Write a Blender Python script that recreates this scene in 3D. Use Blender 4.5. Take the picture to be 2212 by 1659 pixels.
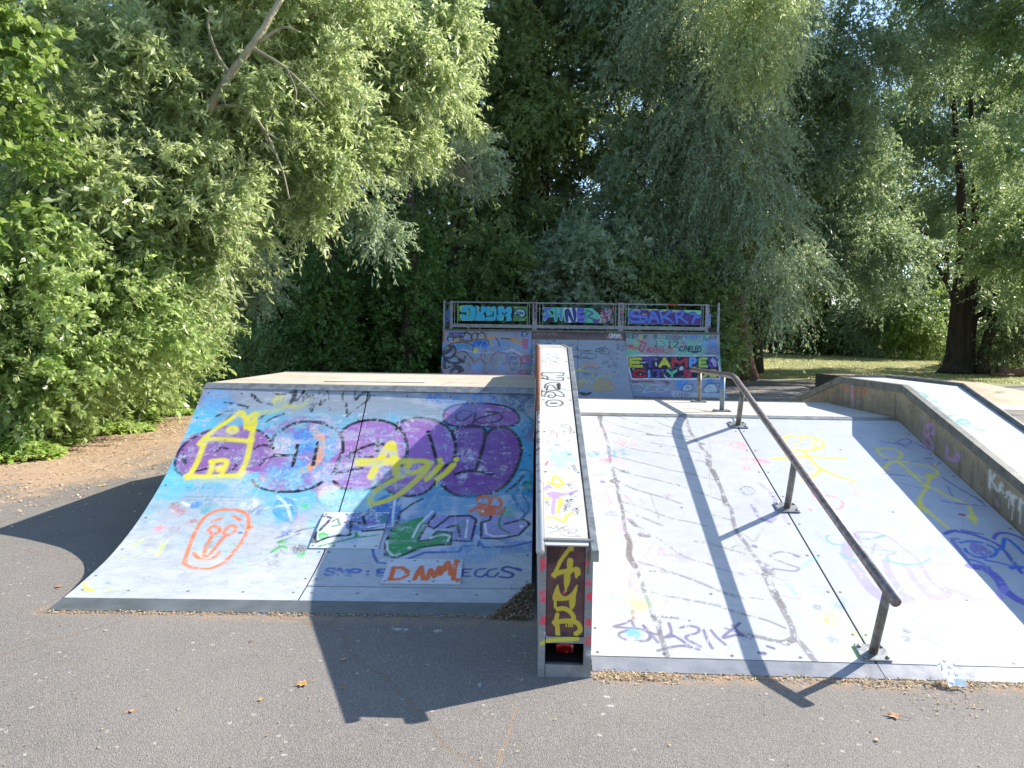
import bpy, math, random
import numpy as np
from mathutils import Vector, Matrix

random.seed(7)
SC = bpy.context.scene
for o in list(bpy.data.objects):
    bpy.data.objects.remove(o)

# ---------------------------------------------------------------- camera
EYE = np.array([0.0, 0.0, 1.6])
FPX = 1580.0                      # focal length for a frame 2212 wide
_p = math.atan((829.5 - 727.0) / FPX)
_y = math.atan((1155.0 - 1106.0) / FPX)
_fw = np.array([-math.sin(_y) * math.cos(_p), math.cos(_y) * math.cos(_p), -math.sin(_p)])
_r0 = np.cross(_fw, [0, 0, 1.0]); _r0 /= np.linalg.norm(_r0)
_u0 = np.cross(_r0, _fw)
ROLL = 0.014
_r = math.cos(ROLL) * _r0 + math.sin(ROLL) * _u0
_u = -math.sin(ROLL) * _r0 + math.cos(ROLL) * _u0
cd = bpy.data.cameras.new('camera')
cam = bpy.data.objects.new('camera', cd)
SC.collection.objects.link(cam)
M = Matrix(((_r[0], _u[0], -_fw[0], EYE[0]), (_r[1], _u[1], -_fw[1], EYE[1]),
            (_r[2], _u[2], -_fw[2], EYE[2]), (0, 0, 0, 1)))
cam.matrix_world = M
cd.sensor_width = 36.0
cd.lens = FPX / 2212.0 * 36.0
cd.clip_start = 0.05
cd.clip_end = 2000.0
SC.camera = cam

# ---------------------------------------------------------------- light
SUN_EL, SUN_AZ = math.radians(36.0), math.radians(64.0)   # azimuth from +Y towards +X
sd = np.array([math.sin(SUN_AZ) * math.cos(SUN_EL), math.cos(SUN_AZ) * math.cos(SUN_EL), math.sin(SUN_EL)])
w = bpy.data.worlds.new('World'); SC.world = w; w.use_nodes = True
nt = w.node_tree; nt.nodes.clear()
_sky = nt.nodes.new('ShaderNodeTexSky'); _sky.sky_type = 'NISHITA'; _sky.sun_disc = False
_sky.sun_elevation = SUN_EL; _sky.sun_rotation = SUN_AZ
_sky.air_density = 1.0; _sky.dust_density = 0.3; _sky.ozone_density = 2.0
_bg = nt.nodes.new('ShaderNodeBackground'); _bg.inputs[1].default_value = 0.135
_wo = nt.nodes.new('ShaderNodeOutputWorld')
nt.links.new(_sky.outputs[0], _bg.inputs[0]); nt.links.new(_bg.outputs[0], _wo.inputs[0])
_sl = bpy.data.lights.new('sun', 'SUN'); _sl.energy = 5.0; _sl.angle = math.radians(0.53)
_sl.color = (1.0, 0.94, 0.84)
_so = bpy.data.objects.new('sun', _sl); SC.collection.objects.link(_so)
_so.rotation_euler = Vector((-sd[0], -sd[1], -sd[2])).to_track_quat('-Z', 'Y').to_euler()
_so.location = (20, 10, 20)
SC.view_settings.view_transform = 'Standard'
SC.view_settings.look = 'None'
SC.view_settings.exposure = 1.05
SC.view_settings.gamma = 1.0
SC.render.engine = 'CYCLES'
SC.cycles.max_bounces = 8
SC.cycles.transparent_max_bounces = 8

# ---------------------------------------------------------------- photo <-> place
def project(P):
    v = np.asarray(P, float) - EYE
    z = v @ _fw
    return np.stack([1106 + FPX * (v @ _r) / z, 829.5 - FPX * (v @ _u) / z], -1)
def ray(x, y):
    return _fw + _r * (x - 1106) / FPX - _u * (y - 829.5) / FPX
def onz(x, y, z=0.0):
    d = ray(x, y); return EYE + d * ((z - EYE[2]) / d[2])
def onx(x, y, X):
    d = ray(x, y); return EYE + d * (X / d[0])
def ony(x, y, Y):
    d = ray(x, y); return EYE + d * (Y / d[1])

# ---------------------------------------------------------------- object helpers
COL = SC.collection
def setp(o, label=None, cat=None, group=None, kind=None):
    if label: o['label'] = label
    if cat: o['category'] = cat
    if group: o['group'] = group
    if kind: o['kind'] = kind
    return o
def empty(name, loc, label, cat, group=None):
    o = bpy.data.objects.new(name, None); COL.objects.link(o)
    o.location = loc; o.empty_display_size = 0.2
    return setp(o, label, cat, group)
def link(name, me, mat=None, parent=None, smooth=False):
    o = bpy.data.objects.new(name, me); COL.objects.link(o)
    for m in (mat if isinstance(mat, (list, tuple)) else [mat]):
        if m: me.materials.append(m)
    if smooth:
        me.polygons.foreach_set('use_smooth', np.ones(len(me.polygons), bool))
    if parent is not None:
        o.parent = parent
        o.matrix_parent_inverse = Matrix.Translation(-Vector(parent.location))
        if parent.parent is not None:
            o.matrix_parent_inverse = Matrix.Identity(4)
    return o
def mesh_np(name, V, F):
    V = np.asarray(V, np.float32); F = np.asarray(F, np.int32)
    me = bpy.data.meshes.new(name); k = F.shape[1]
    me.vertices.add(len(V)); me.vertices.foreach_set('co', V.ravel())
    me.loops.add(F.size); me.loops.foreach_set('vertex_index', F.ravel())
    me.polygons.add(len(F)); me.polygons.foreach_set('loop_start', np.arange(0, F.size, k, dtype=np.int32))
    me.polygons.foreach_set('loop_total', np.full(len(F), k, np.int32))
    me.update(calc_edges=True); me.validate()
    return me
class MB:
    """collects shapes for one mesh"""
    def __init__(s): s.v = []; s.f = []; s.m = []
    def add(s, vs, fs, m=0):
        b = len(s.v); s.v += [tuple(map(float, p)) for p in vs]
        s.f += [tuple(b + i for i in f) for f in fs]; s.m += [m] * len(fs); return s
    def box(s, x0, x1, y0, y1, z0, z1, m=0):
        return s.add([(x0,y0,z0),(x1,y0,z0),(x1,y1,z0),(x0,y1,z0),(x0,y0,z1),(x1,y0,z1),(x1,y1,z1),(x0,y1,z1)],
                     [(0,3,2,1),(4,5,6,7),(0,1,5,4),(1,2,6,5),(2,3,7,6),(3,0,4,7)], m)
    def hexa(s, a, m=0):           # eight corners, bottom four then top four
        return s.add(a, [(0,3,2,1),(4,5,6,7),(0,1,5,4),(1,2,6,5),(2,3,7,6),(3,0,4,7)], m)
    def prism(s, prof, x0, x1, m=0):   # polygon in (y,z) extruded along x
        n = len(prof)
        vs = [(x0, p[0], p[1]) for p in prof] + [(x1, p[0], p[1]) for p in prof]
        fs = [tuple(range(n)), tuple(range(2*n-1, n-1, -1))]
        fs += [((i+1) % n, i, n+i, n+(i+1) % n) for i in range(n)]
        return s.add(vs, fs, m)
    def tube(s, pts, r, n=12, m=0, cap=True):
        pts = [Vector(p) for p in pts]; rs = r if isinstance(r, (list, tuple)) else [r]*len(pts)
        vs = []; up0 = None
        for i, p in enumerate(pts):
            if i == 0: t = pts[1]-p
            elif i == len(pts)-1: t = p-pts[i-1]
            else: t = (pts[i+1]-p).normalized() + (p-pts[i-1]).normalized()
            t.normalize()
            if up0 is None:
                up0 = Vector((0,0,1)) if abs(t.z) < .9 else Vector((1,0,0))
            a = t.cross(up0).normalized(); b = a.cross(t).normalized(); up0 = b
            sc = 1.0
            if 0 < i < len(pts)-1:
                c = (pts[i+1]-p).normalized().dot((p-pts[i-1]).normalized())
                sc = 1.0
            for k in range(n):
                an = 2*math.pi*k/n
                vs.append(p + (a*math.cos(an) + b*math.sin(an))*rs[i]*sc)
        fs = []
        for i in range(len(pts)-1):
            for k in range(n):
                fs.append((i*n+k, i*n+(k+1) % n, (i+1)*n+(k+1) % n, (i+1)*n+k))
        if cap:
            fs.append(tuple(range(n-1, -1, -1))); b0 = (len(pts)-1)*n
            fs.append(tuple(range(b0, b0+n)))
        return s.add(vs, fs, m)
    def build(s, name, mat, parent=None, smooth=False, bevel=0.0, auto=False):
        me = bpy.data.meshes.new(name)
        me.from_pydata(s.v, [], s.f)
        me.polygons.foreach_set('material_index', s.m)
        me.update()
        o = link(name, me, mat, parent, smooth)
        if bevel:
            b = o.modifiers.new('bevel', 'BEVEL'); b.width = bevel; b.segments = 2; b.limit_method = 'ANGLE'
        return o

# ---------------------------------------------------------------- numpy noise + paint canvas
RNG = np.random.default_rng(11)
def vnoise(H, W, cy, cx, rng=RNG):
    gh, gw = max(2, int(H/cy)+3), max(2, int(W/cx)+3)
    g = rng.random((gh, gw)).astype(np.float32)
    y = np.arange(H)/cy; x = np.arange(W)/cx
    yi = y.astype(int); xi = x.astype(int); fy = y-yi; fx = x-xi
    fy = (fy*fy*(3-2*fy))[:, None]; fx = (fx*fx*(3-2*fx))[None]
    a = g[yi][:, xi]; b = g[yi][:, xi+1]; c = g[yi+1][:, xi]; d = g[yi+1][:, xi+1]
    return (a*(1-fx)+b*fx)*(1-fy)+(c*(1-fx)+d*fx)*fy
def fbm(H, W, cy, cx=None, octv=4):
    cx = cx or cy; s = np.zeros((H, W), np.float32); a = 1.0; t = 0
    for i in range(octv):
        s += a*vnoise(H, W, max(1.0, cy), max(1.0, cx)); t += a; a *= .6; cy /= 2; cx /= 2
    return s/t
def sst(a, b, x):
    t = np.clip((x-a)/(b-a), 0, 1); return t*t*(3-2*t)
def lin(c):
    c = np.array(c, float)/255.0
    return np.where(c <= .04045, c/12.92, ((c+.055)/1.055)**2.4)

GLY = {  # stroke letters on a 4 x 6 grid
'A':[[(0,0),(2,6),(4,0)],[(1,2),(3,2)]],'B':[[(0,0),(0,6),(3,6),(3.6,5),(3,3.3),(0,3.2)],[(3,3.2),(4,1.8),(3,0),(0,0)]],
'C':[[(4,5),(3,6),(1,6),(0,4.5),(0,1.5),(1,0),(3,0),(4,1)]],'D':[[(0,0),(0,6),(2.5,6),(4,4),(4,2),(2.5,0),(0,0)]],
'E':[[(4,6),(0,6),(0,0),(4,0)],[(0,3),(3,3)]],'F':[[(4,6),(0,6),(0,0)],[(0,3),(3,3)]],
'G':[[(4,5),(3,6),(1,6),(0,4.5),(0,1.5),(1,0),(3,0),(4,1),(4,3),(2.3,3)]],'H':[[(0,0),(0,6)],[(4,0),(4,6)],[(0,3),(4,3)]],
'I':[[(2,0),(2,6)]],'i':[[(2,0),(2,3.8)],[(2,5.4),(2,5.5)]],'J':[[(3,6),(3,1),(2,0),(.5,.6)]],'K':[[(0,0),(0,6)],[(4,6),(0,2.6)],[(1.2,3.4),(4,0)]],
'L':[[(0,6),(0,0),(4,0)]],'M':[[(0,0),(0,6),(2,2.5),(4,6),(4,0)]],'N':[[(0,0),(0,6),(4,0),(4,6)]],
'O':[[(1,0),(0,1.5),(0,4.5),(1,6),(3,6),(4,4.5),(4,1.5),(3,0),(1,0)]],'P':[[(0,0),(0,6),(3,6),(4,4.7),(3,3),(0,3)]],
'R':[[(0,0),(0,6),(3,6),(4,4.7),(3,3),(0,3)],[(1.5,3),(4,0)]],'S':[[(4,5),(3,6),(1,6),(0,5),(.6,3.5),(3.4,2.6),(4,1.2),(3,0),(1,0),(0,1)]],
'T':[[(0,6),(4,6)],[(2,6),(2,0)]],'U':[[(0,6),(0,1.5),(1,0),(3,0),(4,1.5),(4,6)]],'V':[[(0,6),(2,0),(4,6)]],
'W':[[(0,6),(1,0),(2,4),(3,0),(4,6)]],'X':[[(0,0),(4,6)],[(0,6),(4,0)]],'Y':[[(0,6),(2,3),(4,6)],[(2,3),(2,0)]],
'Z':[[(0,6),(4,6),(0,0),(4,0)]],'1':[[(1,4.8),(2,6),(2,0)],[(.8,0),(3.2,0)]],'2':[[(0,5),(1,6),(3,6),(4,4.6),(0,0),(4,0)]],
'3':[[(0,5.4),(1.5,6),(3.5,5.4),(3,3.6),(1.5,3.1)],[(3,3.2),(4,1.6),(2.6,0),(0,.5)]],'4':[[(3,0),(3,6),(0,2),(4,2)]],
'e':[[(0,2),(4,2.4),(3.4,4),(1.2,4),(0,2.4),(.6,.3),(2.4,0),(4,.8)]],'n':[[(0,0),(0,4)],[(0,3),(2,4.2),(4,3),(4,0)]],
':':[[(2,1),(2,1.1)],[(2,4),(2,4.1)]],'.':[[(2,.1),(2,.2)]],' ':[]}

class Canvas:
    """paint on a gridded surface P[H,W,3]; strokes come in metres along the surface"""
    def __init__(s, P, cell, base=(200,203,206)):
        s.P = P; s.cell = cell; s.H, s.W = P.shape[:2]
        s.C = np.ones((s.H, s.W, 3), np.float32)*lin(base).astype(np.float32)
        s.uv = project(P)
        s.wear = fbm(s.H, s.W, .10/cell, .10/cell, 5)*.5 + fbm(s.H, s.W, .03/cell, .02/cell, 3)*.5
        s.fine = RNG.random((s.H, s.W)).astype(np.float32)
        s.org = (0, 0, 1.0)
    def at(s, x, y):               # crop pixel -> grid coordinates (fractional)
        X = (s.org[0] + x*s.org[2])*0.540039; Y = (s.org[1] + y*s.org[2])*0.540039
        st = 8
        d = (s.uv[::st, ::st, 0]-X)**2+(s.uv[::st, ::st, 1]-Y)**2
        i, j = np.unravel_index(np.argmin(d), d.shape); i *= st; j *= st
        i0, i1, j0, j1 = max(0, i-10), min(s.H, i+11), max(0, j-10), min(s.W, j+11)
        d = (s.uv[i0:i1, j0:j1, 0]-X)**2+(s.uv[i0:i1, j0:j1, 1]-Y)**2
        a, b = np.unravel_index(np.argmin(d), d.shape); i, j = i0+a, j0+b
        ii, jj = min(max(i, 1), s.H-2), min(max(j, 1), s.W-2)
        gj = (s.uv[ii, jj+1]-s.uv[ii, jj-1])/2; gi = (s.uv[ii+1, jj]-s.uv[ii-1, jj])/2
        r = np.array([X, Y])-s.uv[ii, jj]
        det = gj[0]*gi[1]-gj[1]*gi[0]
        if abs(det) < 1e-6: return (jj, ii)
        dj = (r[0]*gi[1]-r[1]*gi[0])/det; di = (gj[0]*r[1]-gj[1]*r[0])/det
        return (jj+dj, ii+di)
    @staticmethod
    def smooth(p, closed=False, n=6):
        p = np.array(p, float)
        if len(p) < 3: return p
        if closed: q = np.vstack([p[-1], p, p[0], p[1]])
        else: q = np.vstack([2*p[0]-p[1], p, 2*p[-1]-p[-2]])
        out = []
        for i in range(1, len(q)-2):
            for t in np.linspace(0, 1, n, endpoint=False):
                a, b, c, d = q[i-1], q[i], q[i+1], q[i+2]
                out.append(.5*((2*b)+(-a+c)*t+(2*a-5*b+4*c-d)*t*t+(-a+3*b-3*c+d)*t**3))
        out.append(q[-2])
        return np.array(out)
    def mask_line(s, G, r, soft):
        """G grid polyline, r radius in cells"""
        m = np.zeros((s.H, s.W), np.float32); R = r+soft+1.5
        for a, b in zip(G[:-1], G[1:]):
            x0, x1 = int(max(0, min(a[0], b[0])-R)), int(min(s.W, max(a[0], b[0])+R+1))
            y0, y1 = int(max(0, min(a[1], b[1])-R)), int(min(s.H, max(a[1], b[1])+R+1))
            if x1 <= x0 or y1 <= y0: continue
            yy, xx = np.mgrid[y0:y1, x0:x1].astype(np.float32)
            d = b-a; L = max(1e-6, d@d)
            t = np.clip(((xx-a[0])*d[0]+(yy-a[1])*d[1])/L, 0, 1)
            q = np.hypot(xx-a[0]-t*d[0], yy-a[1]-t*d[1])
            v = 1-sst(r-.5-soft*.5, r+.6+soft, q)
            np.maximum(m[y0:y1, x0:x1], v, out=m[y0:y1, x0:x1])
        return m
    def blend(s, m, col, op=1.0, wear=0.0):
        if wear > 0:
            k = sst(.30+wear*.38-.06, .30+wear*.38+.03, s.wear+(s.fine-.5)*.18)
            m = m*k
        m = (m*op)[..., None]
        s.C = s.C*(1-m)+lin(col).astype(np.float32)*m
    def line(s, pts, col, r=.008, op=1.0, wear=0.0, soft=0.0, smooth=True, closed=False, grid=False):
        G = np.array(pts, float) if grid else np.array([s.at(*p) for p in pts])
        if len(G) == 1: G = np.vstack([G, G+.01])
        if smooth: G = s.smooth(G, closed)
        elif closed: G = np.vstack([G, G[:1]])
        s.blend(s.mask_line(G, r/s.cell, soft/s.cell), col, op, wear)
    def lines(s, L, col, **k):
        for p in L: s.line(p, col, **k)
    def mask_poly(s, G, blur=1):
        m = np.zeros((s.H, s.W), bool)
        x0, x1 = int(max(0, G[:, 0].min())), int(min(s.W, G[:, 0].max()+2))
        y0, y1 = int(max(0, G[:, 1].min())), int(min(s.H, G[:, 1].max()+2))
        if x1 > x0 and y1 > y0:
            yy, xx = np.mgrid[y0:y1, x0:x1].astype(np.float32); ins = np.zeros(xx.shape, bool)
            n = len(G)
            for i in range(n):
                a, b = G[i], G[(i+1) % n]
                if a[1] == b[1]: continue
                c = ((a[1] > yy) != (b[1] > yy)) & (xx < (b[0]-a[0])*(yy-a[1])/(b[1]-a[1])+a[0])
                ins ^= c
            m[y0:y1, x0:x1] = ins
        m = m.astype(np.float32)
        for _ in range(int(blur)):
            p = np.pad(m, 1, mode='edge')
            m = (p[:-2, 1:-1]+p[2:, 1:-1]+p[1:-1, :-2]+p[1:-1, 2:]+2*p[1:-1, 1:-1])/6
        return m
    def poly(s, pts, col, op=1.0, wear=0.0, smooth=True, blur=1, tex=0.0):
        G = np.array([s.at(*p) for p in pts])
        if smooth: G = s.smooth(G, True)
        m = s.mask_poly(G, blur)
        if tex: m = m*(1-tex*fbm(s.H, s.W, .15/s.cell))
        s.blend(m, col, op, wear)
    def blob(s, x, y, r, col, op=.6, wear=.5, soft=None, sx=1.0, sy=1.0):
        g = s.at(x, y); yy, xx = np.mgrid[0:s.H, 0:s.W].astype(np.float32)
        q = np.hypot((xx-g[0])/sx, (yy-g[1])/sy)*s.cell/r + (s.wear-.5)*.9
        s.blend(1-sst(.55, 1.1, q), col, op, wear)
    def text(s, txt, p0, p1, up, col, r=.006, gap=1.35, op=1.0, wear=0.0, outline=None, fill2=None, soft=0.0, jit=0.0):
        """baseline p0->p1 and up vector in crop pixels; optional outline (colour, extra radius)"""
        p0 = np.array(p0, float); p1 = np.array(p1, float); up = np.array(up, float)
        n = len(txt); adv = (p1-p0)/n; wv = adv/gap
        todo = []
        for k, ch in enumerate(txt):
            for st in GLY.get(ch, []):
                pts = [p0+adv*k+wv*(a/4)+up*(b/6)+np.array([random.uniform(-1, 1), random.uniform(-1, 1)])*jit for a, b in st]
                todo.append((k, pts))
        if outline:
            for k, pts in todo: s.line(pts, outline[0], r=r+outline[1], op=op, wear=wear, smooth=False)
        for k, pts in todo:
            c = col[k % len(col)] if isinstance(col, list) else col
            s.line(pts, c, r=r, op=op, wear=wear, smooth=False, soft=soft)
    def grime(s, k=.10, col=(120,115,108), scale=.3):
        a = fbm(s.H, s.W, scale/s.cell, scale/s.cell, 5)
        b = fbm(s.H, s.W, .02/s.cell, .25/s.cell, 3)
        m = np.clip(sst(.42, .75, a)*.7+sst(.55, .8, b)*.6, 0, 1)*k
        s.C = s.C*(1-m[..., None])+lin(col).astype(np.float32)*m[..., None]
    def scuffs(s, n, col, L=(.03, .12), r=.003, op=.5, region=None, ang=None):
        x0, x1, y0, y1 = region or (0, 1, 0, 1)
        for _ in range(n):
            x = random.uniform(x0, x1)*s.W; y = random.uniform(y0, y1)*s.H
            an = random.uniform(0, math.pi) if ang is None else random.gauss(ang, .3); l = random.uniform(*L)/s.cell
            s.line([(x, y), (x+math.cos(an)*l, y+math.sin(an)*l)], col, r=r*random.uniform(.6, 1.5), op=op*random.random(), wear=.4, grid=True, smooth=False)
    def flecks(s, n, cols, size=.02, region=None, op=.8, wear=.55):
        x0, x1, y0, y1 = region or (0, 1, 0, 1)
        for _ in range(n):
            x = random.uniform(x0, x1)*s.W; y = random.uniform(y0, y1)*s.H
            l = random.uniform(.4, 2.5)*size/s.cell; an = random.gauss(0, .5)
            s.line([(x-l*math.cos(an), y-l*math.sin(an)), (x+l*math.cos(an), y+l*math.sin(an))], random.choice(cols),
                   r=size*random.uniform(.3, 1.0), op=op*random.uniform(.4, 1), wear=wear, grid=True, smooth=False)
    def screws(s, xs, ys):
        for x in xs:
            for y in ys:
                s.line([(x*(s.W-1), y*(s.H-1))], (46,46,48), r=.0085, grid=True, smooth=False, op=.85)
    def build(s, name, mat, parent=None, thick=.012):
        H, W = s.H, s.W; P = s.P.reshape(-1, 3)
        idx = np.arange(H*W).reshape(H, W)
        F = np.stack([idx[:-1, :-1], idx[:-1, 1:], idx[1:, 1:], idx[1:, :-1]], -1).reshape(-1, 4)
        n = np.cross(s.P[0, 1]-s.P[0, 0], s.P[1, 0]-s.P[0, 0])
        # face outwards (towards sky/camera)
        c = s.P[H//2, W//2]
        nn = np.cross(s.P[H//2, W//2+1]-c, s.P[H//2+1, W//2]-c)
        flip = nn @ (EYE-c) < 0
        if flip: F = F[:, ::-1]
        du = np.gradient(s.P, axis=1); dv = np.gradient(s.P, axis=0)
        N = np.cross(du, dv); N /= np.linalg.norm(N, axis=-1, keepdims=True)+1e-9
        if flip: N = -N
        loop = np.concatenate([idx[0, :], idx[1:, -1], idx[-1, -2::-1], idx[-2:0:-1, 0]])
        B = P[loop]-N.reshape(-1, 3)[loop]*thick
        k = len(loop); b0 = H*W
        i = np.arange(k); j = (i+1) % k
        S = np.stack([loop[i], b0+i, b0+j, loop[j]], -1)
        if flip: S = S[:, ::-1]
        V = np.vstack([P, B]); C = np.vstack([s.C.reshape(-1, 3), s.C.reshape(-1, 3)[loop]*.5])
        me = mesh_np(name, V, np.vstack([F, S]))
        ca = me.color_attributes.new('paint', 'FLOAT_COLOR', 'POINT')
        ca.data.foreach_set('color', np.hstack([C, np.ones((len(C), 1))]).astype(np.float32).ravel())
        me.polygons.foreach_set('use_smooth', np.ones(len(me.polygons), bool))
        o = link(name, me, mat, parent)
        me.set_sharp_from_angle(angle=0.6)
        return o
def grid(fn, nu, nv):
    """fn(u,v) arrays -> P"""
    u, v = np.meshgrid(np.linspace(0, 1, nu), np.linspace(0, 1, nv))
    return fn(u, v)
def bil(a, b, c, d, cell):
    """flat grid: a top-left, b top-right, c bottom-right, d bottom-left"""
    a, b, c, d = map(lambda q: np.array(q, float), (a, b, c, d))
    W = int(max(np.linalg.norm(b-a), np.linalg.norm(c-d))/cell)+2; H = int(max(np.linalg.norm(d-a), np.linalg.norm(c-b))/cell)+2
    def fn(u, v):
        u = u[..., None]; v = v[..., None]
        return (a*(1-u)+b*u)*(1-v)+(d*(1-u)+c*u)*v
    return grid(fn, W, H)

# ---------------------------------------------------------------- materials
def newmat(name):
    m = bpy.data.materials.new(name); m.use_nodes = True
    n = m.node_tree; b = n.nodes['Principled BSDF']; return m, n, b
def nd(n, t, **kw):
    x = n.nodes.new(t)
    for k, v in kw.items():
        if k in x.inputs: x.inputs[k].default_value = v
        else: setattr(x, k, v)
    return x
def mixc(n, fac, a, b, blend='MIX'):
    x = n.nodes.new('ShaderNodeMix'); x.data_type = 'RGBA'; x.blend_type = blend
    for s, v in ((0, fac), (6, a), (7, b)):
        if hasattr(v, 'is_linked') or isinstance(v, bpy.types.NodeSocket): n.links.new(v, x.inputs[s])
        else: x.inputs[s].default_value = v if not isinstance(v, tuple) else (*v, 1)
    return x.outputs[2]
def ramp(n, src, a, b, lo=0.0, hi=1.0):
    x = n.nodes.new('ShaderNodeMapRange'); x.inputs[1].default_value = a; x.inputs[2].default_value = b
    x.inputs[3].default_value = lo; x.inputs[4].default_value = hi
    n.links.new(src, x.inputs[0]); return x.outputs[0]
def pos(n, scale=(1, 1, 1)):
    g = n.nodes.new('ShaderNodeNewGeometry'); m = n.nodes.new('ShaderNodeMapping')
    m.inputs['Scale'].default_value = scale; n.links.new(g.outputs['Position'], m.inputs[0]); return m.outputs[0]
def noise(n, sc, det=4, rough=.6, vec=None, col=False):
    x = n.nodes.new('ShaderNodeTexNoise'); x.inputs['Scale'].default_value = sc; x.inputs['Detail'].default_value = det
    x.inputs['Roughness'].default_value = rough
    n.links.new(vec if vec is not None else pos(n), x.inputs['Vector']); return x.outputs[1 if col else 0]
def bump(n, b, h, st=.3, dist=.01):
    x = n.nodes.new('ShaderNodeBump'); x.inputs['Strength'].default_value = st; x.inputs['Distance'].default_value = dist
    n.links.new(h, x.inputs['Height']); n.links.new(x.outputs[0], b.inputs['Normal'])
def L3(c): return tuple(float(v) for v in lin(c))

def m_paint(name, rough=.5):
    m, n, b = newmat(name)
    a = nd(n, 'ShaderNodeAttribute', attribute_name='paint')
    f = ramp(n, noise(n, 9, 5), .3, .7, .93, 1.05)
    mx = n.nodes.new('ShaderNodeVectorMath'); mx.operation = 'SCALE'
    n.links.new(a.outputs['Color'], mx.inputs[0]); n.links.new(f, mx.inputs['Scale'])
    n.links.new(mx.outputs[0], b.inputs['Base Color'])
    n.links.new(ramp(n, noise(n, 25, 4), .3, .7, rough-.08, rough+.12), b.inputs['Roughness'])
    b.inputs['Specular IOR Level'].default_value = .35
    bump(n, b, noise(n, 60, 3), .12, .002)
    return m
def m_basic(name, c1, c2, sc=6, rough=.6, metal=0.0, bst=.15, bs=80, aniso=(1, 1, 1), bd=.003):
    m, n, b = newmat(name)
    col = mixc(n, ramp(n, noise(n, sc, 6, .65, pos(n, aniso)), .35, .65), L3(c1), L3(c2))
    n.links.new(col, b.inputs['Base Color'])
    n.links.new(ramp(n, noise(n, sc*3, 4), .3, .7, rough-.1, rough+.1), b.inputs['Roughness'])
    b.inputs['Metallic'].default_value = metal
    bump(n, b, noise(n, bs, 3), bst, bd)
    return m
M_PAINT = m_paint('painted_panel')
M_STEEL = m_basic('galvanised_steel', (118,122,124), (160,163,163), 14, .45, .55, .1)
M_RUST = m_basic('rusty_steel', (92,62,50), (140,120,110), 22, .6, .35, .3)
M_TUBE = m_basic('worn_brown_tube', (108,94,90), (150,140,136), 26, .40, .5, .15)
M_WPIPE = m_basic('worn_white_pipe', (120,84,66), (185,182,178), 9, .5, .2, .3, 90, (1, 1, 1))
M_PLATE = m_basic('threshold_plate', (92,98,102), (112,118,122), 5, .45, .25, .08)
M_PLATE2 = m_basic('pale_threshold_plate', (128,130,136), (150,152,158), 5, .42, .25, .08)
M_PLY = m_basic('bare_plywood', (120,100,72), (150,132,100), 7, .8, 0, .2, 60, (1, 1, 3))
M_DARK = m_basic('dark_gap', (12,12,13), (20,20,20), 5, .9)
M_DECK = m_basic('sanded_deck', (168,156,140), (196,186,172), 3.2, .75, 0, .2)
# ================================================================ LEFT QUARTER PIPE
def sub(cv, i0, i1, j0, j1, shrink=0):
    c = Canvas.__new__(Canvas); c.P = cv.P[i0:i1, j0:j1]; c.C = cv.C[i0:i1, j0:j1]; c.cell = cv.cell
    c.H, c.W = c.P.shape[:2]; return c
_pl = np.array([(4.00,.004),(4.15,.020),(4.38,.055),(4.64,.108),(4.88,.188),(5.14,.305),(5.48,.505),(5.80,.755),(6.02,.945),(6.20,1.115)])
_sm = Canvas.smooth(_pl, n=12)
_al = np.concatenate([[0], np.cumsum(np.hypot(*np.diff(_sm, axis=0).T))]); _LEN = _al[-1]
def qp_pt(u, v, off=0.0):
    """u 0 left .. 1 right, v 0 top .. 1 bottom"""
    s = (1-v)*_LEN
    Y = np.interp(s, _al, _sm[:, 0]); Z = np.interp(s, _al, _sm[:, 1])
    t = (Y-4.0)/2.2
    Yr = Y+.10*(1-t)+.03*t
    XL = -2.76-.09*t; XR = .0+.0*t
    return np.stack([XL*(1-u)+XR*u, Y*(1-u)+Yr*u, Z+off], -1)
CELL = .0055
qW = int(2.8/CELL); qH = int(_LEN/CELL)
Q = Canvas(grid(qp_pt, qW, qH), CELL, (182,187,193))
iPl = int((1-.152/_LEN)*qH)            # threshold plate starts here
A = (200, 1500, .5); B = (1100, 1500, .5); Z2 = (1100, 1400, .663)
PUR, DPUR, BLK, WHT, CY, BLU, YEL, ORA, GRN = (152,84,158), (112,60,140), (26,24,34), (228,230,235), (70,180,215), (48,128,205), (235,220,40), (240,120,50), (48,160,78)
yy, xx = np.mgrid[0:Q.H, 0:Q.W].astype(np.float32); vv = yy/Q.H; uu = xx/Q.W
n1 = fbm(Q.H, Q.W, 60, 90, 5); n2 = fbm(Q.H, Q.W, 25, 30, 4)
# old layered paint, cyan sky fill and grey top band
Q.blend(sst(.02, .12, vv)*(1-sst(.40, .60, vv+(n1-.5)*.35+(.5-uu)*.06))*sst(.25, .55, n1+.15), (84,182,212), .95, .10)
Q.blend(sst(.62, .8, uu)*(1-sst(.55, .74, vv+(n1-.5)*.2)), (44,148,196), .88, .06)
Q.blend((1-sst(.06, .17, vv+(n2-.5)*.12)), (152,160,170), .9)
Q.blend((1-sst(.03, .22, vv+(n1-.5)*.2))*(1-sst(.0, .2, uu)), (120,124,160), .6, .3)
Q.blend(sst(.48, .6, n2)*sst(.35, .5, vv)*(1-sst(.6, .72, vv)), (160,172,190), .4, .4)
Q.blend(sst(.5, .62, n1)*sst(.46, .55, vv)*(1-sst(.66, .78, vv)), (150,200,212), .3, .4)
Q.org = A
Q.blob(960, 880, .20, (110,200,230), .75, .2)
Q.blob(1330, 200, .14, (90,170,225), .8, .3); Q.blob(1420, 260, .10, (60,160,220), .6, .3)
Q.blob(1200, 360, .18, (90,195,225), .7, .2)
Q.blob(1560, 420, .10, (70,170,220), .6)
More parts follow.
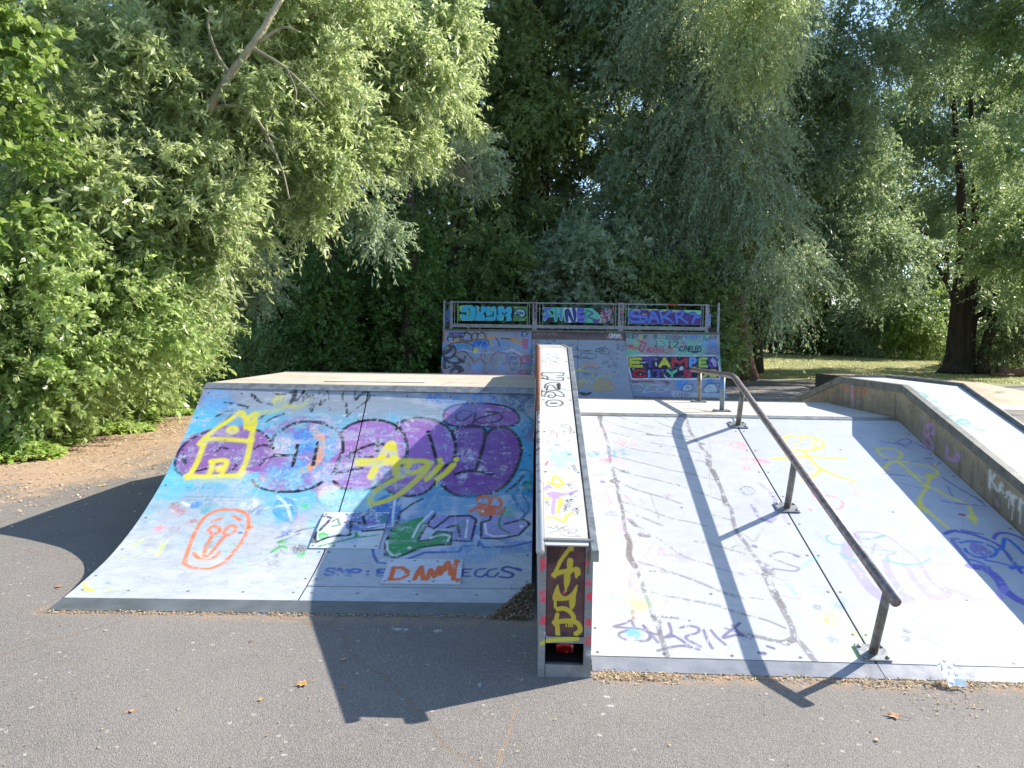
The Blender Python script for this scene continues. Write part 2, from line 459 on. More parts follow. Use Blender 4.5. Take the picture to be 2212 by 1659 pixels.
# purple letters
Q.poly([(1005,670),(1080,520),(1250,440),(1450,405),(1650,425),(1770,520),(1790,640),(1700,760),(1500,800),(1300,800),(1080,800)], PUR, .97, .12, tex=.15)
Q.poly([(1790,560),(1850,430),(2000,370),(2180,370),(2320,430),(2400,560),(2420,760),(2330,860),(2150,930),(1900,935),(1720,900),(1660,830),(1700,720)], (160,100,175), .9, .48, tex=.2)
Q.poly([(1700,450),(1850,370),(2050,330),(2240,350),(2300,420),(2000,380),(1850,440),(1780,520)], (165,100,180), .7, .35)
Q.blob(1560, 640, .10, (176,160,210), .6, .5)
Q.blob(2060, 520, .20, (70,130,205), .85, .42); Q.blob(1960, 760, .14, (90,150,205), .7, .5); Q.blob(1860, 560, .12, (205,180,170), .7, .5)
Q.org = B
Q.poly([(520,460),(600,390),(760,350),(900,365),(980,410),(1050,500),(1060,640),(1000,760),(860,880),(700,925),(540,915),(460,850),(430,700),(540,560)], (170,100,180), .96, .26, tex=.2)
Q.poly([(980,395),(1080,345),(1200,340),(1320,375),(1400,440),(1440,560),(1435,680),(1350,780),(1290,860),(1200,940),(1080,965),(960,950),(900,900),(920,780),(1050,640),(1050,500)], (165,95,180), .97, .15, tex=.15)
Q.poly([(1410,450),(1500,410),(1620,405),(1690,460),(1760,420),(1860,425),(1935,490),(1972,590),(1945,710),(1890,840),(1800,920),(1650,965),(1500,970),(1390,930),(1325,850),(1340,740),(1435,650),(1440,560)], (126,62,150), .99, .08, tex=.1)
Q.poly([(1345,340),(1370,270),(1460,235),(1640,225),(1830,245),(1930,300),(1950,370),(1880,412),(1650,415),(1450,410),(1370,390)], (144,80,158), .97, .14, tex=.1)
Q.line([(310,440),(360,500),(375,580),(350,660),(290,730),(180,780)], (240,160,100), .035, .85, .45)
for x, y, r in ((1540,640,.10),(1640,760,.07),(1700,300,.06),(1850,260,.07),(1500,800,.06),(1100,760,.1),(380,420,.12),(470,560,.12),(60,560,.12),(840,820,.10),(600,740,.12),(420,800,.15)):
    Q.blob(x, y, r, (210,208,222), .75, .62)
# black outlines of the purple piece
Q.org = A
for L in ([(1000,700),(1030,610),(1120,520),(1250,455),(1360,425)], [(1590,425),(1690,455),(1750,510),(1785,590)], [(1775,545),(1800,480),(1870,425),(1960,390),(2060,372),(2190,378)],
          [(1000,700),(1010,760),(1060,800)], [(1680,720),(1730,670),(1830,645),(1940,640)], [(1980,560),(1960,640),(1940,730)], [(1650,880),(1720,915),(1850,935),(2000,930),(2150,885)],
          [(2140,540),(2125,640),(2110,720)], [(1060,640),(1080,710)], [(1330,610),(1370,580),(1420,590)], [(1500,690),(1470,750),(1400,780)], [(1150,775),(1260,745)], [(1620,840),(1650,890)], [(1630,590),(1700,560),(1790,580)]):
    Q.line(L, BLK, .0105, .96, .25)
Q.line([(1065,640),(1080,700)], BLK, .016, .9, .2)
Q.org = B
for L, wv in (([(60,440),(150,385),(270,372),(380,390),(470,430),(530,490),(545,580),(530,640),(500,700),(470,790)], .42), ([(520,460),(590,405),(690,370),(790,358),(880,370),(950,395),(985,420)], .1),
          ([(970,440),(975,395),(1050,358),(1150,343),(1250,355),(1340,390),(1400,440),(1435,510),(1445,590),(1430,680),(1400,710),(1340,735),(1310,760)], .1),
          ([(985,410),(1030,470),(1055,560),(1050,660),(1000,760),(900,850),(780,905),(660,922),(540,905),(470,850)], .35), ([(1410,455),(1480,415),(1600,405),(1680,440),(1680,480),(1670,560),(1640,660),(1605,765)], .12),
          ([(1690,480),(1740,430),(1830,420),(1910,460),(1960,540),(1968,640),(1930,750),(1870,850),(1770,930),(1640,965),(1490,968),(1390,930),(1330,870)], .1), ([(1440,795),(1520,770),(1620,770),(1740,795)], .25),
          ([(1225,455),(1255,540),(1285,660)], .1), ([(825,515),(820,610)], .35), ([(680,590),(760,560),(850,550),(900,570)], .4), ([(580,650),(680,590)], .3), ([(580,655),(700,660),(780,660)], .45), ([(480,790),(600,765),(700,740)], .5),
          ([(890,910),(960,955),(1060,968),(1180,950),(1260,890),(1285,840),(1280,790)], .15), ([(1295,690),(1305,790)], .2), ([(180,560),(165,640),(145,710)], .2), ([(345,540),(300,720)], .5), ([(0,935),(150,930),(280,905),(370,860)], .5), ([(0,640),(90,645)], .4)):
    Q.line(L, BLK, .0135, .98, wv*.75)
Q.line([(180,565),(150,700)], BLK, .013, .9, .3); Q.line([(1225,455)], BLK, .018); Q.line([(1665,560),(1620,730)], BLK, .011, .9, .2)
Q.line([(1345,340),(1370,275),(1460,238),(1640,226),(1830,246),(1930,300),(1950,365),(1880,410),(1650,415),(1450,410),(1370,385)], BLK, .0095, .97, .1, closed=True)
Q.line([(1570,290),(1500,285),(1450,320),(1460,360),(1520,355),(1600,300),(1590,370),(1580,385)], BLK, .0095, .95, .15)
Q.line([(1690,290),(1790,300),(1620,350),(1640,385),(1750,375),(1820,345),(1790,300)], BLK, .0085, .95, .2)
Q.line([(1700,295),(1830,300)], BLK, .0085, .9, .2)
Q.line([(1985,810),(1920,880),(1850,935)], BLK, .010, .95, .1); Q.line([(2010,855),(1980,900),(1940,930)], BLK, .012, .95, .1)
# top row scribble, faded black marker and heart, blue tag
Q.org = A
for L in ([(1620,165),(1680,215),(1800,240)], [(1640,170),(1610,150)], [(1780,140),(1840,160),(1930,140)], [(1930,130),(1950,180),(1920,240),(1930,200)], [(1400,220),(1500,235),(1610,262),(1580,265)], [(1330,330),(1420,290),(1500,280)], [(1370,400),(1430,340),(1480,310)],
          [(1650,380),(1700,330),(1760,290)], [(1720,380),(1790,340),(1870,310)], [(1960,120),(1940,190),(1980,200),(2030,130)], [(2030,130),(2030,210),(2080,160),(2090,290),(2110,240)], [(2100,160),(2130,230),(2170,140),(2160,240),(2200,200)]):
    Q.line(L, BLK, .0095, .9, .42)
Q.line([(1620,165),(1660,200)], BLK, .016, .8, .3)
Q.org = B
for L in ([(130,210),(170,130),(160,190)], [(20,150),(120,150)], [(240,120),(190,190),(140,200)], [(250,150),(290,290),(300,160),(330,230),(360,140),(350,230),(400,200)], [(560,120),(540,180),(570,260),(575,330)], [(640,110),(645,200),(700,140),(750,140),(750,190),(680,250),(580,320)], [(420,120),(440,280)]):
    Q.line(L, BLK, .0095, .85, .42)
Q.line([(655,190),(690,150),(720,140)], BLK, .012, .9, .25); Q.line([(570,230),(575,310)], BLK, .010, .9, .25)
for L in ([(1220,200),(1240,160),(1260,210),(1300,150),(1330,200),(1310,215),(1290,190)], [(1350,200),(1390,150),(1430,160),(1420,210),(1360,210)], [(1450,200),(1480,150),(1540,150),(1550,210),(1470,210)], [(1580,210),(1610,160),(1650,150),(1650,215)], [(1720,170),(1740,180)], [(1725,200),(1760,190),(1770,210)]):
    Q.line(L, (60,120,200), .013, .65, .3, soft=.006)
Q.line([(1960,250),(2010,320),(2065,370),(2065,420)], (30,110,110), .010, .9, .15)
Q.blob(1950, 200, .18, (40,70,110), .7, .4); Q.blob(2050, 470, .10, (120,60,110), .6, .4)
Q.blob(1500, 200, .25, (110,150,200), .45, .4)
Q.line([(1960,760),(2040,770),(2050,860),(2060,930),(2000,950),(1940,900)], (30,110,140), .010, .85, .15)
Q.poly([(1990,880),(2045,830),(2055,930),(2000,945)], (40,140,120), .8, .1)
# shapes beneath: blue disc, heart, teal lines
Q.org = A
Q.poly([(1780,1060),(1840,990),(1920,1010),(1970,1100),(1960,1170),(1880,1180),(1800,1130)], (70,160,225), .9, .25)
Q.line([(1880,980),(1950,1030),(1975,1110),(1930,1190)], (90,130,170), .008, .8, .35); Q.line([(1820,970),(1890,1040),(1930,1160)], (215,235,245), .012, .7, .3)
Q.line([(1820,1050),(1920,1040)], WHT, .012, .7, .2)
Q.blob(1170, 1040, .05, (60,140,220), .95, .2)
for x, y, r, c in ((1000,1040,.05,(205,90,110)),(1030,1100,.06,(215,120,135)),(1130,1180,.05,(200,90,110)),(870,1230,.05,(230,150,160)),(1000,1230,.04,(190,100,130)),(1165,1195,.04,(60,170,90)),(1000,1025,.025,(50,160,90)),(1290,1020,.12,(120,170,190)),(1500,1090,.15,(130,180,200)),(1650,1080,.08,(120,140,170)),(1600,1030,.09,WHT),(1240,1090,.05,(60,170,190))):
    Q.blob(x, y, r, c, .8, .55)
Q.line([(1060,1020),(1110,1045)], WHT, .012, .9, .2)
for y in (975, 1000): Q.line([(1090,y),(1300,y),(1550,y+8)], (90,130,160), .006, .6, .4)
Q.line([(1090,900),(1280,905)], (90,120,160), .006, .6, .4)
Q.blob(1540, 880, .12, (205,200,200), .6, .5); Q.blob(1700, 850, .08, (225,200,150), .6, .6)
# faint grey lettering low on the left panel
for L in ([(640,1380),(720,1310),(800,1330),(740,1420),(640,1470)], [(560,1430),(700,1460),(950,1450)], [(800,1400),(760,1520),(700,1600),(640,1640)], [(880,1340),(960,1330),(940,1400),(850,1430)], [(840,1620),(1000,1560),(1120,1540)], [(1160,1440),(1200,1500),(1330,1480)]):
    Q.line(L, (176,180,184), .024, .55, .35, soft=.01)
for L in ([(640,1380),(760,1310)], [(550,1460),(680,1465)], [(860,1440),(920,1330)], [(780,1430),(820,1390)]):
    Q.line(L, (215,240,90), .016, .75, .45, soft=.008)
for p in ((540,1560),(620,1540),(520,1640)): Q.blob(*p, .03, (215,240,90), .6, .5)
Q.org = (0, 2000, .6626)
Q.org = (0, 1400, .663)
Q.line([(510,1405),(520,1440),(560,1450)], (210,240,80), .016, .9, .2); Q.line([(650,1450),(720,1435)], (210,240,80), .014, .8, .3)
for p in ((760,1190),(880,1230),(1000,1130),(1050,1340)): Q.blob(*p, .10, (205,208,205), .5, .5)
# orange face
Q.org = A
Q.line([(1080,1480),(1130,1330),(1190,1200),(1260,1120),(1370,1078),(1490,1080),(1570,1110),(1590,1180),(1560,1290),(1490,1390),(1400,1490),(1290,1545),(1170,1545),(1090,1520)], ORA, .0135, .95, .12, closed=True, soft=.003)
for L in ([(1270,1240),(1300,1210),(1350,1220),(1350,1260),(1300,1270),(1270,1240)], [(1390,1255),(1430,1210),(1480,1210),(1480,1250),(1430,1280),(1390,1270)], [(1310,1270),(1260,1350),(1230,1440),(1270,1440),(1340,1360),(1400,1290)], [(1150,1425),(1190,1465),(1270,1475),(1340,1440),(1355,1415)], [(1300,1170),(1370,1148)], [(1470,1130),(1520,1160)], [(1590,1215),(1615,1218)]):
    Q.line(L, ORA, .0125, .95, .12, soft=.003)
Q.blob(1522, 1262, .016, (50,120,210), 1, 0)
# yellow house
for L in ([(1120,800),(1180,690),(1230,560),(1260,510)], [(1100,810),(1300,812),(1520,800)], [(1520,790),(1570,690),(1600,560),(1610,500),(1640,380)], [(1200,545),(1280,515),(1420,515),(1600,530)], [(1230,510),(1330,430),(1450,350),(1520,300),(1560,340),(1600,420)],
          [(1600,430),(1650,310),(1580,350),(1570,420)], [(1430,430),(1470,420),(1490,445),(1460,460),(1430,450)], [(1290,690),(1410,690),(1370,800)], [(1300,690),(1290,760),(1260,810)], [(1340,745),(1365,735),(1350,760)]):
    Q.line(L, YEL, .019, .95, .05, soft=.012)
for p in ((1210,545),(1600,525),(1110,810),(1530,790),(1530,310)): Q.blob(*p, .045, YEL, .9, .05)
Q.line([(1640,310),(1780,290),(1900,250),(2000,250),(2080,200)], (200,205,90), .02, .6, .3, soft=.02); Q.blob(1830, 200, .07, (215,210,60), .75, .3)
Q.line([(1100,840),(1300,845),(1520,830)], YEL, .02, .35, .3, soft=.02)
# lower piece: white/lilac/green letters
Q.org = B
Q.poly([(820,1010),(1000,975),(1150,990),(1300,960),(1500,985),(1650,1000),(1850,960),(2060,1000),(2075,1330),(1900,1370),(1500,1380),(1480,1430),(1200,1430),(1050,1480),(860,1500),(770,1440),(760,1290),(560,1270),(700,1120)], (186,196,214), .9, .15)
Q.poly([(830,990),(1000,975),(980,1220),(800,1240),(560,1230),(700,1120)], (40,110,190), .9, .2)
Q.blend(sst(.5, .6, n2)*sst(.60, .64, uu)*sst(.5, .54, vv)*(1-sst(.66, .72, vv)), (60,120,190), .6, .2)
Q.blob(1280, 1030, .16, (70,150,200), .8, .3); Q.blob(2000, 1010, .16, (50,140,190), .8, .3); Q.blob(1560, 1040, .14, (80,160,205), .7, .3)
Q.poly([(930,1230),(990,1190),(1190,1130),(1180,1240),(1140,1330),(1230,1320),(1290,1250),(1410,1260),(1400,1355),(1240,1365),(1100,1420),(960,1465),(880,1440),(890,1340),(900,1290)], (42,150,78), .97, .10, smooth=False)
Q.poly([(1190,1240),(1260,1130),(1400,1125),(1560,1120),(1620,1160),(1560,1330),(1430,1320),(1460,1220),(1330,1230),(1240,1220)], (150,140,200), .9, .15)
Q.poly([(1660,1170),(1760,1060),(1830,1130),(1900,1160),(2040,1180),(2000,1230),(1900,1290),(1660,1300)], (160,150,205), .9, .15)
Q.blob(1850, 1090, .07, (90,180,140), .7, .3)
Q.line([(1840,1060),(1800,1150),(1800,1220),(1870,1260)], (30,140,100), .009, .95, .1)
for L in ([(880,1440),(885,1340),(930,1240),(975,1190),(1000,1100),(1100,1030),(1180,990)], [(880,1445),(960,1465),(1050,1430),(1150,1380),(1300,1360),(1405,1355),(1415,1260),(1300,1250),(1230,1320),(1140,1330),(1200,1220),(1290,1100)],
          [(1200,1190),(1270,1230),(1400,1130),(1560,1125),(1610,1160),(1590,1240),(1570,1330),(1430,1325)], [(1480,1290),(1460,1200),(1380,1220)], [(1650,1290),(1650,1180),(1720,1160),(1740,1060)], [(1650,1305),(1800,1310),(1950,1280),(2040,1190),(1990,1155),(1840,1190)]):
    Q.line(L, BLK, .0095, .95, .15, smooth=False)
for L in ([(895,1330),(900,1400),(940,1445),(1000,1430)], [(1240,1300),(1350,1275),(1400,1290),(1380,1330)], [(1100,1300),(1150,1200),(1260,1090)], [(1540,1160),(1525,1300)], [(1680,1190),(1690,1270),(1750,1290),(1850,1285)], [(960,1000),(945,1100),(940,1210),(760,1220)]):
    Q.line(L, WHT, .0085, .9, .15, smooth=False)
for p in ((1075,1383),(1245,1303),(1630,1000),(1970,1210)): Q.line([p], WHT, .014)
for L in ([(1050,1475),(1200,1420),(1470,1415),(1500,1370),(1620,1365),(1635,1330),(1670,1380),(1900,1370),(2070,1330)], [(770,1260),(775,1360),(790,1440),(820,1500),(880,1505)]):
    Q.line(L, (35,80,160), .0105, .9, .25, smooth=False)
Q.poly([(1610,1370),(1635,1325),(1675,1375)], (35,80,160), .9, .1, smooth=False)
for L in ([(1900,960),(1950,1050),(2000,1110),(1960,1160)], [(1940,900),(2010,1000),(2030,1080),(1990,1130)]):
    Q.line(L, (30,110,150), .010, .85, .2)
Q.blob(1600, 1420, .20, (90,150,205), .5, .5); Q.blob(1500, 1200, .05, (60,150,110), .5, .3)
for L in ([(1620,1060),(1560,1090)], [(1630,1100),(1640,1050),(1720,1060),(1740,1110),(1650,1120)], [(1620,1000),(1640,975),(1690,970),(1720,1010),(1700,1040),(1630,1030)], [(1740,990),(1770,970),(1810,1020),(1790,1060),(1750,1050)], [(1770,1060),(1820,1070),(1790,1110),(1740,1110)]):
    Q.line(L, (235,110,50), .0125, .97, .05, soft=.004)
Q.poly([(1630,1050),(1740,1045),(1760,1110),(1650,1115)], (235,110,50), .95, .05); Q.line([(1660,1085),(1662,1095)], WHT, .008)
# yellow three letter tag across the purple piece
for L in ([(770,810),(800,750),(850,660),(900,580),(925,550),(940,560),(950,640),(965,720),(972,790)], [(670,690),(760,690),(860,685),(960,690),(1080,690)], [(680,705),(900,700)]):
    Q.line(L, YEL, .029, .97, .02, soft=.012)
for L in ([(1240,700),(1180,688),(1110,690),(1060,730),(1060,775),(1120,780),(1200,740),(1245,700),(1190,780),(1110,860),(1000,950),(900,1000),(800,1030),(765,1020),(770,970),(830,910),(930,850),(1020,810)], [(1330,710),(1280,770),(1215,830)], [(1425,720),(1370,780),(1300,830)]):
    Q.line(L, YEL, .0215, .96, .03, soft=.010)
for p in ((1320,680),(1450,675)): Q.line([p], YEL, .022, 1, 0, soft=.005)
for L in ([(780,810),(780,845)], [(965,790),(966,915)], [(1322,700),(1323,735)], [(1205,830),(1202,858)], [(1445,690),(1444,725)], [(1300,835),(1290,890)], [(775,1030),(765,1090)]): Q.line(L, YEL, .0045, .9, .05)
Q.line([(760,1020),(765,1045)], YEL, .02, .6, .2, soft=.015)
# white/black heart outline left of centre and fragments
Q.line([(530,900),(400,890),(340,950),(350,1020),(420,1075),(480,1020),(530,930)], (90,110,120), .006, .8, .45)
Q.blob(430, 940, .11, (235,200,190), .85, .3)
for x, y, r, c in ((240,1050,.035,(70,200,100)),(240,1190,.03,(210,200,60)),(210,1160,.1,(190,180,220)),(480,1000,.15,(150,225,225)),(60,1330,.04,(60,190,80)),(200,1440,.04,(70,200,90)),(190,1390,.07,(60,60,70)),(90,1260,.05,(50,110,190)),(330,1190,.09,(150,210,220)),(650,1000,.18,(150,215,225)),(30,1160,.05,(90,180,230))):
    Q.blob(x, y, r, c, .8, .5)
for L in ([(150,1270),(200,1240),(320,1220)], [(0,1310),(60,1290),(200,1250)]): Q.line(L, (90,110,120), .008, .8, .4)
Q.org = A
for L in ([(1820,1340),(1900,1310),(1990,1270)], [(1770,1420),(1840,1370),(1890,1380)], [(1810,1450),(1850,1400)], [(1990,1440),(2030,1420)]):
    Q.line(L, (70,80,90), .008, .7, .45)
Q.line([(1780,1410),(1860,1370),(1890,1390)], (60,190,70), .012, .9, .3); Q.line([(1970,1440),(2000,1455),(2035,1415)], (60,190,70), .010, .9, .3)
for p in ((1580,1560),(1520,1490),(1470,1360),(1390,1420)): Q.blob(*p, .035, (90,190,110), .6, .55)
for p in ((1800,1510),(1780,1570),(1840,1440),(1600,1100),(1280,1360),(1340,1320)): Q.blob(*p, .06, (130,134,140), .6, .6)
# bottom lettering of the right panel
Q.org = B
Q.text('SMP', (395,1600), (700,1610), (20,-55), (45,95,175), .0105, 1.4, .85, .25, soft=.004)
Q.text(':', (715,1605), (770,1605), (10,-50), (45,95,175), .012, 1.3)
Q.text('E', (820,1605), (880,1605), (10,-50), (45,95,175), .013, 1.3)
Q.text('E', (1500,1608), (1580,1608), (6,-55), (50,70,160), .0085, 1.3)
Q.line([(1680,1550),(1620,1560),(1600,1600),(1650,1615),(1690,1590)], (60,70,160), .009); Q.line([(1770,1550),(1710,1565),(1700,1605),(1750,1615),(1790,1580)], (60,70,160), .009)
Q.line([(1930,1550),(1850,1535),(1820,1560),(1900,1590),(1880,1620),(1800,1615)], (50,60,150), .011); Q.line([(1935,1550),(1960,1560)], (40,60,150), .016)
Q.line([(1250,1560),(1240,1610)], (50,70,160), .009)
# wear: scraped, streaky grey areas where the paint has gone
st1 = fbm(Q.H, Q.W, 5, 22, 4); st2 = fbm(Q.H, Q.W, 40, 60, 4); st3 = RNG.random((Q.H, Q.W)).astype(np.float32)
Q.blend(sst(.54, .60, st1+(st3-.5)*.18)*sst(.42, .62, st2)*(1-sst(.60, .85, uu)*.75), (200,203,207), .48)
Q.blend(sst(.56, .62, fbm(Q.H, Q.W, 4, 14, 4)+(st3-.5)*.2)*sst(.45, .6, 1-st2)*(vv > .03), (150,156,168), .2)
Q.blend(sst(.60, .66, fbm(Q.H, Q.W, 6, 10, 4)+(st3-.5)*.25)*sst(.40, .55, vv), (120,124,130), .22)
for k, (n, cols, sz, reg) in enumerate(((300, [(215,216,224),(190,196,205)], .012, (.02,.98,.1,.62)), (90, [(60,62,70),(90,96,110)], .006, (.0,1,.1,.9)), (120, [(235,238,240),(120,150,190),(200,170,200)], .009, (.25,.62,.2,.6)))):
    Q.flecks(n, cols, sz, reg, .75, .62)
Q.scuffs(260, (90,92,100), (.02,.10), .002, .6, (0,1,.1,.95)); Q.scuffs(160, (214,217,224), (.05,.3), .002, .5, (0,1,.05,.7), 1.57)
Q.grime(.22, (120,122,126), .4)
Q.screws([.02,.12,.25,.37,.48,.52,.62,.75,.88,.985], [.02,.90]); Q.screws([.014,.488,.512,.99], [.13,.27,.42,.56,.70,.83])

QP = empty('quarter_pipe', (-1.4, 5.2, 0), 'low quarter pipe with purple bubble graffiti and a yellow house, left of the narrow box', 'skate ramp')
jm = Q.W//2; g = 1
sl = int(Q.H*.865)
Q.C[iPl-1:iPl, :] = 0.02
pL = sub(Q, 0, iPl, 0, jm).build('ramp_panel', M_PAINT, QP); pL['label'] = 'sunlit painted panel with yellow house and orange face'
pR = sub(Q, 0, sl, jm+g, Q.W).build('ramp_panel', M_PAINT, QP); pR['label'] = 'painted panel with purple letters, half in shadow'
pS = sub(Q, sl+1, iPl, jm+g, Q.W).build('ramp_panel', M_PAINT, QP); pS['label'] = 'narrow unpainted strip along the foot'
# threshold plate
T = grid(lambda u, v: qp_pt(u*.985, 1-.152/_LEN*(1-v), -.001), 60, 10); T[..., 2] += .003
mb = MB(); h, wd = T.shape[:2]
mb.add(T.reshape(-1, 3), [(i*wd+j, (i+1)*wd+j, (i+1)*wd+j+1, i*wd+j+1) for i in range(h-1) for j in range(wd-1)])
mb.add([T[-1, 0], T[-1, -1], T[-1, -1]-[0,0,.006], T[-1, 0]-[0,0,.006]], [(0,3,2,1)])
mb.build('threshold_plate', M_PLATE, QP)
# coping strip and deck
DZ = 1.158
mb = MB()
mb.prism([(6.20,1.118),(6.262,1.160),(6.300,1.163),(6.30,1.150),(6.24,1.10)], -2.855, .0)
cop = mb.build('coping_strip', M_STEEL, QP)
D = Canvas(bil((-2.86,8.25,DZ), (0,8.25,DZ), (0,6.30,DZ), (-2.86,6.30,DZ), .012), .012, (196,184,166))
D.grime(.35, (140,120,96), .5); D.grime(.3, (215,210,200), .25); D.scuffs(60, (90,80,70), (.05,.3), .005, .35, ang=0.0)
D.org = (1700, 1150, .2713)
for L in ([(250,1430),(420,1395),(560,1390)], [(480,1350),(650,1330)], [(960,1385),(1100,1388)], [(560,1420),(760,1410)]): D.line(L, (120,106,90), .02, .6, .5)
D.build('deck', M_PAINT, QP)
dp = Canvas(bil((-1.75,7.55,DZ+.008), (-.95,7.6,DZ+.008), (-1.02,6.75,DZ+.008), (-1.95,6.7,DZ+.008), .012), .012, (205,195,180))
dp.line([(30,25),(45,18),(58,30),(70,22)], (60,50,60), .010, .8, .3, grid=True); dp.grime(.4, (150,130,110), .3)
dp.build('patch_plate', M_PAINT, QP, .007)
# sides, back bank
prof = [(y+.16, z-.02) for y, z in _sm[::2]] + [(6.40,1.145),(8.25,1.145)]
prof = [(4.3, 0.0)] + [p for p in prof if p[1] > .004 and p[0] > 4.32] + [(11.2, .0)]
mb = MB(); mb.prism(prof, -2.80, -.06); mb.build('side_panel', M_PLY, QP)
lp = MB(); L0 = [qp_pt(0.0, v) for v in np.linspace(0, .93, 30)]
vs = []
for p in L0: vs += [tuple(p+[0,0,-.002]), tuple(p+[.0,0,-.04])]
lp.add(vs, [(2*i, 2*i+1, 2*i+3, 2*i+2) for i in range(29)]); lp.build('edge_strip', M_STEEL, QP)
BB = Canvas(bil((-2.86,11.25,.0), (0,11.25,.0), (0,8.25,DZ), (-2.86,8.25,DZ), .05), .05, (190,184,172)); BB.build('back_slope', M_PAINT, QP)

# bolted patch plates
def plate(cv, crop, cs, base, off, fn, label=None, name='patch_plate', parent=None):
    cv.org = crop; pts = []
    for c in cs:
        gx, gy = cv.at(*c)
        i, j = int(np.clip(round(gy), 0, cv.H-1)), int(np.clip(round(gx), 0, cv.W-1)); pts.append(cv.P[i, j])
    P = bil(*pts, .0055)
    uu, vv = np.meshgrid(np.linspace(0, 1, P.shape[1]), np.linspace(0, 1, P.shape[0]))
    a = pts[1]-pts[0]; b = pts[3]-pts[0]; n = np.cross(b, a); n /= np.linalg.norm(n); n = n if n[2] > 0 else -n
    P = P+n*off
    c = Canvas(P, .0055, base); fn(c); o = c.build(name, M_PAINT, parent or QP, .010)
    if label: o['label'] = label
    return o
def f1(c):
    c.org = B
    c.poly([(600,1110),(910,1110),(890,1200),(640,1250),(560,1200)], (60,105,180), .85, .3); c.poly([(400,1120),(560,1110),(560,1210),(470,1220),(420,1180)], (225,205,230), .9, .2)
    c.poly([(350,1270),(390,1260),(425,1275),(420,1300),(385,1315),(350,1300)], (70,205,70), 1, .0); c.blob(600, 1300, .09, (120,170,210), .6, .4); c.blob(760, 1180, .05, (130,90,180), .6, .3); c.blob(870, 1150, .04, (50,140,100), .7, .3)
    for L in ([(390,1130),(450,1140),(420,1180),(360,1240)], [(320,1240),(325,1340),(420,1300),(520,1280)], [(560,1180),(610,1170),(720,1195),(705,1130)], [(610,1180),(600,1280),(480,1290)], [(700,1250),(860,1235),(930,1235)], [(330,1260),(300,1340)]):
        c.line(L, BLK, .010, .95, .15, smooth=False)
    for L in ([(350,1370),(520,1330),(640,1300),(650,1260),(660,1300),(830,1280)], [(460,1210),(520,1200),(500,1150),(460,1170)]): c.line(L, (45,150,70), .008, .9, .2, smooth=False)
    c.line([(740,1215),(880,1195)], WHT, .008, .9, .1)
    c.flecks(60, [(190,200,215)], .012, None, .7); c.grime(.3); c.screws([.04,.35,.65,.96], [.06,.94])
plate(Q, Z2, ((300,985),(692,985),(625,1203),(205,1200)), (206,212,216), .008, f1, 'bolted square plate half in sun, with a green dot')
def f2(c):
    c.org = B
    for L in ([(945,1545),(930,1600),(915,1640)], [(940,1550),(1010,1545),(1055,1575),(1050,1610),(990,1640),(910,1640)], [(1110,1640),(1150,1560),(1165,1540),(1180,1640)], [(1125,1600),(1180,1600)], [(1210,1640),(1240,1560),(1270,1620),(1310,1540),(1320,1600)], [(1300,1600),(1360,1560),(1390,1520),(1400,1600)], [(1330,1560),(1380,1500)], [(1450,1480),(1430,1560),(1420,1640),(1500,1645)]):
        c.line(L, (40,150,70), .012, .5, .35, smooth=False)
        c.line([(x+6, y-6) for x, y in L], (238,108,45), .016, .97, .08, smooth=False)
    c.grime(.25); c.screws([.04,.35,.66,.96], [.08,.92]); c.scuffs(10, (90,90,95), (.05,.2), .002, .4)
plate(Q, Z2, ((690,1266),(1133,1272),(1116,1417),(637,1415)), (205,211,220), .010, f2, 'bolted white plate with an orange sprayed name')
# ================================================================ RIGHT FLAT BANK
BSL = .945/(6.30-3.43); BL = math.hypot(2.87, .945); BN = np.array([0, -math.sin(math.atan(BSL)), math.cos(math.atan(BSL))])
def bank_pt(X, s, off=0.0):     # s metres up the slope from the foot
    c = np.array([0, 2.87/BL, .945/BL]); return np.array([X, 3.43, 0.0])+c*s+BN*off
XB0, XB1, XS = .300, 3.085, 1.69
K = Canvas(bil(bank_pt(XB0, BL), bank_pt(XB1, BL), bank_pt(XB1, .005), bank_pt(XB0, .005), .006), .006, (185,187,190))
jS = int((XS-XB0)/(XB1-XB0)*K.W); iP = K.H-int(.105/.006)
K.C[:, jS:] *= np.array([.95, .985, 1.05], np.float32)*1.0
CB, CC, C4, C6 = (2280, 1600, .5), (2990, 1600, .5), (2000, 2000, .4822), (2900, 2000, .6028)
INK = (112,106,110)
K.org = CB
# long black rails of the drawn track
K.line([(240,125),(250,200),(275,260),(300,340),(315,430),(330,520),(360,620),(380,700),(395,790),(420,880),(430,980),(450,1060),(475,1110),(470,1200),(500,1280),(540,1370),(570,1450),(600,1520)], INK, .012, .85, .28)
K.line([(455,1080),(478,1160),(472,1250),(520,1330)], INK, .019, .9, .15); K.line([(240,125),(240,150)], INK, .022, .85, .2)
K.line([(345,650),(375,655)], INK, .028, .85, .25)
K.line([(920,135),(940,180),(960,250),(1000,310),(1050,380),(1110,440),(1110,520),(1160,610),(1210,710),(1240,800),(1290,880),(1310,990),(1350,1080),(1410,1150),(1460,1230),(1520,1310),(1560,1370)], INK, .014, .82, .30)
K.line([(1105,440),(1110,520)], INK, .024, .8, .25); K.line([(1140,560),(1180,640)], INK, .020, .8, .3); K.line([(1520,1300),(1600,1345)], INK, .026, .7, .4); K.line([(1230,780),(1250,840)], INK, .02, .8, .3)
K.line([(1560,1400),(1600,1470),(1640,1560),(1700,1650)], INK, .022, .75, .40)
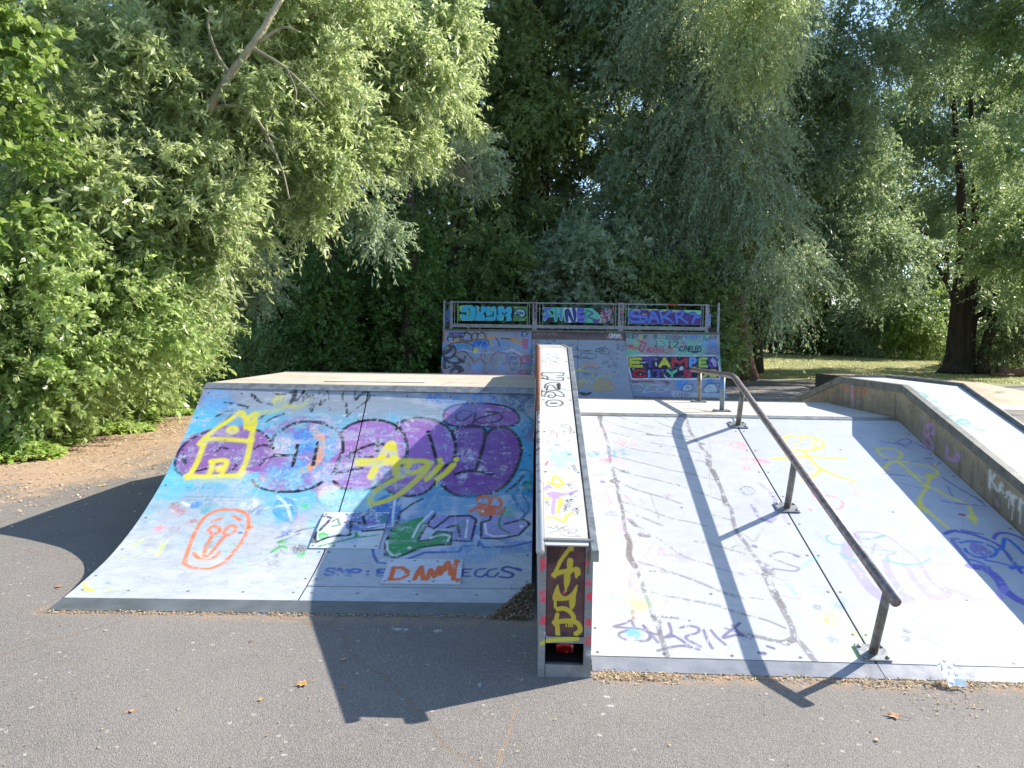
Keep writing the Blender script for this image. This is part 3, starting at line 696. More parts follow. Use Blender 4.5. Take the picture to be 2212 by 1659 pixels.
# rungs
for L, r, wv in (([(260,160),(420,215),(560,250),(700,290)], .009, .3), ([(370,128),(500,175),(640,215),(720,235)], .009, .3), ([(280,245),(420,280),(560,320),(700,350),(860,380),(1080,435)], .008, .35),
    ([(290,320),(360,340),(480,385),(640,415),(780,435),(950,470),(1100,500)], .009, .3), ([(320,440),(480,480),(640,520),(800,560),(960,590),(1150,640)], .009, .32), ([(350,540),(450,580),(560,610),(700,640),(860,680),(1000,730),(1230,810)], .009, .35),
    ([(345,650),(420,670),(520,715),(640,750),(780,790),(900,835)], .011, .3), ([(420,815),(540,850),(680,900),(820,950),(960,975),(1100,1010)], .009, .35), ([(430,880),(530,920),(640,965),(740,1005)], .012, .35), ([(460,950),(520,1000),(580,1030)], .010, .3),
    ([(560,1080),(640,1080),(720,1115),(820,1190),(930,1260),(1100,1310),(1230,1360),(1420,1400)], .011, .42), ([(530,1290),(640,1320),(760,1360)], .010, .4), ([(640,1370),(780,1375),(900,1410),(1060,1470),(1230,1540),(1380,1590)], .012, .42),
    ([(590,1520),(740,1560),(900,1590),(1060,1620),(1200,1650)], .010, .4), ([(620,275),(720,285),(860,300),(960,320),(1060,345)], .011, .3), ([(680,170),(780,210),(860,235),(950,260)], .010, .4), ([(740,130),(850,190),(950,215)], .008, .35),
    ([(840,140),(930,180)], .008, .3), ([(780,265),(920,290),(1010,300)], .011, .35), ([(1050,900),(1200,935),(1310,965)], .009, .4), ([(780,670),(900,690),(1000,730)], .012, .4), ([(1000,1130),(1120,1150),(1260,1190),(1400,1230)], .010, .5)):
    K.line(L, INK, r*.82, .66, wv+.06)
K.line([(420,570),(450,575)], INK, .018, .8, .2); K.line([(620,275),(650,278)], INK, .016, .8, .2); K.line([(480,960),(520,1005)], INK, .016, .8, .2); K.line([(570,1078),(620,1085)], INK, .024, .8, .3)
K.line([(1050,350),(1065,352)], INK, .016, .8); K.line([(640,750),(680,860),(715,945)], (120,120,120), .003, .7, .2); K.line([(1050,210),(1100,300),(1125,420),(1115,600),(1130,770)], (150,150,150), .003, .6, .2)
# coloured remnants
for x, y, r, c, o in ((230,245,.08,(235,130,130),.75),(320,200,.06,(240,160,155),.6),(450,340,.10,(240,150,140),.6),(190,435,.07,(60,150,220),.95),(300,440,.10,(80,150,210),.6),(410,415,.10,(70,140,200),.7),(550,440,.06,(90,160,205),.6),
    (310,485,.09,(240,120,125),.8),(400,500,.07,(240,160,160),.6),(1340,360,.08,(240,130,145),.9),(1380,390,.05,(240,160,170),.6),(1190,323,.03,(240,150,160),.8),(1420,480,.06,(240,140,155),.75),(1420,540,.05,(240,120,140),.85),(1205,430,.03,(240,160,165),.6),
    (1530,490,.09,(240,160,170),.5),(260,655,.03,(120,100,180),.8),(315,690,.03,(150,120,200),.8),(460,780,.05,(205,180,225),.7),(790,770,.05,(170,150,215),.8),(330,910,.06,(130,120,180),.5),(1400,720,.08,(130,130,150),.5),(140,640,.05,(215,200,230),.6),
    (1480,1290,.12,(185,170,215),.6),(1290,1320,.10,(190,180,220),.4),(900,1230,.12,(170,160,190),.5),(1380,1300,.08,(200,180,225),.6),(600,1580,.06,(110,180,220),.6),(520,1620,.12,(195,235,150),.7),(380,1530,.06,(200,240,170),.6),(320,1440,.05,(210,240,170),.5),(360,1570,.05,(130,170,215),.6)):
    K.blob(x, y, r, c, o, .62)
LIL = (178,160,214)
for L in ([(130,640),(180,600),(260,590)], [(170,790),(260,735),(330,830),(230,810),(170,790)], [(440,760),(500,820)], [(560,790),(600,830)], [(430,1060),(410,1010),(440,960),(500,960)], [(510,1300),(560,1290),(600,1310)], [(690,1445),(600,1445),(480,1440)], [(580,1350),(490,1400),(480,1470),(570,1555)],
          [(660,1140),(610,1250),(590,1230)], [(700,1250),(730,1180),(760,1240)], [(860,1240),(700,1245)], [(1150,1020),(1190,1010),(1220,1025)], [(770,1560),(770,1660)], [(510,1130),(540,1160)], [(1300,1400),(1500,1390),(1440,1350)]):
    K.line(L, LIL, .010, .7, .38)
K.line([(1510,665),(1580,720),(1640,800),(1650,900),(1620,960),(1570,965)], (150,140,200), .015, .75, .35); K.line([(1460,840),(1490,900),(1530,950),(1600,975)], (110,100,170), .014, .75, .35)
K.line([(1350,720),(1420,690),(1480,730),(1430,760),(1370,740)], (110,110,120), .006, .7, .4); K.line([(1700,900),(1730,970)], LIL, .014, .7, .3)
K.line([(1340,1060),(1400,1080),(1470,1130),(1510,1080),(1550,1010)], (140,145,150), .007, .6, .4)
GR = (128,126,146)
K.line([(1815,1250),(1760,1225),(1680,1215),(1615,1235),(1610,1260),(1680,1290),(1760,1320),(1830,1345),(1800,1368),(1700,1360),(1600,1345)], GR, .008, .85, .2); K.line([(1800,1245),(1822,1250)], GR, .014)
K.line([(1870,1330),(1920,1290),(1970,1260)], (150,215,235), .016, .85, .15); K.line([(1740,1480),(1790,1530),(1810,1545)], (150,215,235), .018, .8, .2); K.line([(1610,1400),(1700,1440),(1790,1500),(1850,1570),(1790,1590),(1700,1560)], LIL, .006, .7, .3)
K.line([(1300,1180),(1340,1165),(1410,1195)], (120,120,140), .007, .7, .3); K.line([(1470,1168),(1480,1172)], (120,120,150), .015)
K.org = CC
YE = (242,224,70)
for L in ([(270,310),(340,290),(450,290),(560,310),(610,350),(570,390),(470,405),(380,400),(300,420)], [(450,410),(510,480),(570,540),(610,570)], [(480,455),(600,460),(780,468)], [(200,470),(300,465),(470,450)], [(590,545),(540,600),(440,640)], [(610,560),(700,600),(860,650)]):
    K.line(L, YE, .014, .9, .06, soft=.010)
for p in ((430,318),(390,362),(305,330),(600,555)): K.blob(*p, .026, YE, .9, .05)
K.line([(540,320),(545,390)], YE, .02, .7, .1, soft=.012)
for L in ([(1035,400),(1070,385),(1180,395),(1230,430),(1210,465),(1130,465),(1060,430),(1035,405)], [(1190,475),(1280,560),(1370,640),(1440,700)], [(1090,545),(1150,500),(1230,495),(1350,510),(1480,545),(1520,580),(1470,620),(1340,600),(1240,520)], [(1440,700),(1400,750),(1370,830),(1440,900)], [(1500,710),(1600,770),(1720,820),(1770,850),(1800,920),(1820,990)], [(1470,600),(1430,690)], [(1380,830),(1480,920),(1600,1020)]):
    K.line(L, YE, .010, .85, .10, soft=.008)
for p, r in (((1470,605),.04),((1440,690),.035),((1800,940),.04),((1380,820),.03),((1105,550),.03),((1385,860),.035),((1510,520),.03)): K.blob(*p, r, YE, .85, .1)
VI = (120,100,190)
for L in ([(1060,330),(1120,340),(1240,350)], [(1180,350),(1240,315),(1310,325),(1280,360),(1200,355)], [(1220,350),(1270,385)], [(1340,345),(1400,375),(1450,400)], [(1380,330),(1460,370)]): K.line(L, (100,100,180), .008, .8, .3)
for L in ([(1100,480),(1190,470)], [(1310,500),(1370,490)], [(1440,480),(1500,530),(1540,500)]): K.line(L, VI, .010, .7, .35)
K.line([(1430,468),(1470,470)], (50,60,90), .014, .8, .3); K.line([(1560,620),(1700,710),(1850,800),(1910,850)], (70,70,140), .006, .85, .2); K.line([(1600,690),(1640,770)], (90,90,150), .005, .8, .2)
K.line([(1560,810),(1700,830),(1900,850),(1970,850)], VI, .012, .75, .3); K.line([(1100,590),(1260,605)], (60,60,110), .005, .8, .2); K.line([(1230,665),(1450,720)], (90,90,130), .003, .8, .2)
K.line([(1150,600),(1300,610)], (90,110,150), .004, .6, .3); K.line([(1700,915),(1730,920)], (170,50,80), .012)
RD = (228,130,145)
K.line([(600,765),(700,775),(760,820),(750,860),(690,880)], RD, .008, .8, .2); K.line([(510,740),(540,800)], RD, .012, .7, .35); K.line([(490,870),(510,880)], RD, .012, .8, .3); K.line([(855,690),(860,740),(885,780)], RD, .005, .6, .4)
K.line([(880,770),(960,750),(1080,770),(1140,820)], (190,192,200), .003, .7, .2); K.line([(500,480),(480,520),(520,560),(560,540)], (160,165,190), .006, .6, .3)
for L in ([(0,480),(160,500)], [(60,470),(120,480)]): K.line(L, RD, .02, .5, .5)
LV = (160,148,222)
K.line([(870,1130),(850,1090),(880,1060),(960,1055),(1050,1065),(1150,1110),(1240,1180),(1340,1260),(1400,1330),(1450,1420),(1500,1470)], LV, .012, .75, .15)
K.line([(860,1080),(880,1130)], (140,130,180), .026, .75, .3); K.line([(840,1150),(800,1180),(810,1260),(880,1360),(960,1480),(1060,1560),(1120,1600)], LV, .034, .85, .15, soft=.01); K.line([(1000,1520),(1100,1600)], LV, .04, .8, .15)
K.line([(1100,1290),(1130,1380),(1180,1460),(1260,1570),(1310,1585),(1240,1610)], LV, .022, .75, .2); K.line([(1260,1320),(1310,1390),(1340,1450)], LV, .018, .75, .2)
K.line([(1390,1490),(1450,1560),(1510,1580),(1600,1550),(1590,1510),(1680,1530),(1800,1590),(1900,1600),(1980,1580)], LV, .026, .8, .15)
K.line([(1380,1330),(1450,1420),(1520,1500),(1600,1530)], LV, .014, .7, .2)
K.line([(990,1250),(1020,1150),(1090,1190),(1190,1230),(1000,1245)], (165,150,205), .008, .8, .3, smooth=False); K.line([(930,1112),(1010,1105),(1090,1085)], (90,150,200), .010, .8, .25)
K.line([(900,1165),(1020,1195),(1150,1210),(1300,1205),(1420,1200)], (130,165,215), .006, .75, .3); K.line([(1190,1110),(1290,1070),(1400,1055),(1490,1065),(1560,1090),(1520,1160),(1420,1210)], (165,175,215), .010, .7, .4)
K.line([(1110,1250),(1140,1290),(1260,1315),(1390,1305),(1460,1270)], (110,165,225), .010, .8, .2); K.line([(1480,1270),(1540,1310),(1700,1310)], LV, .010, .7, .4); K.line([(650,1080),(630,1110),(680,1150),(780,1160)], (110,165,215), .008, .8, .35); K.line([(750,1230),(790,1265),(860,1280)], (110,170,225), .014, .8, .15)
for p in ((1530,1190),(1450,1200),(1620,1240)): K.blob(*p, .10, (150,200,225), .55, .6)
DB = (40,110,205)
K.line([(1580,1070),(1640,1050),(1780,1070),(1900,1110),(1990,1150),(2060,1210),(2120,1290),(2190,1380)], (80,70,180), .013, .9, .1); K.line([(1620,1060),(1690,1040),(1880,1075)], (70,80,180), .009, .85, .2)
K.line([(1970,1110),(2000,1070),(2080,1065),(2180,1100),(2212,1120)], (85,70,180), .012, .9, .1); K.line([(1780,1330),(1900,1350),(2000,1430),(2060,1520),(2150,1590),(2212,1620)], (85,80,190), .028, .85, .1, soft=.005)
K.line([(1680,1110),(1640,1120),(1690,1190),(1780,1310)], (80,80,180), .014, .7, .3); K.line([(2000,1590),(2060,1500)], LV, .02, .7, .2)
K.line([(1700,1140),(1800,1130),(1900,1150),(1990,1200),(1960,1250),(1850,1260),(1760,1220),(1740,1190)], DB, .011, .95, .1); K.line([(1990,1200),(2040,1180),(2060,1110),(2130,1150),(2212,1230)], DB, .012, .95, .1); K.line([(1760,1270),(1860,1300),(1940,1340)], DB, .009, .95, .1); K.line([(1900,1280),(2050,1310),(2180,1350)], DB, .009, .95, .1); K.line([(2110,1345),(2150,1335),(2212,1340)], DB, .015, .95, .1)
K.poly([(1790,1140),(1880,1160),(1960,1230),(1870,1250),(1780,1200)], (110,90,190), .7, .3)
# tag at the foot and marks around the seam
K.org = C4
VT = (98,92,132)
for L in ([(1110,1045),(1085,1000),(1030,1025),(945,1050),(1040,1060),(1160,1070),(1240,1110),(1230,1160),(1130,1170),(1020,1150),(985,1110),(1060,1080)], [(1190,1040),(1260,1120),(1310,1180)], [(1190,1045),(1230,1090),(1320,1110),(1325,1000)], [(1400,1020),(1420,1100),(1370,1140),(1440,1130)], [(1430,1120),(1500,1160),(1580,1220)],
          [(1500,1060),(1560,1045),(1640,1060),(1640,1100),(1540,1140),(1660,1215)], [(1690,1080),(1720,1160),(1760,1230)], [(1750,1080),(1800,1140),(1870,1200)], [(1990,1020),(1850,1140),(1960,1120),(2060,1140)], [(1310,1250),(1400,1225),(1520,1210),(1650,1240)], [(1930,1040),(1990,1110)]):
    K.line(L, VT, .0085, .85, .2)
K.blob(1105, 1110, .05, (90,170,220), .9, .4); K.blob(1030, 920, .05, (130,190,225), .6, .5); K.blob(1140, 870, .06, (190,235,140), .7, .4)
K.line([(1265,965),(1360,970),(1460,980),(1570,1000)], INK, .010, .8, .3); K.line([(1270,960),(1310,1040),(1340,1150),(1385,1290)], INK, .014, .8, .35); K.line([(1180,730),(1230,840),(1260,960)], (120,118,118), .012, .6, .5)
K.line([(1070,640),(1080,780),(1100,900)], (170,160,140), .004, .7, .2); K.line([(1100,920),(1105,985)], (150,130,100), .010, .8, .1); K.line([(930,215),(960,370)], (170,165,150), .003, .6); K.line([(935,215),(1015,310)], (150,140,120), .003, .6)
K.org = C6
K.line([(260,500),(330,600),(370,700),(440,830),(460,900),(520,970),(600,1075)], INK, .017, .75, .38); K.line([(270,455),(300,490)], INK, .03, .7, .35)
K.line([(100,890),(230,910),(330,935),(430,945)], INK, .014, .75, .35); K.line([(400,950),(450,925)], INK, .022, .75, .35)
K.line([(0,720),(130,760),(280,800),(400,850)], INK, .008, .7, .4); K.line([(0,620),(120,640),(250,660)], INK, .006, .6, .4); K.line([(0,850),(100,885),(170,920)], VT, .006, .8, .2); K.line([(230,1015),(262,1018)], VT, .012); K.line([(280,970),(325,985)], VT, .008)
for x, y, r, c, o in ((700,790,.06,(185,245,80),.9),(870,850,.09,(200,240,120),.8),(780,690,.07,(110,160,200),.6),(830,800,.08,(190,230,190),.6),(720,930,.04,(110,140,190),.6),(840,1000,.06,(200,245,130),.7),(700,980,.05,(190,245,130),.6),(1210,870,.03,(110,112,120),.7),(1200,920,.03,(120,122,130),.7),(610,710,.03,(120,120,130),.6),(940,745,.03,(200,180,150),.6)):
    K.blob(x, y, r, c, o, .5)
for L in ([(1240,790),(1300,840),(1350,880)], [(1230,880),(1330,920),(1430,970)], [(1410,820),(1470,860)], [(1520,920),(1560,935)]): K.line(L, (130,132,140), .006, .6, .45)
for L in ([(1430,600),(1530,760),(1600,830)], [(1690,890),(1830,1000)], [(1560,480),(1700,640)]): K.line(L, (190,192,200), .002, .6)
K.scuffs(420, (128,130,136), (.03,.16), .002, .45); K.scuffs(60, (235,236,240), (.1,.5), .002, .5, None, 1.2)
K.grime(.20, (150,152,158), .45); K.grime(.12, (190,176,150), .7)
K.flecks(50, [(150,140,128),(120,120,124)], .005, None, .6)
for u in (.012, .13, .25, .37, jS/K.W-.014, jS/K.W+.014, .62, .74, .87, .988): K.screws([u], [.012, (iP-4)/K.H])
for v in np.linspace(.10, .9, 8): K.screws([.012, jS/K.W-.012, jS/K.W+.012, .988], [v]); 
for v in np.linspace(.2, .8, 3): K.screws([.25, .75], [v])
# cold grey of the foot plate
BANK = empty('flat_bank', (1.7, 4.9, 0), 'wide pale flat bank ramp with a worn black drawn track, under the long handrail', 'skate ramp')
a = sub(K, 0, iP, 0, jS).build('ramp_panel', M_PAINT, BANK); a['label'] = 'pale panel with a faded black drawn track'
b = sub(K, 0, iP, jS+1, K.W).build('ramp_panel', M_PAINT, BANK); b['label'] = 'bluish white panel with yellow stick figures'
mb = MB()
q = [bank_pt(XB0, .100, .001), bank_pt(XS-.002, .100, .001), bank_pt(XS-.002, 0, .004), bank_pt(XB0, 0, .004)]
mb.add(q+[p-np.array([0,0,.003]) for p in q], [(0,3,2,1),(3,7,6,2)])
q = [bank_pt(XS+.002, .100, .001), bank_pt(XB1, .100, .001), bank_pt(XB1, 0, .004), bank_pt(XS+.002, 0, .004)]
mb.add(q+[p-np.array([0,0,.003]) for p in q], [(0,3,2,1),(3,7,6,2)])
mb.build('threshold_plate', M_PLATE2, BANK)
mb = MB(); mb.prism([(6.302,.9465),(6.345,.9525),(6.345,.93),(6.26,.90),(6.26,.938)], XB0, XB1); mb.build('coping_strip', M_STEEL, BANK)
KD = Canvas(bil((XB0,7.74,.950), (XB1,7.74,.950), (XB1,6.348,.950), (XB0,6.348,.950), .012), .012, (202,196,186))
KD.org = CB; KD.blend(sst(.35, .8, np.linspace(0, 1, KD.W))[None]*np.ones((KD.H, 1), np.float32), (200,204,204), .7)
KD.line([(890,65),(1020,75),(1150,100),(1050,80)], (120,112,100), .04, .6, .3); KD.blob(1420, 75, .12, (150,200,225), .6, .5); KD.blob(1600, 80, .10, (165,205,225), .4, .5)
KD.grime(.30, (160,148,130), .4); KD.scuffs(60, (130,122,112), (.05,.25), .004, .4)
KD.build('deck', M_PAINT, BANK)
prof = [(3.52,.0),(3.56,.025),(6.29,.925),(6.33,.93),(7.74,.935),(10.6,.0)]
mb = MB(); mb.prism(prof, XB0+.004, XB1-.004); mb.build('side_panel', M_PLY, BANK)
KS = Canvas(bil((XB0,10.65,.0), (XB1,10.65,.0), (XB1,7.74,.948), (XB0,7.74,.948), .05), .05, (190,186,178)); KS.build('back_slope', M_PAINT, BANK)

# ================================================================ NARROW CENTRE BOX
BOX = empty('ledge_box', (.16, 4.8, 0), 'narrow raised ledge box with a white top running down between the two ramps', 'skate obstacle')
def ztop(Y): return .640+(min(Y, 6.30)-3.33)*(1.508-.640)/(6.30-3.33) + (max(0, min(Y, 8.07)-6.30))*.004 - max(0, Y-8.07)*.29
def xl(Y): return .036-(Y-3.36)*.0045
def xr(Y): return .286+(Y-3.36)*.002
mb = MB()
Ys = [3.40, 6.30, 8.07, 11.6]
for y0, y1 in zip(Ys[:-1], Ys[1:]):
    d = .016
    mb.hexa([(xl(y0)+.004,y0,0),(xr(y0)-.004,y0,0),(xr(y1)-.004,y1,0),(xl(y1)+.004,y1,0),(xl(y0)+.004,y0,ztop(y0)-d),(xr(y0)-.004,y0,ztop(y0)-d),(xr(y1)-.004,y1,ztop(y1)-d),(xl(y1)+.004,y1,ztop(y1)-d)])
M_SIDE = m_basic('pale_side_sheet', (150,146,138), (190,186,178), 5, .6)
# body starts behind the recess so the opening is a real hollow
mb.v = [v if v[1] > 3.41 else (v[0], 3.62, v[2]) for v in mb.v]
mb.build('side_panel', M_SIDE, BOX)
def boxcv(y0, y1, cell=.004):
    e = .058; f = .262
    a = (xl(y1)+.022, y1, ztop(y1)); b = (xr(y1)-.024, y1, ztop(y1)); c = (xr(y0)-.024, y0, ztop(y0)); d = (xl(y0)+.022, y0, ztop(y0))
    return Canvas(bil(a, b, c, d, cell), cell, (200,198,194))
TP = boxcv(3.335, 6.30); TP.org = (2000, 1350, .4822)
TI = (42,40,42)
# HUGO sideways
TP.poly([(350,290),(530,291),(522,356),(400,352),(350,340)], (170,170,172), .35, .3, smooth=False)
TP.lines([[(352,291),(530,292),(523,318),(476,316)], [(352,291),(344,316),(384,320),(398,334),(392,347),(350,342),(346,334)], [(392,350),(460,354),(522,357),(526,334),(472,330)]], TI, r=.0065, op=.95, wear=.06, smooth=False)
TP.line([(350,338),(392,344)], TI, .009, .9, .05); TP.line([(505,300),(524,304)], TI, .008, .9, .05)
TP.lines([[(370,420),(380,390),(420,375),(490,378),(495,425),(470,430),(430,395),(400,400),(385,440)], [(345,440),(380,450),(440,440),(500,450),(530,480),(520,490),(460,480)], [(370,480),(390,455),(440,455),(460,480),(430,500),(400,490),(410,475),(430,480)], [(345,440),(345,480),(375,490)]], TI, r=.007, op=.95, wear=.1)
TP.line([(400,395),(470,400),(540,430)], (165,165,168), .010, .8, .2); TP.line([(480,385),(488,425)], TI, .012)
TP.lines([[(383,548),(400,525),(450,518),(500,525),(520,545),(500,565),(450,572),(400,568)]], TI, r=.007, closed=True, op=.95, wear=.08); TP.line([(425,545),(465,545)], TI, .012, .95, .1)
TP.line([(350,105),(520,110)], (190,186,180), .004, .6, .3)
for _ in range(60): TP.line([(random.gauss(440, 40), random.gauss(165, 25))]*2, (60,58,56), random.uniform(.002,.006), .6, .5)
for _ in range(45):
    x, y = random.gauss(440, 40), random.gauss(170, 28); TP.line([(x, y), (x+random.uniform(-25, 25), y+random.uniform(-8, 8)), (x+random.uniform(-10, 20), y+random.uniform(-10, 10))], (70,68,66), .0018, .7, .45)
TP.line([(385,250),(460,250)], (90,88,86), .002, .8, .3)
TP.lines([[(460,620),(455,640),(470,650),(458,665)], [(445,632),(470,632)]], (120,130,140), r=.003, op=.7, wear=.4)
TP.lines([[(505,735),(520,722),(560,722),(585,740),(570,752),(530,745),(520,735),(550,730)]], TI, r=.0022, op=.8); TP.text('OREN', (577,745), (577,800), (16,0), TI, .0014, 1.3, .85); TP.line([(515,780),(535,775),(530,790)], TI, .002, .8)
for L in ([(400,745),(420,740)], [(395,775),(430,770),(425,795)], [(440,765),(445,790)], [(405,825),(425,822)], [(470,790),(475,830)]): TP.line(L, (215,90,100), .004, .7, .35)
TP.line([(395,880),(410,855),(450,850),(470,870)], (120,150,170), .002, .8); TP.blob(475, 890, .03, (120,125,130), .6, .6); TP.line([(560,855),(585,850)], TI, .002)
for x, y, r in ((460,1000,.06),(540,960,.05),(500,1060,.05),(440,940,.04),(580,1010,.05)): TP.blob(x, y, r, (150,210,235), .75, .45)
TP.blob(575, 970, .022, (130,135,145), .8, .3); TP.line([(380,1060),(395,1025)], (230,80,90), .007, .85, .2); TP.line([(370,1055),(420,1050),(545,1070)], (225,110,115), .003, .8, .3)
TP.text('XENOS', (590,1060), (620,1115), (26,-6), TI, .0015, 1.3, .85); TP.line([(555,1095),(575,1085),(560,1070)], TI, .0015)
TP.blob(430, 1090, .04, (235,190,190), .5, .5)
YB = (238,200,40)
for L in ([(390,1205),(440,1215),(520,1220),(500,1180),(450,1150),(430,1210)], [(440,1215),(500,1250)], [(365,1330),(430,1340),(500,1340),(490,1400),(520,1370)], [(360,1500),(440,1490),(530,1530),(550,1480),(600,1455)], [(490,1390),(480,1450)], [(480,1360),(520,1340)]):
    TP.line(L, YB, .0085, .95, .12)
PV = (176,150,212)
for L in ([(375,1260),(395,1235),(420,1245)], [(400,1300),(440,1285),(540,1300),(640,1270)], [(440,1290),(450,1340),(440,1400),(440,1460)], [(420,1320),(480,1330)]): TP.line(L, PV, .011, .95, .1)
TP.poly([(400,1285),(460,1280),(540,1300),(480,1325),(410,1315)], PV, .95, .1); TP.poly([(570,1310),(610,1280),(640,1265),(610,1300)], TI, .8, .3)
for cx, cy, n in ((580,1225,22),(560,1360,60),(400,1370,24),(540,1410,30),(630,1435,40),(600,1330,20)):
    for _ in range(n):
        x, y = random.gauss(cx, 16), random.gauss(cy, 16); TP.line([(x, y), (x+random.uniform(-8, 10), y+random.uniform(-5, 5))], (40,40,46), .0022, .85, .3)
for L in ([(385,1565),(410,1580),(425,1570),(440,1590),(470,1560),(480,1590),(520,1570),(530,1590),(630,1590),(625,1620)], [(395,1625),(480,1600),(560,1560)], [(490,1610),(560,1600),(640,1640),(660,1650),(540,1645),(495,1625)], [(560,1610),(575,1630)], [(555,1622),(580,1618)]):
    TP.line(L, (60,60,62), .0016, .9, .1)
TP.grime(.25, (170,160,145), .2); TP.scuffs(60, (110,108,104), (.02,.08), .0014, .5); TP.screws([.06,.94], [.01,.12,.245,.255,.40,.58,.76,.985])
i2 = int(TP.H*.335)
sub(TP, 0, i2, 0, TP.W).build('top_panel', M_PAINT, BOX, .008)['label'] = 'white panel with a sideways name in black block letters'
sub(TP, i2+1, TP.H, 0, TP.W).build('top_panel', M_PAINT, BOX, .008)['label'] = 'white panel with yellow and lilac marks'
mb = MB(); mb.hexa([(xl(6.3)+.02,6.304,ztop(6.3)-.008),(xr(6.3)-.02,6.304,ztop(6.3)-.008),(xr(8)-.02,8.07,ztop(8.07)-.008),(xl(8)+.02,8.07,ztop(8.07)-.008),(xl(6.3)+.02,6.304,ztop(6.3)+.001),(xr(6.3)-.02,6.304,ztop(6.3)+.001),(xr(8)-.02,8.07,ztop(8.07)+.001),(xl(8)+.02,8.07,ztop(8.07)+.001)])
o = mb.build('top_panel', M_SIDE, BOX)
# coping pipe (left) : rusty upstream, scraped pale near the viewer
mp, n, bb = newmat('scraped_pipe')
ge = n.nodes.new('ShaderNodeNewGeometry'); sx = n.nodes.new('ShaderNodeSeparateXYZ'); n.links.new(ge.outputs['Position'], sx.inputs[0])
ad = n.nodes.new('ShaderNodeMath'); ad.operation = 'MULTIPLY_ADD'; ad.inputs[1].default_value = 1.0
n.links.new(noise(n, 16, 5), ad.inputs[0]); n.links.new(ramp(n, sx.outputs['Y'], 3.3, 5.6, -.28, .22), ad.inputs[2])
cc = mixc(n, ramp(n, ad.outputs[0], .42, .56), L3((186,184,182)), L3((124,78,60)))
n.links.new(cc, bb.inputs['Base Color']); bb.inputs['Roughness'].default_value = .45; bb.inputs['Metallic'].default_value = .2
bump(n, bb, noise(n, 90, 3), .3, .003)
mb = MB(); mb.tube([(xl(3.3)+.002,3.285,ztop(3.285)-.006),(xl(6.3)+.003,6.30,ztop(6.30)-.004),(xl(8)+.004,8.07,ztop(8.07)-.004),(xl(9.5)+.004,9.6,ztop(9.6)-.004)], .0195, 16)
mb.build('coping_pipe', mp, BOX, True)
mb = MB()
for y0, y1 in ((3.285,6.30),(6.30,8.07),(8.07,9.6)):
    x0a, x1a, x0b, x1b = xr(y0)-.016, xr(y0)+.020, xr(y1)-.016, xr(y1)+.020
    mb.hexa([(x0a,y0,ztop(y0)-.048),(x1a,y0,ztop(y0)-.048),(x1b,y1,ztop(y1)-.048),(x0b,y1,ztop(y1)-.048),(x0a,y0,ztop(y0)+.006),(x1a,y0,ztop(y0)+.006),(x1b,y1,ztop(y1)+.006),(x0b,y1,ztop(y1)+.006)])
mb.build('steel_angle', M_STEEL, BOX, bevel=.003)
# front face
yF = 3.36
FZ = lambda py: float(ony(1220, 1080+.2604*py, yF)[2])
zt, zs, zo1, zo0 = FZ(378), FZ(1130), FZ(1192), FZ(1366)
FR = Canvas(bil((.036,yF,FZ(330)), (.286,yF,FZ(330)), (.286,yF,.0), (.036,yF,.0), .003), .003, (132,134,134))
FR.org = C4
FR.grime(.5, (95,86,78), .1); FR.grime(.4, (165,168,170), .05)
FR.blob(730, 480, .03, (110,84,66), .6, .5); FR.line([(735,430),(730,610)], (100,86,70), .006, .8, .4)
for x, y, r in ((360,520,.028),(360,800,.035),(375,1000,.03),(735,690,.02),(745,800,.028),(735,1020,.025),(720,530,.015),(740,1170,.025),(345,560,.02)): FR.blob(x, y, r, (225,50,85), .85, .3)
FR.line([(345,1190),(420,1165),(560,1155),(640,1150)], (200,190,50), .010, .9, .15)
FR.line([(380,1100),(385,1125)], (225,225,225), .006); FR.blob(740, 1270, .02, (205,205,205), .7, .5)
cP0, cP1 = int(.038/.250*FR.W), int(.212/.250*FR.W)
def zrow(z): return int(round((FZ(330)-z)/FZ(330)*(FR.H-1)))
r0, r1, r2, r3 = zrow(zt), zrow(zs), zrow(zo1), zrow(zo0)
FRM = []
sub(FR, 0, FR.H, 0, cP0).build('frame_post', M_PAINT, BOX, .03); sub(FR, 0, FR.H, cP1, FR.W).build('frame_post', M_PAINT, BOX, .03)
sub(FR, 0, r0, cP0, cP1+1).build('frame_bar', M_PAINT, BOX, .03); sub(FR, r1+1, r2, cP0, cP1+1).build('frame_bar', M_PAINT, BOX, .03); sub(FR, r3, FR.H, cP0, cP1+1).build('frame_bar', M_PAINT, BOX, .03)
xa, xb = .036+.250*cP0/FR.W, .036+.250*cP1/FR.W
BP = Canvas(bil((xa,yF+.006,zt), (xb,yF+.006,zt), (xb,yF+.006,zs), (xa,yF+.006,zs), .002), .002, (84,52,54))
BP.org = C4; BP.grime(.5, (110,84,84), .05); BP.poly([(395,385),(500,385),(470,500),(400,530)], (52,30,36), .8, .1); BP.scuffs(60, (48,34,34), (.01,.06), .001, .6)
YT = (190,172,58)
BP.line([(590,385),(550,440),(500,510),(460,600)], YT, .009, .97, .04, smooth=False); BP.line([(600,370),(595,410)], YT, .009, .9)
BP.line([(445,620),(500,600),(580,585),(640,575),(648,610)], YT, .0115, .97, .04); BP.line([(448,620),(455,640)], YT, .006); BP.line([(630,600),(634,640)], YT, .006)
BP.line([(582,505),(580,540)], YT, .0145, .97); BP.line([(578,560),(575,600)], YT, .012); BP.poly([(535,610),(580,615),(580,680),(545,750),(530,680)], YT, .97, .03); BP.line([(548,700),(545,755)], YT, .0045)
BP.poly([(480,700),(500,770),(540,800),(590,770),(640,700),(635,770),(600,825),(445,832),(450,760)], YT, .97, .03); BP.line([(458,830),(458,890)], YT, .0065)
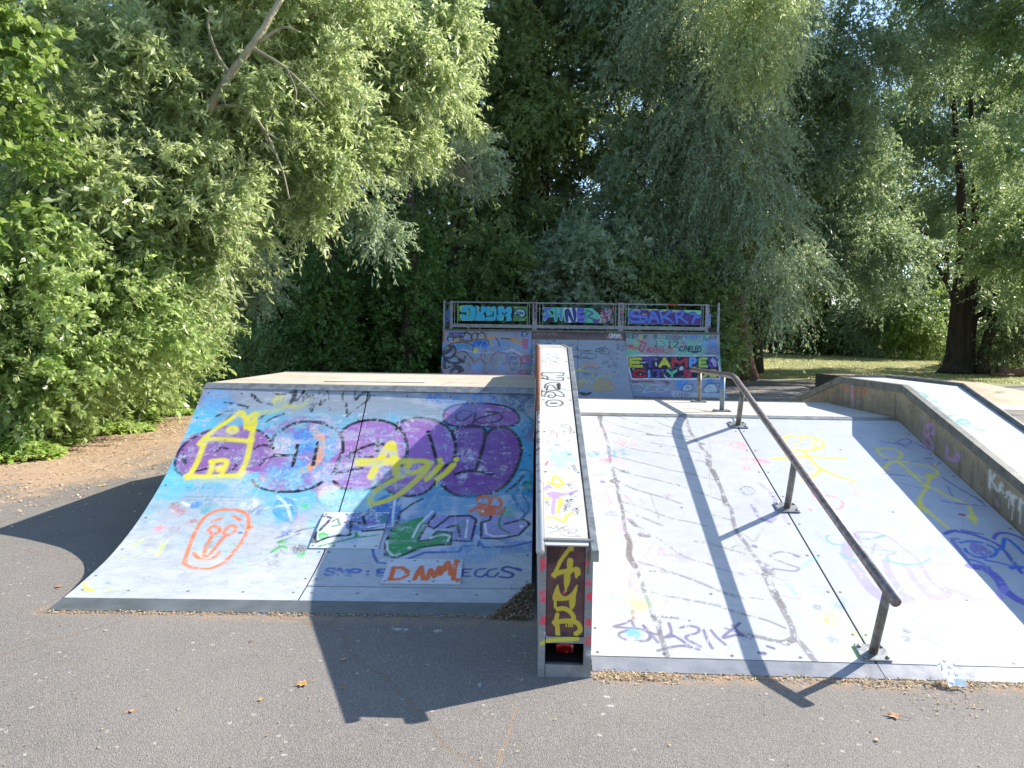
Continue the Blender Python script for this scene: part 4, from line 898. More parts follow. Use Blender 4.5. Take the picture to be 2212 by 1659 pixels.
BP.poly([(580,820),(625,800),(620,880),(590,910),(575,870)], YT, .97, .03); BP.line([(480,905),(530,900),(580,925),(610,970),(600,1000)], YT, .011)
BP.line([(475,950),(465,1000),(460,1030)], YT, .010); BP.line([(450,1015),(520,1005),(600,1005),(650,1030),(665,1080),(630,1110)], YT, .0115); BP.line([(475,1040),(480,1120)], YT, .011)
for x in (550,570,585,600): BP.line([(x,1020),(x,1050)], YT, .003)
BP.line([(533,768)], (230,70,80), .006); BP.line([(485,795)], (210,150,60), .007, .8); BP.screws([.48,.48], [.025,.975])
BP.build('front_panel', M_PAINT, BOX, .01)
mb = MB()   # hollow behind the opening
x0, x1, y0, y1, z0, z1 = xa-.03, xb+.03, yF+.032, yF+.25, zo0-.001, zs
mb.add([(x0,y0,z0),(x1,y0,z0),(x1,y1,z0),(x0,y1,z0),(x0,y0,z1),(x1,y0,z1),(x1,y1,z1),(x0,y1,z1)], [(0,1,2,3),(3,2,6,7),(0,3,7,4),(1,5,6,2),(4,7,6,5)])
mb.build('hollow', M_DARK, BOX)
# closing cheeks beside the hollow, and behind the brown panel
mb = MB(); mb.box(.038,.062,yF+.031,3.62,0,ztop(3.4)-.02); mb.box(.262,.284,yF+.031,3.62,0,ztop(3.4)-.02); mb.box(.0625,.2615,yF+.03,3.62,zs+.004,ztop(3.4)-.02)
mb.build('frame_back', M_SIDE, BOX)

# red can in the hollow, on its side, scripted in white
CAN = empty('drink_can', (.165, yF+.075, .05), 'crushed red drink can with white script inside the opening of the ledge box', 'can')
def canpt(u, v):
    th = u*2*math.pi; r = .033*(1+.10*np.sin(3*th+1)*np.sin(v*3.1)); 
    x = (v-.5)*.085
    return np.stack([.168+x, yF+.135+r*np.cos(th), zo0+.036+r*np.sin(th)], -1)
mcan, n, bb = newmat('red_can'); aa = nd(n, 'ShaderNodeAttribute', attribute_name='paint'); n.links.new(aa.outputs['Color'], bb.inputs['Base Color']); bb.inputs['Roughness'].default_value = .25; bb.inputs['Metallic'].default_value = .4
cn = Canvas(grid(canpt, 140, 80), .0014, (150,14,22))
cn.org = (2000, 2000, .4822)
cn.line([(505,1310),(520,1295),(530,1315),(540,1300),(552,1318),(562,1300),(572,1315),(580,1295),(590,1315),(600,1270),(596,1310),(612,1300),(622,1312),(640,1300)], (205,190,195), .0011, .9)
cn.line([(500,1305),(515,1290),(520,1310)], (205,190,195), .0012)
cn.blob(555, 1262, .010, (250,120,100), .8, .2)
cn.build('can_body', mcan, CAN, .001)
for sx in (-1, 1):
    mb = MB()
    xx0 = .168+sx*.0425
    vs = [(xx0, yF+.135+.030*math.cos(t), zo0+.036+.030*math.sin(t)) for t in np.linspace(0, 2*math.pi, 20, endpoint=False)]
    mb.add(vs, [tuple(range(20)) if sx > 0 else tuple(range(19, -1, -1))])
    mb.build('can_end', M_STEEL, CAN)
# ================================================================ HANDRAIL
RAIL = empty('grind_rail', (1.70, 5.5, .5), 'long bent handrail of brown tube on five grey posts, running down the flat bank', 'handrail')
def rpt(px, py): return onx(px, py, 1.70)
e0 = rpt(1936, 1302); bend = rpt(1585, 812.5); e1 = rpt(1495, 798)
bend[2] = e0[2]+(bend[1]-e0[1])*BSL if False else bend[2]
d1 = (bend-e0)/np.linalg.norm(bend-e0); d2 = (e1-bend)/np.linalg.norm(e1-bend)
pts = [e0, e0*.6+bend*.4, bend-d1*.07, bend-d1*.025+np.array([0,0,-.003]), bend+d2*.03+np.array([0,0,-.003]), bend+d2*.08, e1]
mb = MB(); mb.tube(pts, .0245, 20); mb.build('rail_tube', M_TUBE, RAIL, True)
def post(X, base, top, n, r=.0215):
    mb = MB(); mb.tube([base, top], r, 18); 
    p = mb.build('post', PM, RAIL, True)
    n = np.array(n); t = np.array([1.0, 0, 0]); b = np.cross(n, t)
    mb = MB(); a, c = .076, .058
    q = [base-t*a-b*c, base+t*a-b*c, base+t*a+b*c, base-t*a+b*c]
    mb.hexa([v+n*.003 for v in q]+[v+n*.011 for v in q]); pl = mb.build('base_plate', M_STEEL, RAIL, bevel=.004)
    for sx in (-1, 1):
        for sy in (-1, 1):
            cc = base+t*sx*(a-.022)+b*sy*(c-.02)
            mb = MB(); mb.tube([cc+n*.011, cc+n*.016, cc+n*.020], [.010, .009, .003], 10); mb.build('bolt', M_STEEL, pl, True)
PM, n_, b_ = newmat('grey_post'); 
_c = mixc(n_, ramp(n_, noise(n_, 18, 6), .45, .62), L3((128,126,118)), L3((96,88,76))); n_.links.new(_c, b_.inputs['Base Color']); b_.inputs['Roughness'].default_value = .5; b_.inputs['Metallic'].default_value = .3
PB = m_basic('blue_sprayed_post', (120,124,122), (60,130,200), 4, .5, .1, .1, 60, (1, 1, .6))
def on_bank(px, py):
    d = ray(px, py); p0 = bank_pt(0, 0); t = ((p0-EYE)@BN)/(d@BN); return EYE+d*t
def rail_at(base, n):
    # where the post axis meets the tube axis (both lie in x = const plane)
    for L in np.linspace(.05, .8, 400):
        q = base+np.array(n)*L
        for a, b in ((e0, bend), (bend, e1)):
            t = (q[1]-a[1])/(b[1]-a[1])
            if 0 <= t <= 1 and q[2] >= a[2]+(b[2]-a[2])*t: return q
    return base+np.array(n)*.38
for k, (px, py) in enumerate(((1888,1412),(1697,1098),(1585,919))):
    b0 = on_bank(px, py); b0[0] = 1.70
    post(1.70, b0, rail_at(b0, BN)-BN*.015, BN)
PM0 = PM
for k, (Y, m) in enumerate(((6.66, PB), (7.60, PM0))):
    PM = m; b0 = np.array([1.70, Y, .950]); post(1.70, b0, rail_at(b0, (0, 0, 1))-np.array([0, 0, .01]), (0, 0, 1))

# ================================================================ RIGHT LEDGE (hubba)
LG = empty('slope_ledge', (3.3, 6.5, 0), 'high bent ledge with weathered plywood side and steel edges right of the flat bank', 'skate obstacle')
LT = 1.236; LY0, LY1 = 6.22, 7.50; LX0, LX1 = 3.09, 3.60
def lz(Y): return LT-max(0, LY0-Y)*BSL-max(0, Y-LY1)*.26
YN, YF = 3.0, 12.0
def lprof(off): return [(YN, 0.0), (YN, lz(YN)+off), (LY0, LT+off), (LY1, LT+off), (YF, lz(YF)+off), (YF, 0.0)]
LS = Canvas(np.zeros((2, 2, 3))+1.0, .01) if False else None
def side_fn(u, v):
    Y = YF+(YN-YF)*u; top = np.where(Y < LY0, LT-(LY0-Y)*BSL, np.where(Y > LY1, LT-(Y-LY1)*.26, LT))-.06
    return np.stack([np.full_like(Y, LX0), Y, top*(1-v)+0.002*v], -1)
SD = Canvas(grid(side_fn, 700, 90), .0135, (134,126,108))
SD.grime(.6, (96,88,72), .5); SD.grime(.5, (112,112,98), .25)
yy, xx = np.mgrid[0:SD.H, 0:SD.W].astype(np.float32)
SD.blend(sst(.45, .7, fbm(SD.H, SD.W, 25, 4, 4))*.5, (92,80,60)); SD.blend((1-sst(.0, .22, yy/SD.H+fbm(SD.H, SD.W, 10, 14)*.3-.1))*.8, (176,156,112), .7, .5)
Z5 = (2900, 1400, .5424)
SD.org = Z5
for L in ([(735,235),(735,400)], [(965,270),(965,440)], [(1258,330),(1258,505)]): SD.line(L, (70,54,38), .008, .8, .1, smooth=False)
SD.line([(935,235),(940,410)], (180,130,195), .018, .6, .2, soft=.01)
for L in ([(870,275),(900,280)], [(950,290),(955,330)], [(990,285),(1050,300)], [(1000,320),(1040,310)]): SD.line(L, (190,90,60), .014, .7, .3)
SD.org = CC
PK = (170,130,180)
for L in ([(1400,140),(1410,170)], [(1480,200),(1430,210),(1410,250),(1430,290),(1480,270),(1490,230)], [(1440,190),(1460,330)], [(1400,330),(1440,370),(1480,400),(1470,330)], [(1600,370),(1590,430)], [(1590,460),(1650,480),(1690,470),(1690,430),(1660,460)], [(1990,810),(2000,840)]):
    SD.line(L, PK, .016, .75, .25)
WG = (190,194,190)
SD.org = Z5
for L in ([(1955,890),(1950,1010)], [(1990,920),(1960,960),(1990,1000),(2000,1030)], [(2040,985),(2025,1010),(2050,1000),(2020,1040),(2045,1040)], [(2080,1050),(2070,1090)], [(2080,1060),(2100,1050),(2110,1100)], [(2130,1070),(2120,1140)], [(2110,1080),(2150,1085)], [(2180,1100),(2170,1180)], [(2180,1110),(2215,1140)]):
    SD.line(L, WG, .014, .9, .05, smooth=False)
for L in ([(1950,1010),(1950,1035)], [(1968,1000),(1968,1020)], [(2095,1100),(2092,1165)], [(2130,1140),(2115,1250)], [(2180,1180),(2175,1280)], [(2050,1040),(2050,1060)]): SD.line(L, WG, .005, .85, 0, smooth=False)
SD.build('side_panel', M_PAINT, LG)
mb = MB(); mb.prism(lprof(-.07), LX0+.02, LX1-.01); mb.build('core', M_PLY, LG)
LP = Canvas(grid(lambda u, v: np.stack([LX0+.045+u*(LX1-LX0-.09), YF+(YN-YF)*v, np.where(YF+(YN-YF)*v < LY0, LT-(LY0-(YF+(YN-YF)*v))*BSL, np.where(YF+(YN-YF)*v > LY1, LT-(YF+(YN-YF)*v-LY1)*.26, LT))], -1), 44, 800), .011, (182,186,192))
LP.org = Z5
LB = (80,160,210)
for L in ([(1375,320),(1420,310),(1490,340),(1440,350),(1400,340),(1480,375),(1560,380)], [(1460,390),(1520,400),(1590,430)], [(1510,470),(1600,490),(1700,480)], [(1650,520),(1720,560),(1700,540),(1760,510),(1800,540),(1740,545),(1820,570),(1910,600)]):
    LP.line(L, LB, .016, .85, .25)
LP.line([(1500,425),(1700,425)], (150,155,160), .004, .8)
LP.grime(.2); LP.scuffs(80, (170,172,176), (.05,.2), .004, .5)
LP.build('top_panel', M_PAINT, LG)
def strip(x0, x1, dz0, dz1):
    mb = MB(); Ys = [YN, LY0, LY1, YF]
    for a, b in zip(Ys[:-1], Ys[1:]):
        mb.hexa([(x0,a,lz(a)+dz0),(x1,a,lz(a)+dz0),(x1,b,lz(b)+dz0),(x0,b,lz(b)+dz0),(x0,a,lz(a)+dz1),(x1,a,lz(a)+dz1),(x1,b,lz(b)+dz1),(x0,b,lz(b)+dz1)])
    return mb
M_LST = m_basic('dull_edge_steel', (86,88,84), (120,120,112), 9, .55, .3, .15)
strip(LX0-.012, LX0+.043, -.062, .006).build('edge_angle', M_LST, LG)
mb = MB(); Ys = [YN, LY0, LY1, YF]; mb.tube([(LX1-.02, y, lz(y)+.004) for y in Ys], .026, 16); mb.build('edge_pipe', M_LST, LG, True)

# ================================================================ BIG QUARTER PIPE BEHIND
BQ = empty('tall_quarter_pipe', (1.3, 21, 0), 'tall shaded graffiti covered quarter pipe with a railed platform, standing behind the ramps', 'skate ramp')
BT = 1.75
BX = (-2.72, -.08, 2.60, 5.35)
B1, B2, B3, B7 = (1700,1150,.2713), (2100,1150,.2713), (2450,1150,.2713), (1700,1150,.5425)
def bsec(x0, x1, run, ztop, zb=0.0, c=.014, base=(150,154,166)):
    A_ = math.radians(74 if run < 2 else 50)
    def fn(u, v):
        a = A_*(1-v)
        return np.stack([x0*(1-u)+x1*u, 21.5-run+run*np.sin(a)/math.sin(A_), ztop*(1-np.cos(a))/(1-math.cos(A_))], -1)
    Ln = 1.12*math.hypot(run, ztop)
    return Canvas(grid(fn, int((x1-x0)/c), int(Ln/c)), c, base)
# --- left section
L = bsec(BX[0], BX[1]-.03, 1.40, BT); h, wd = L.H, L.W
yy, xx = np.mgrid[0:h, 0:wd].astype(np.float32); vv = yy/h; nn = fbm(h, wd, 14, 18, 4)
L.blend(sst(.40, .50, vv+(nn-.5)*.1)*sst(.25, .5, nn+.1), (176,116,140), .9); L.blend(sst(.5, .62, nn)*(1-sst(.4, .5, vv)), (120,160,215), .8); L.blend(sst(.55, .65, fbm(h, wd, 9, 12, 3))*sst(.4, .5, vv), (130,130,170), .7)
L.org = B1
L.line([(265,620),(230,880),(215,1040)], (205,130,90), .04, .7, .3)
for Lx in ([(360,840),(420,800),(520,785),(640,810),(690,770),(870,745),(1000,740),(1200,750),(1370,790),(1380,830)], ): L.line(Lx, (210,150,50), .035, .85, .2)
L.poly([(400,850),(520,815),(640,830),(700,860),(700,960),(600,940),(500,910)], (70,150,210), .8, .3); L.poly([(700,790),(920,770),(930,860),(860,890),(710,880)], (60,130,220), .9, .1); L.blob(740, 930, .10, (210,215,60), .9, .2); L.blob(1130, 840, .3, (90,150,220), .7, .4)
L.line([(730,860),(740,800),(780,790),(790,850),(820,800),(850,860),(880,800),(900,850)], (40,60,120), .012, .9, .1)
for Lx in ([(350,840),(430,820),(560,805),(680,840),(710,880),(700,960)], [(690,790),(710,770),(860,765),(930,780),(935,840)], [(480,960),(540,935),(620,970),(700,1060)], [(1040,740),(1080,790),(1100,860)], [(1120,750),(1260,760)]): L.line(Lx, (40,36,60), .014, .85, .15)
for Lx in ([(480,940),(560,920),(700,950),(850,960),(1000,960),(1150,950),(1280,930),(1400,990),(1540,1000)], [(560,900),(650,940)], [(1200,940),(1300,920),(1420,980)]): L.line(Lx, (190,200,230), .014, .8, .2)
MG = (150,60,90)
for Lx in ([(840,960),(820,1020),(850,1090),(900,1120)], [(970,1080),(1000,990),(1080,950),(1180,980),(1220,1050),(1200,1110),(1150,1140)], [(1220,990),(1320,970),(1400,1030),(1420,1110),(1400,1180)], [(1420,1020),(1480,1000),(1540,1010)], [(1410,1060),(1440,1120),(1520,1120)], [(700,1060),(720,1100),(800,1050)], [(570,1110),(640,1130),(670,1180),(640,1240)], [(1380,1250),(1420,1220),(1500,1220),(1520,1270)], [(870,1265),(930,1260),(900,1280)]): L.line(Lx, MG, .016, .8, .2)
L.poly([(1420,1040),(1480,1010),(1540,1030),(1520,1110),(1450,1120)], (185,100,135), .8, .2); L.poly([(1390,1240),(1500,1225),(1520,1290),(1400,1290)], (170,100,140), .7, .2)
DK = (44,38,50)
for Lx, r in (([(290,890),(340,865),(420,870),(450,930),(430,990),(360,1040),(280,1020),(260,950),(290,890)], .035), ([(300,960),(380,910)], .06), ([(430,1000),(500,1050),(540,1080),(500,1110),(380,1110),(300,1060)], .035), ([(290,1060),(285,1180)], .05), ([(310,1190),(420,1150),(520,1170),(560,1220),(500,1250)], .035), ([(370,1290),(390,1220),(440,1190),(510,1210),(500,1270)], .045), ([(215,1070),(235,1130)], .04), ([(230,1190),(250,1270)], .04), ([(500,1070),(560,1100),(590,1020)], .03)): L.line(Lx, DK, r, .85, .2)
for Lx in ([(560,680),(610,660),(680,700),(680,760)], [(570,720),(600,670),(660,680)], [(690,760),(700,690),(760,670),(770,740)], [(775,740),(790,680),(860,665),(890,720),(885,745)], [(330,760),(340,730),(420,730),(560,730)], [(340,800),(330,740)], [(420,780),(430,740),(520,735),(520,790)], [(560,750),(560,780),(680,790)]): L.line(Lx, (40,40,60), .016, .9, .1)
L.text('JMATOSE', (335,710), (560,715), (8,-50), (60,40,120), .012, 1.3, .9, .1)
L.text('DAD', (290,790), (290,650), (-26,0), (170,60,110), .010, 1.3, .85, .15)
L.line([(1520,680),(1470,650),(1430,670),(1440,720),(1490,720),(1500,690)], (40,60,110), .016, .9); L.line([(1430,700),(1450,715)], (40,60,110), .024)
L.text('STOUCK', (1500,660), (1440,910), (0,0), (180,60,80), .01, 1.2) if False else None
for k, y in enumerate(range(760, 900, 32)): L.line([(1430+k*2,y),(1500,y-6),(1515,y+10),(1440,y+16)], (185,62,85), .010, .85, .1)
L.line([(1310,650),(1340,700),(1360,660)], (190,90,80), .016, .8, .2)
L.text('CREW', (1250,1060), (1360,1060), (0,-40), (60,60,110), .010, 1.2, .8, .2); L.text('FIX', (1240,1140), (1370,1145), (0,-50), (60,60,110), .010, 1.2, .8, .2); L.text('SET', (1260,1220), (1360,1225), (0,-40), (70,90,130), .010, 1.2, .8, .2)
L.line([(910,620),(912,740)], (90,92,110), .006, .8); L.line([(885,880),(870,1290)], (90,92,110), .008, .8); L.line([(1368,620),(1370,700)], (90,92,110), .006, .8)
L.flecks(220, [(190,130,150),(120,160,200),(180,160,90),(70,66,90),(190,190,205),(190,110,70)], .02, (0,1,.35,1), .8, .4); L.flecks(100, [(110,160,215),(190,190,205),(160,110,90)], .02, (.3,1,.0,.35), .7, .4)
# --- right section
Rr = bsec(BX[2]+.03, BX[3], 1.30, BT-.01); h, wd = Rr.H, Rr.W; R2 = Rr
R2.org = B3; nn = fbm(h, wd, 16, 20, 4); yy, xx = np.mgrid[0:h, 0:wd].astype(np.float32); vv = yy/h
R2.blend(sst(.5, .6, nn)*(1-sst(.25, .35, vv)), (110,190,165), .7); R2.blend(sst(.72, .8, vv)*.8, (140,150,185))
R2.blob(1480, 950, .3, (60,90,150), .6, .3); R2.blob(1350, 1430, .5, (150,165,185), .8, .2)
for x0, y0, t, s in ((200,740,'KOSTINK',(520,750)),(600,750,'BLOCENXOM',(1020,770))): R2.text(t, (x0,y0), s, (10,-52), (44,52,80), .011, 1.25, .85, .15, jit=6)
R2.text('EVERY', (1070,750), (1300,755), (10,-40), (60,130,215), .012, 1.2, .85, .2, jit=5); R2.text('ZONE', (1310,860), (1530,840), (10,-80), (70,140,225), .014, 1.2, .85, .2, jit=8)
R2.text('XLIKY', (1330,760), (1530,770), (10,-50), (40,44,60), .012, 1.2, .8, .2, jit=8)
R2.text('1312', (610,865), (1000,885), (6,-85), (36,40,66), .013, 1.45, .95, .08)
R2.lines([[(1025,820)],[(1060,825)],[(1045,795)]], (36,40,66), r=.012)
R2.text('CTHELEO', (985,935), (1300,945), (16,-70), (34,36,60), .015, 1.2, .95, .08, jit=6); R2.line([(1170,960),(1250,955)], (34,36,60), .014)
RE = (195,48,66)
for Lx in ([(370,780),(495,830),(440,950),(390,900),(430,850),(370,860)], [(190,860),(330,850)], [(240,920),(260,870),(300,880),(290,930),(240,920)], [(330,930),(340,870),(420,950)], [(380,790),(480,820)]): R2.line(Lx, RE, .018, .9, .15, smooth=False)
R2.poly([(235,890),(290,865),(330,900),(300,945),(250,940)], RE, .8, .3)
R2.text('AOISTA.DT', (505,950), (900,965), (6,-68), RE, .013, 1.2, .85, .2, jit=6)
R2.blob(270, 970, .16, (110,200,160), .8, .3); R2.blob(420, 730, .08, (200,200,80), .7, .3); R2.blob(350, 830, .10, (150,200,120), .7, .3); R2.blob(870, 760, .15, (120,120,140), .5, .3); R2.blob(720, 800, .2, (140,200,180), .5, .4)
# ETAMPES / CITY block letters
R2.poly([(205,1010),(300,1005),(430,990),(660,1000),(870,1000),(1120,1010),(1380,1000),(1540,1000),(1585,1200),(1590,1350),(1300,1355),(870,1360),(560,1350),(285,1355),(240,1250)], (222,226,235), 1, 0, smooth=False)
R2.poly([(225,1020),(660,1010),(1100,1020),(1370,1012),(1530,1012),(1570,1190),(1575,1335),(560,1338),(290,1338),(260,1220)], (38,32,62), 1, .04, smooth=False)
def fat(cv, ch, x0, y0, x1, y1, col, r, skew=0, outline=True, wear=.1, dark=(30,26,52), ex=.018, hole=None):
    S = []
    for st in GLY[ch]: S.append([(x0+(x1-x0)*a/4+skew*b/6, y0+(y1-y0)*(1-b/6)) for a, b in st])
    if outline:
        for q in S: cv.line(q, dark, r+ex, 1, 0, smooth=False)
    for q in S: cv.line(q, col, r, 1, wear, smooth=False)
YG, VV, YY, RR_, BB_, GG_ = (190,200,50), (96,74,160), (212,205,60), (185,60,70), (110,160,225), (150,190,80)
for ch, a, b, c in (('E',265,430,YG),('T',465,640,VV),('A',700,835,YY),('M',890,1090,RR_),('P',1150,1225,BB_),('E',1290,1390,GG_),('S',1430,1530,VV)):
    fat(R2, ch, a, 1050, b, 1160, c, .040, 0)
for ch, a, b, c in (('C',320,480,(200,40,42)),('i',500,580,BB_),('T',600,750,VV),('Y',810,940,(110,190,150)),('S',1060,1150,(180,60,80)),('O',1290,1380,(190,190,90)),('O',1440,1530,(190,190,90))):
    fat(R2, ch, a, 1225, b, 1315, c, .038, 0)
R2.poly([(1000,1165),(1045,1165),(1040,1220),(975,1215)], (215,220,235), .9, .2, smooth=False); R2.line([(420,1100),(480,1110),(470,1100)], (225,225,235), .010); R2.line([(640,1110),(645,1150)], (225,225,235), .02)
R2.text('AB', (1450,1090), (1530,1180), (10,-70), (205,205,230), .010, 1.2, .8, .2)
for Lx in ([(270,1380),(420,1385),(560,1380),(620,1400)], [(450,1385),(600,1395)], [(720,1370),(760,1400),(850,1380)]): R2.line(Lx, (175,50,70), .022, .85, .25)
for Lx in ([(780,1370),(810,1430),(800,1390),(850,1420)], [(300,1390),(380,1405)]): R2.line(Lx, (50,36,54), .018, .85, .2)
for Lx in ([(500,1430),(620,1435),(740,1440)], [(560,1430),(480,1510),(460,1540)], [(650,1500),(700,1480),(780,1490),(760,1530),(680,1530),(650,1505)], [(820,1520),(850,1500),(810,1480),(790,1520)], [(430,1550),(600,1535),(780,1560)], [(290,1440),(380,1420),(450,1450)], [(760,1290),(850,1370),(760,1300)], [(300,1500),(420,1520)]): R2.line(Lx, (212,218,235), .012, .85, .2)
R2.poly([(480,1430),(560,1425),(570,1460),(490,1465)], (110,180,150), .7, .2); R2.blob(440, 1580, .08, (110,180,160), .6, .3)
R2.blob(1040, 1440, .25, (60,140,220), .9, .2); R2.blob(1440, 1390, .15, (70,120,200), .7, .3)
for Lx in ([(1060,1430),(1170,1430),(1180,1500),(1130,1530),(1040,1530),(1020,1500),(1060,1430)], [(1250,1430),(1290,1500),(1360,1530)], [(1350,1550),(1350,1470),(1420,1420),(1520,1430),(1560,1550),(1490,1530),(1440,1550)], [(1520,1410),(1590,1420),(1570,1470)]): R2.line(Lx, (60,84,130), .016, .9, .1)
R2.poly([(1060,1440),(1160,1440),(1170,1500),(1040,1520)], (190,195,200), .9, .2); R2.poly([(1355,1540),(1360,1480),(1430,1430),(1510,1440),(1540,1530)], (195,205,210), .9, .2)
R2.line([(1090,1470),(1130,1480)], (60,84,130), .014); R2.line([(1430,1470)], (60,84,130), .024)
R2.poly([(860,1520),(1100,1540),(1400,1560),(1640,1560),(1720,1630),(890,1620)], (186,196,206), .85, .1, smooth=False)
R2.text('OMK', (930,1605), (1180,1605), (6,-55), (130,40,70), .010, 1.5, .9, .1)
R2.flecks(160, [(200,205,215),(90,100,130),(120,190,170)], .014, None, .7, .5)
# --- middle section
Mi = bsec(BX[1]-.02, BX[2]+.02, 2.45, BT-.22, 0, .014, (150,160,174)); 
def fm(u, v):
    P = Mi.P; return P
Mi.org = B2
nn = fbm(Mi.H, Mi.W, 20, 20, 4); yy, xx = np.mgrid[0:Mi.H, 0:Mi.W].astype(np.float32)
Mi.line([(778,740),(780,1300),(790,1640)], (80,84,96), .008, .9)
IK = (42,46,62)
for Lx in ([(290,860),(340,820),(370,820),(410,860),(480,840),(500,860)], [(500,830),(600,860),(720,840)], [(660,1025),(740,1020),(830,1040),(900,1020),(960,1050),(1030,1040),(1050,1000),(1000,975),(920,980)], [(670,920),(780,915)], [(790,925),(830,940),(840,980),(790,1010),(670,1020)], [(840,925),(940,930),(990,930)], [(870,960),(900,975),(945,940),(860,940)], [(660,890),(690,915)], [(760,860),(750,890),(790,910)]): Mi.line(Lx, IK, .010, .9, .15)
Mi.line([(770,1035),(880,1040),(980,1052)], IK, .016, .9, .1)
Mi.line([(1040,945),(1080,900),(1160,890),(1230,910),(1250,950),(1210,980),(1140,970),(1080,950)], IK, .012, .95, .05, closed=True); Mi.text('DEL', (1090,945), (1210,945), (2,-35), IK, .007, 1.3)
Mi.text('K:Z', (320,790), (460,790), (0,-42), IK, .009, 1.3, .9, .1); Mi.text('HI', (160,800), (230,800), (0,-35), IK, .009, 1.3, .7, .2); Mi.line([(1340,790),(1380,790)], IK, .008); Mi.line([(1345,830),(1370,850),(1390,820)], IK, .008)
Mi.text('SMILE', (860,1290), (1080,1298), (2,-36), (40,58,70), .008, 1.4, .95, .05)
Mi.poly([(850,1140),(900,1110),(1000,1105),(1070,1140),(1080,1180),(960,1175),(860,1175)], (200,150,120), .85, .3); Mi.line([(800,1165),(870,1190),(960,1175),(1040,1190),(1110,1180)], IK, .010, .85, .2); Mi.line([(860,1200),(880,1240),(980,1250),(1060,1220),(1080,1190)], (190,140,110), .007, .7, .2)
YF2 = (205,196,60)
for Lx in ([(710,1300),(720,1240),(780,1220),(850,1170)], [(710,1310),(730,1420),(800,1400)], [(800,1220),(900,1230),(980,1240),(1000,1310)], [(830,1380),(870,1350),(900,1400),(960,1380),(980,1420)], [(1050,1350),(1120,1310),(1220,1310),(1240,1290)], [(700,1420),(780,1380),(840,1400)]): Mi.line(Lx, YF2, .022, .8, .25, soft=.01)
Mi.poly([(720,1440),(800,1400),(900,1430),(960,1440),(1080,1360),(1200,1360),(1260,1390),(1260,1420),(1320,1460),(1290,1510),(1200,1530),(1050,1530),(960,1470),(860,1450),(800,1480),(740,1520)], (186,160,96), .85, .3)
Mi.line([(1090,1350),(1200,1360),(1270,1400),(1250,1430),(1330,1460),(1290,1510),(1160,1535),(1040,1530)], (200,100,80), .011, .85, .2); Mi.text('4', (1080,1450), (1120,1450), (0,-60), (210,120,130), .010); Mi.text('II', (1180,1480), (1240,1480), (0,-20), (210,120,130), .008)
Mi.line([(740,1330),(880,1330),(900,1360)], (170,130,110), .014, .7, .3); Mi.line([(740,1450),(820,1440),(830,1400)], (200,150,90), .014, .7, .3)
Mi.poly([(795,1545),(860,1540),(900,1560),(950,1540),(985,1545),(960,1575),(890,1595),(820,1580)], (36,46,58), .95, .15)
for _ in range(90):
    x, y = random.gauss(1330, 75), random.uniform(850, 1330); Mi.line([(x, y), (x+random.uniform(-40, 50), y+random.uniform(-8, 8))], random.choice([(56,62,84),(80,90,120),(150,130,120)]), random.uniform(.005, .014), .7, .35)
for _ in range(70):
    x, y = random.gauss(110, 30), random.uniform(760, 1300); Mi.line([(x, y), (x+random.uniform(-20, 25), y+random.uniform(-30, 30))], random.choice([(40,50,90),(60,90,160),(34,34,50)]), random.uniform(.008, .022), .8, .3)
for _ in range(25): Mi.line([(random.uniform(150,1400), random.uniform(760,860)), ]*2, IK, .006, .5, .3)
Mi.text('A2', (1350,920), (1470,920), (10,-70), (60,80,120), .012, 1.2, .7, .25, jit=8); Mi.text('NEK', (1130,1130), (1230,1120), (0,-40), IK, .008, 1.3, .6, .3, jit=8); Mi.text('WHAT', (1220,1180), (1430,1190), (0,-50), (60,64,84), .009, 1.2, .6, .35, jit=8)
Mi.grime(.35, (120,128,140), .4); Mi.grime(.2, (170,150,140), .5)
L.grime(.25, (90,88,100), .5); R2.grime(.2, (90,92,110), .5)
L.build('ramp_panel', M_PAINT, BQ)['label'] = 'left section with pink and blue paint'
R2.build('ramp_panel', M_PAINT, BQ)['label'] = 'right section with a block lettered town name'
Mi.build('ramp_panel', M_PAINT, BQ)['label'] = 'middle section, pale with scattered tags'
FB = Canvas(bil((BX[1]-.01,21.53,BT-.005), (BX[2]+.01,21.53,BT-.005), (BX[2]+.01,21.50,BT-.225), (BX[1]-.01,21.50,BT-.225), .012), .012, (112,92,92))
FB.grime(.5, (78,66,72), .4); FB.org = B2
FB.text('MARCHE', (140,695), (480,700), (0,-38), (150,136,150), .010, 1.25, .8, .2); FB.text('KOOPERS', (720,715), (1180,725), (0,-42), (64,66,96), .012, 1.3, .85, .1); FB.text('.DRYM.', (1200,738), (1450,748), (6,-60), (205,208,220), .016, 1.2, .95, .05)
FB.build('fascia_band', M_PAINT, BQ)
mb = MB(); mb.box(BX[0]-.02, BX[3]+.02, 21.48, 21.56, BT, BT+.055); mb.build('coping', M_LST, BQ)
def bprof(run, zt, back=22.9):
    A_ = math.radians(74 if run < 2 else 50)
    return [(21.5-run+run*math.sin(a)/math.sin(A_)+.06, zt*(1-math.cos(a))/(1-math.cos(A_))-.012) for a in np.linspace(0, A_, 60)]
for x0, x1, run, zt in ((BX[0], BX[1]-.035, 1.40, BT), (BX[1]-.02, BX[2]+.02, 2.45, BT-.22), (BX[2]+.035, BX[3], 1.30, BT-.01)):
    p = [(y, max(0.0, z)) for y, z in bprof(run, zt)]; p[0] = (p[0][0]+.12, 0.0); p = [p[0]]+[q for q in p[1:] if q[0] > p[0][0]+.02 and q[1] > .004]
    mb = MB(); mb.prism(p+[(21.57, zt-.01), (22.9, zt-.01), (22.9, 0)], x0+.012, x1-.012); mb.build('side_panel', m_basic('dark_side_board', (60,56,52), (88,82,76), 5, .8), BQ)
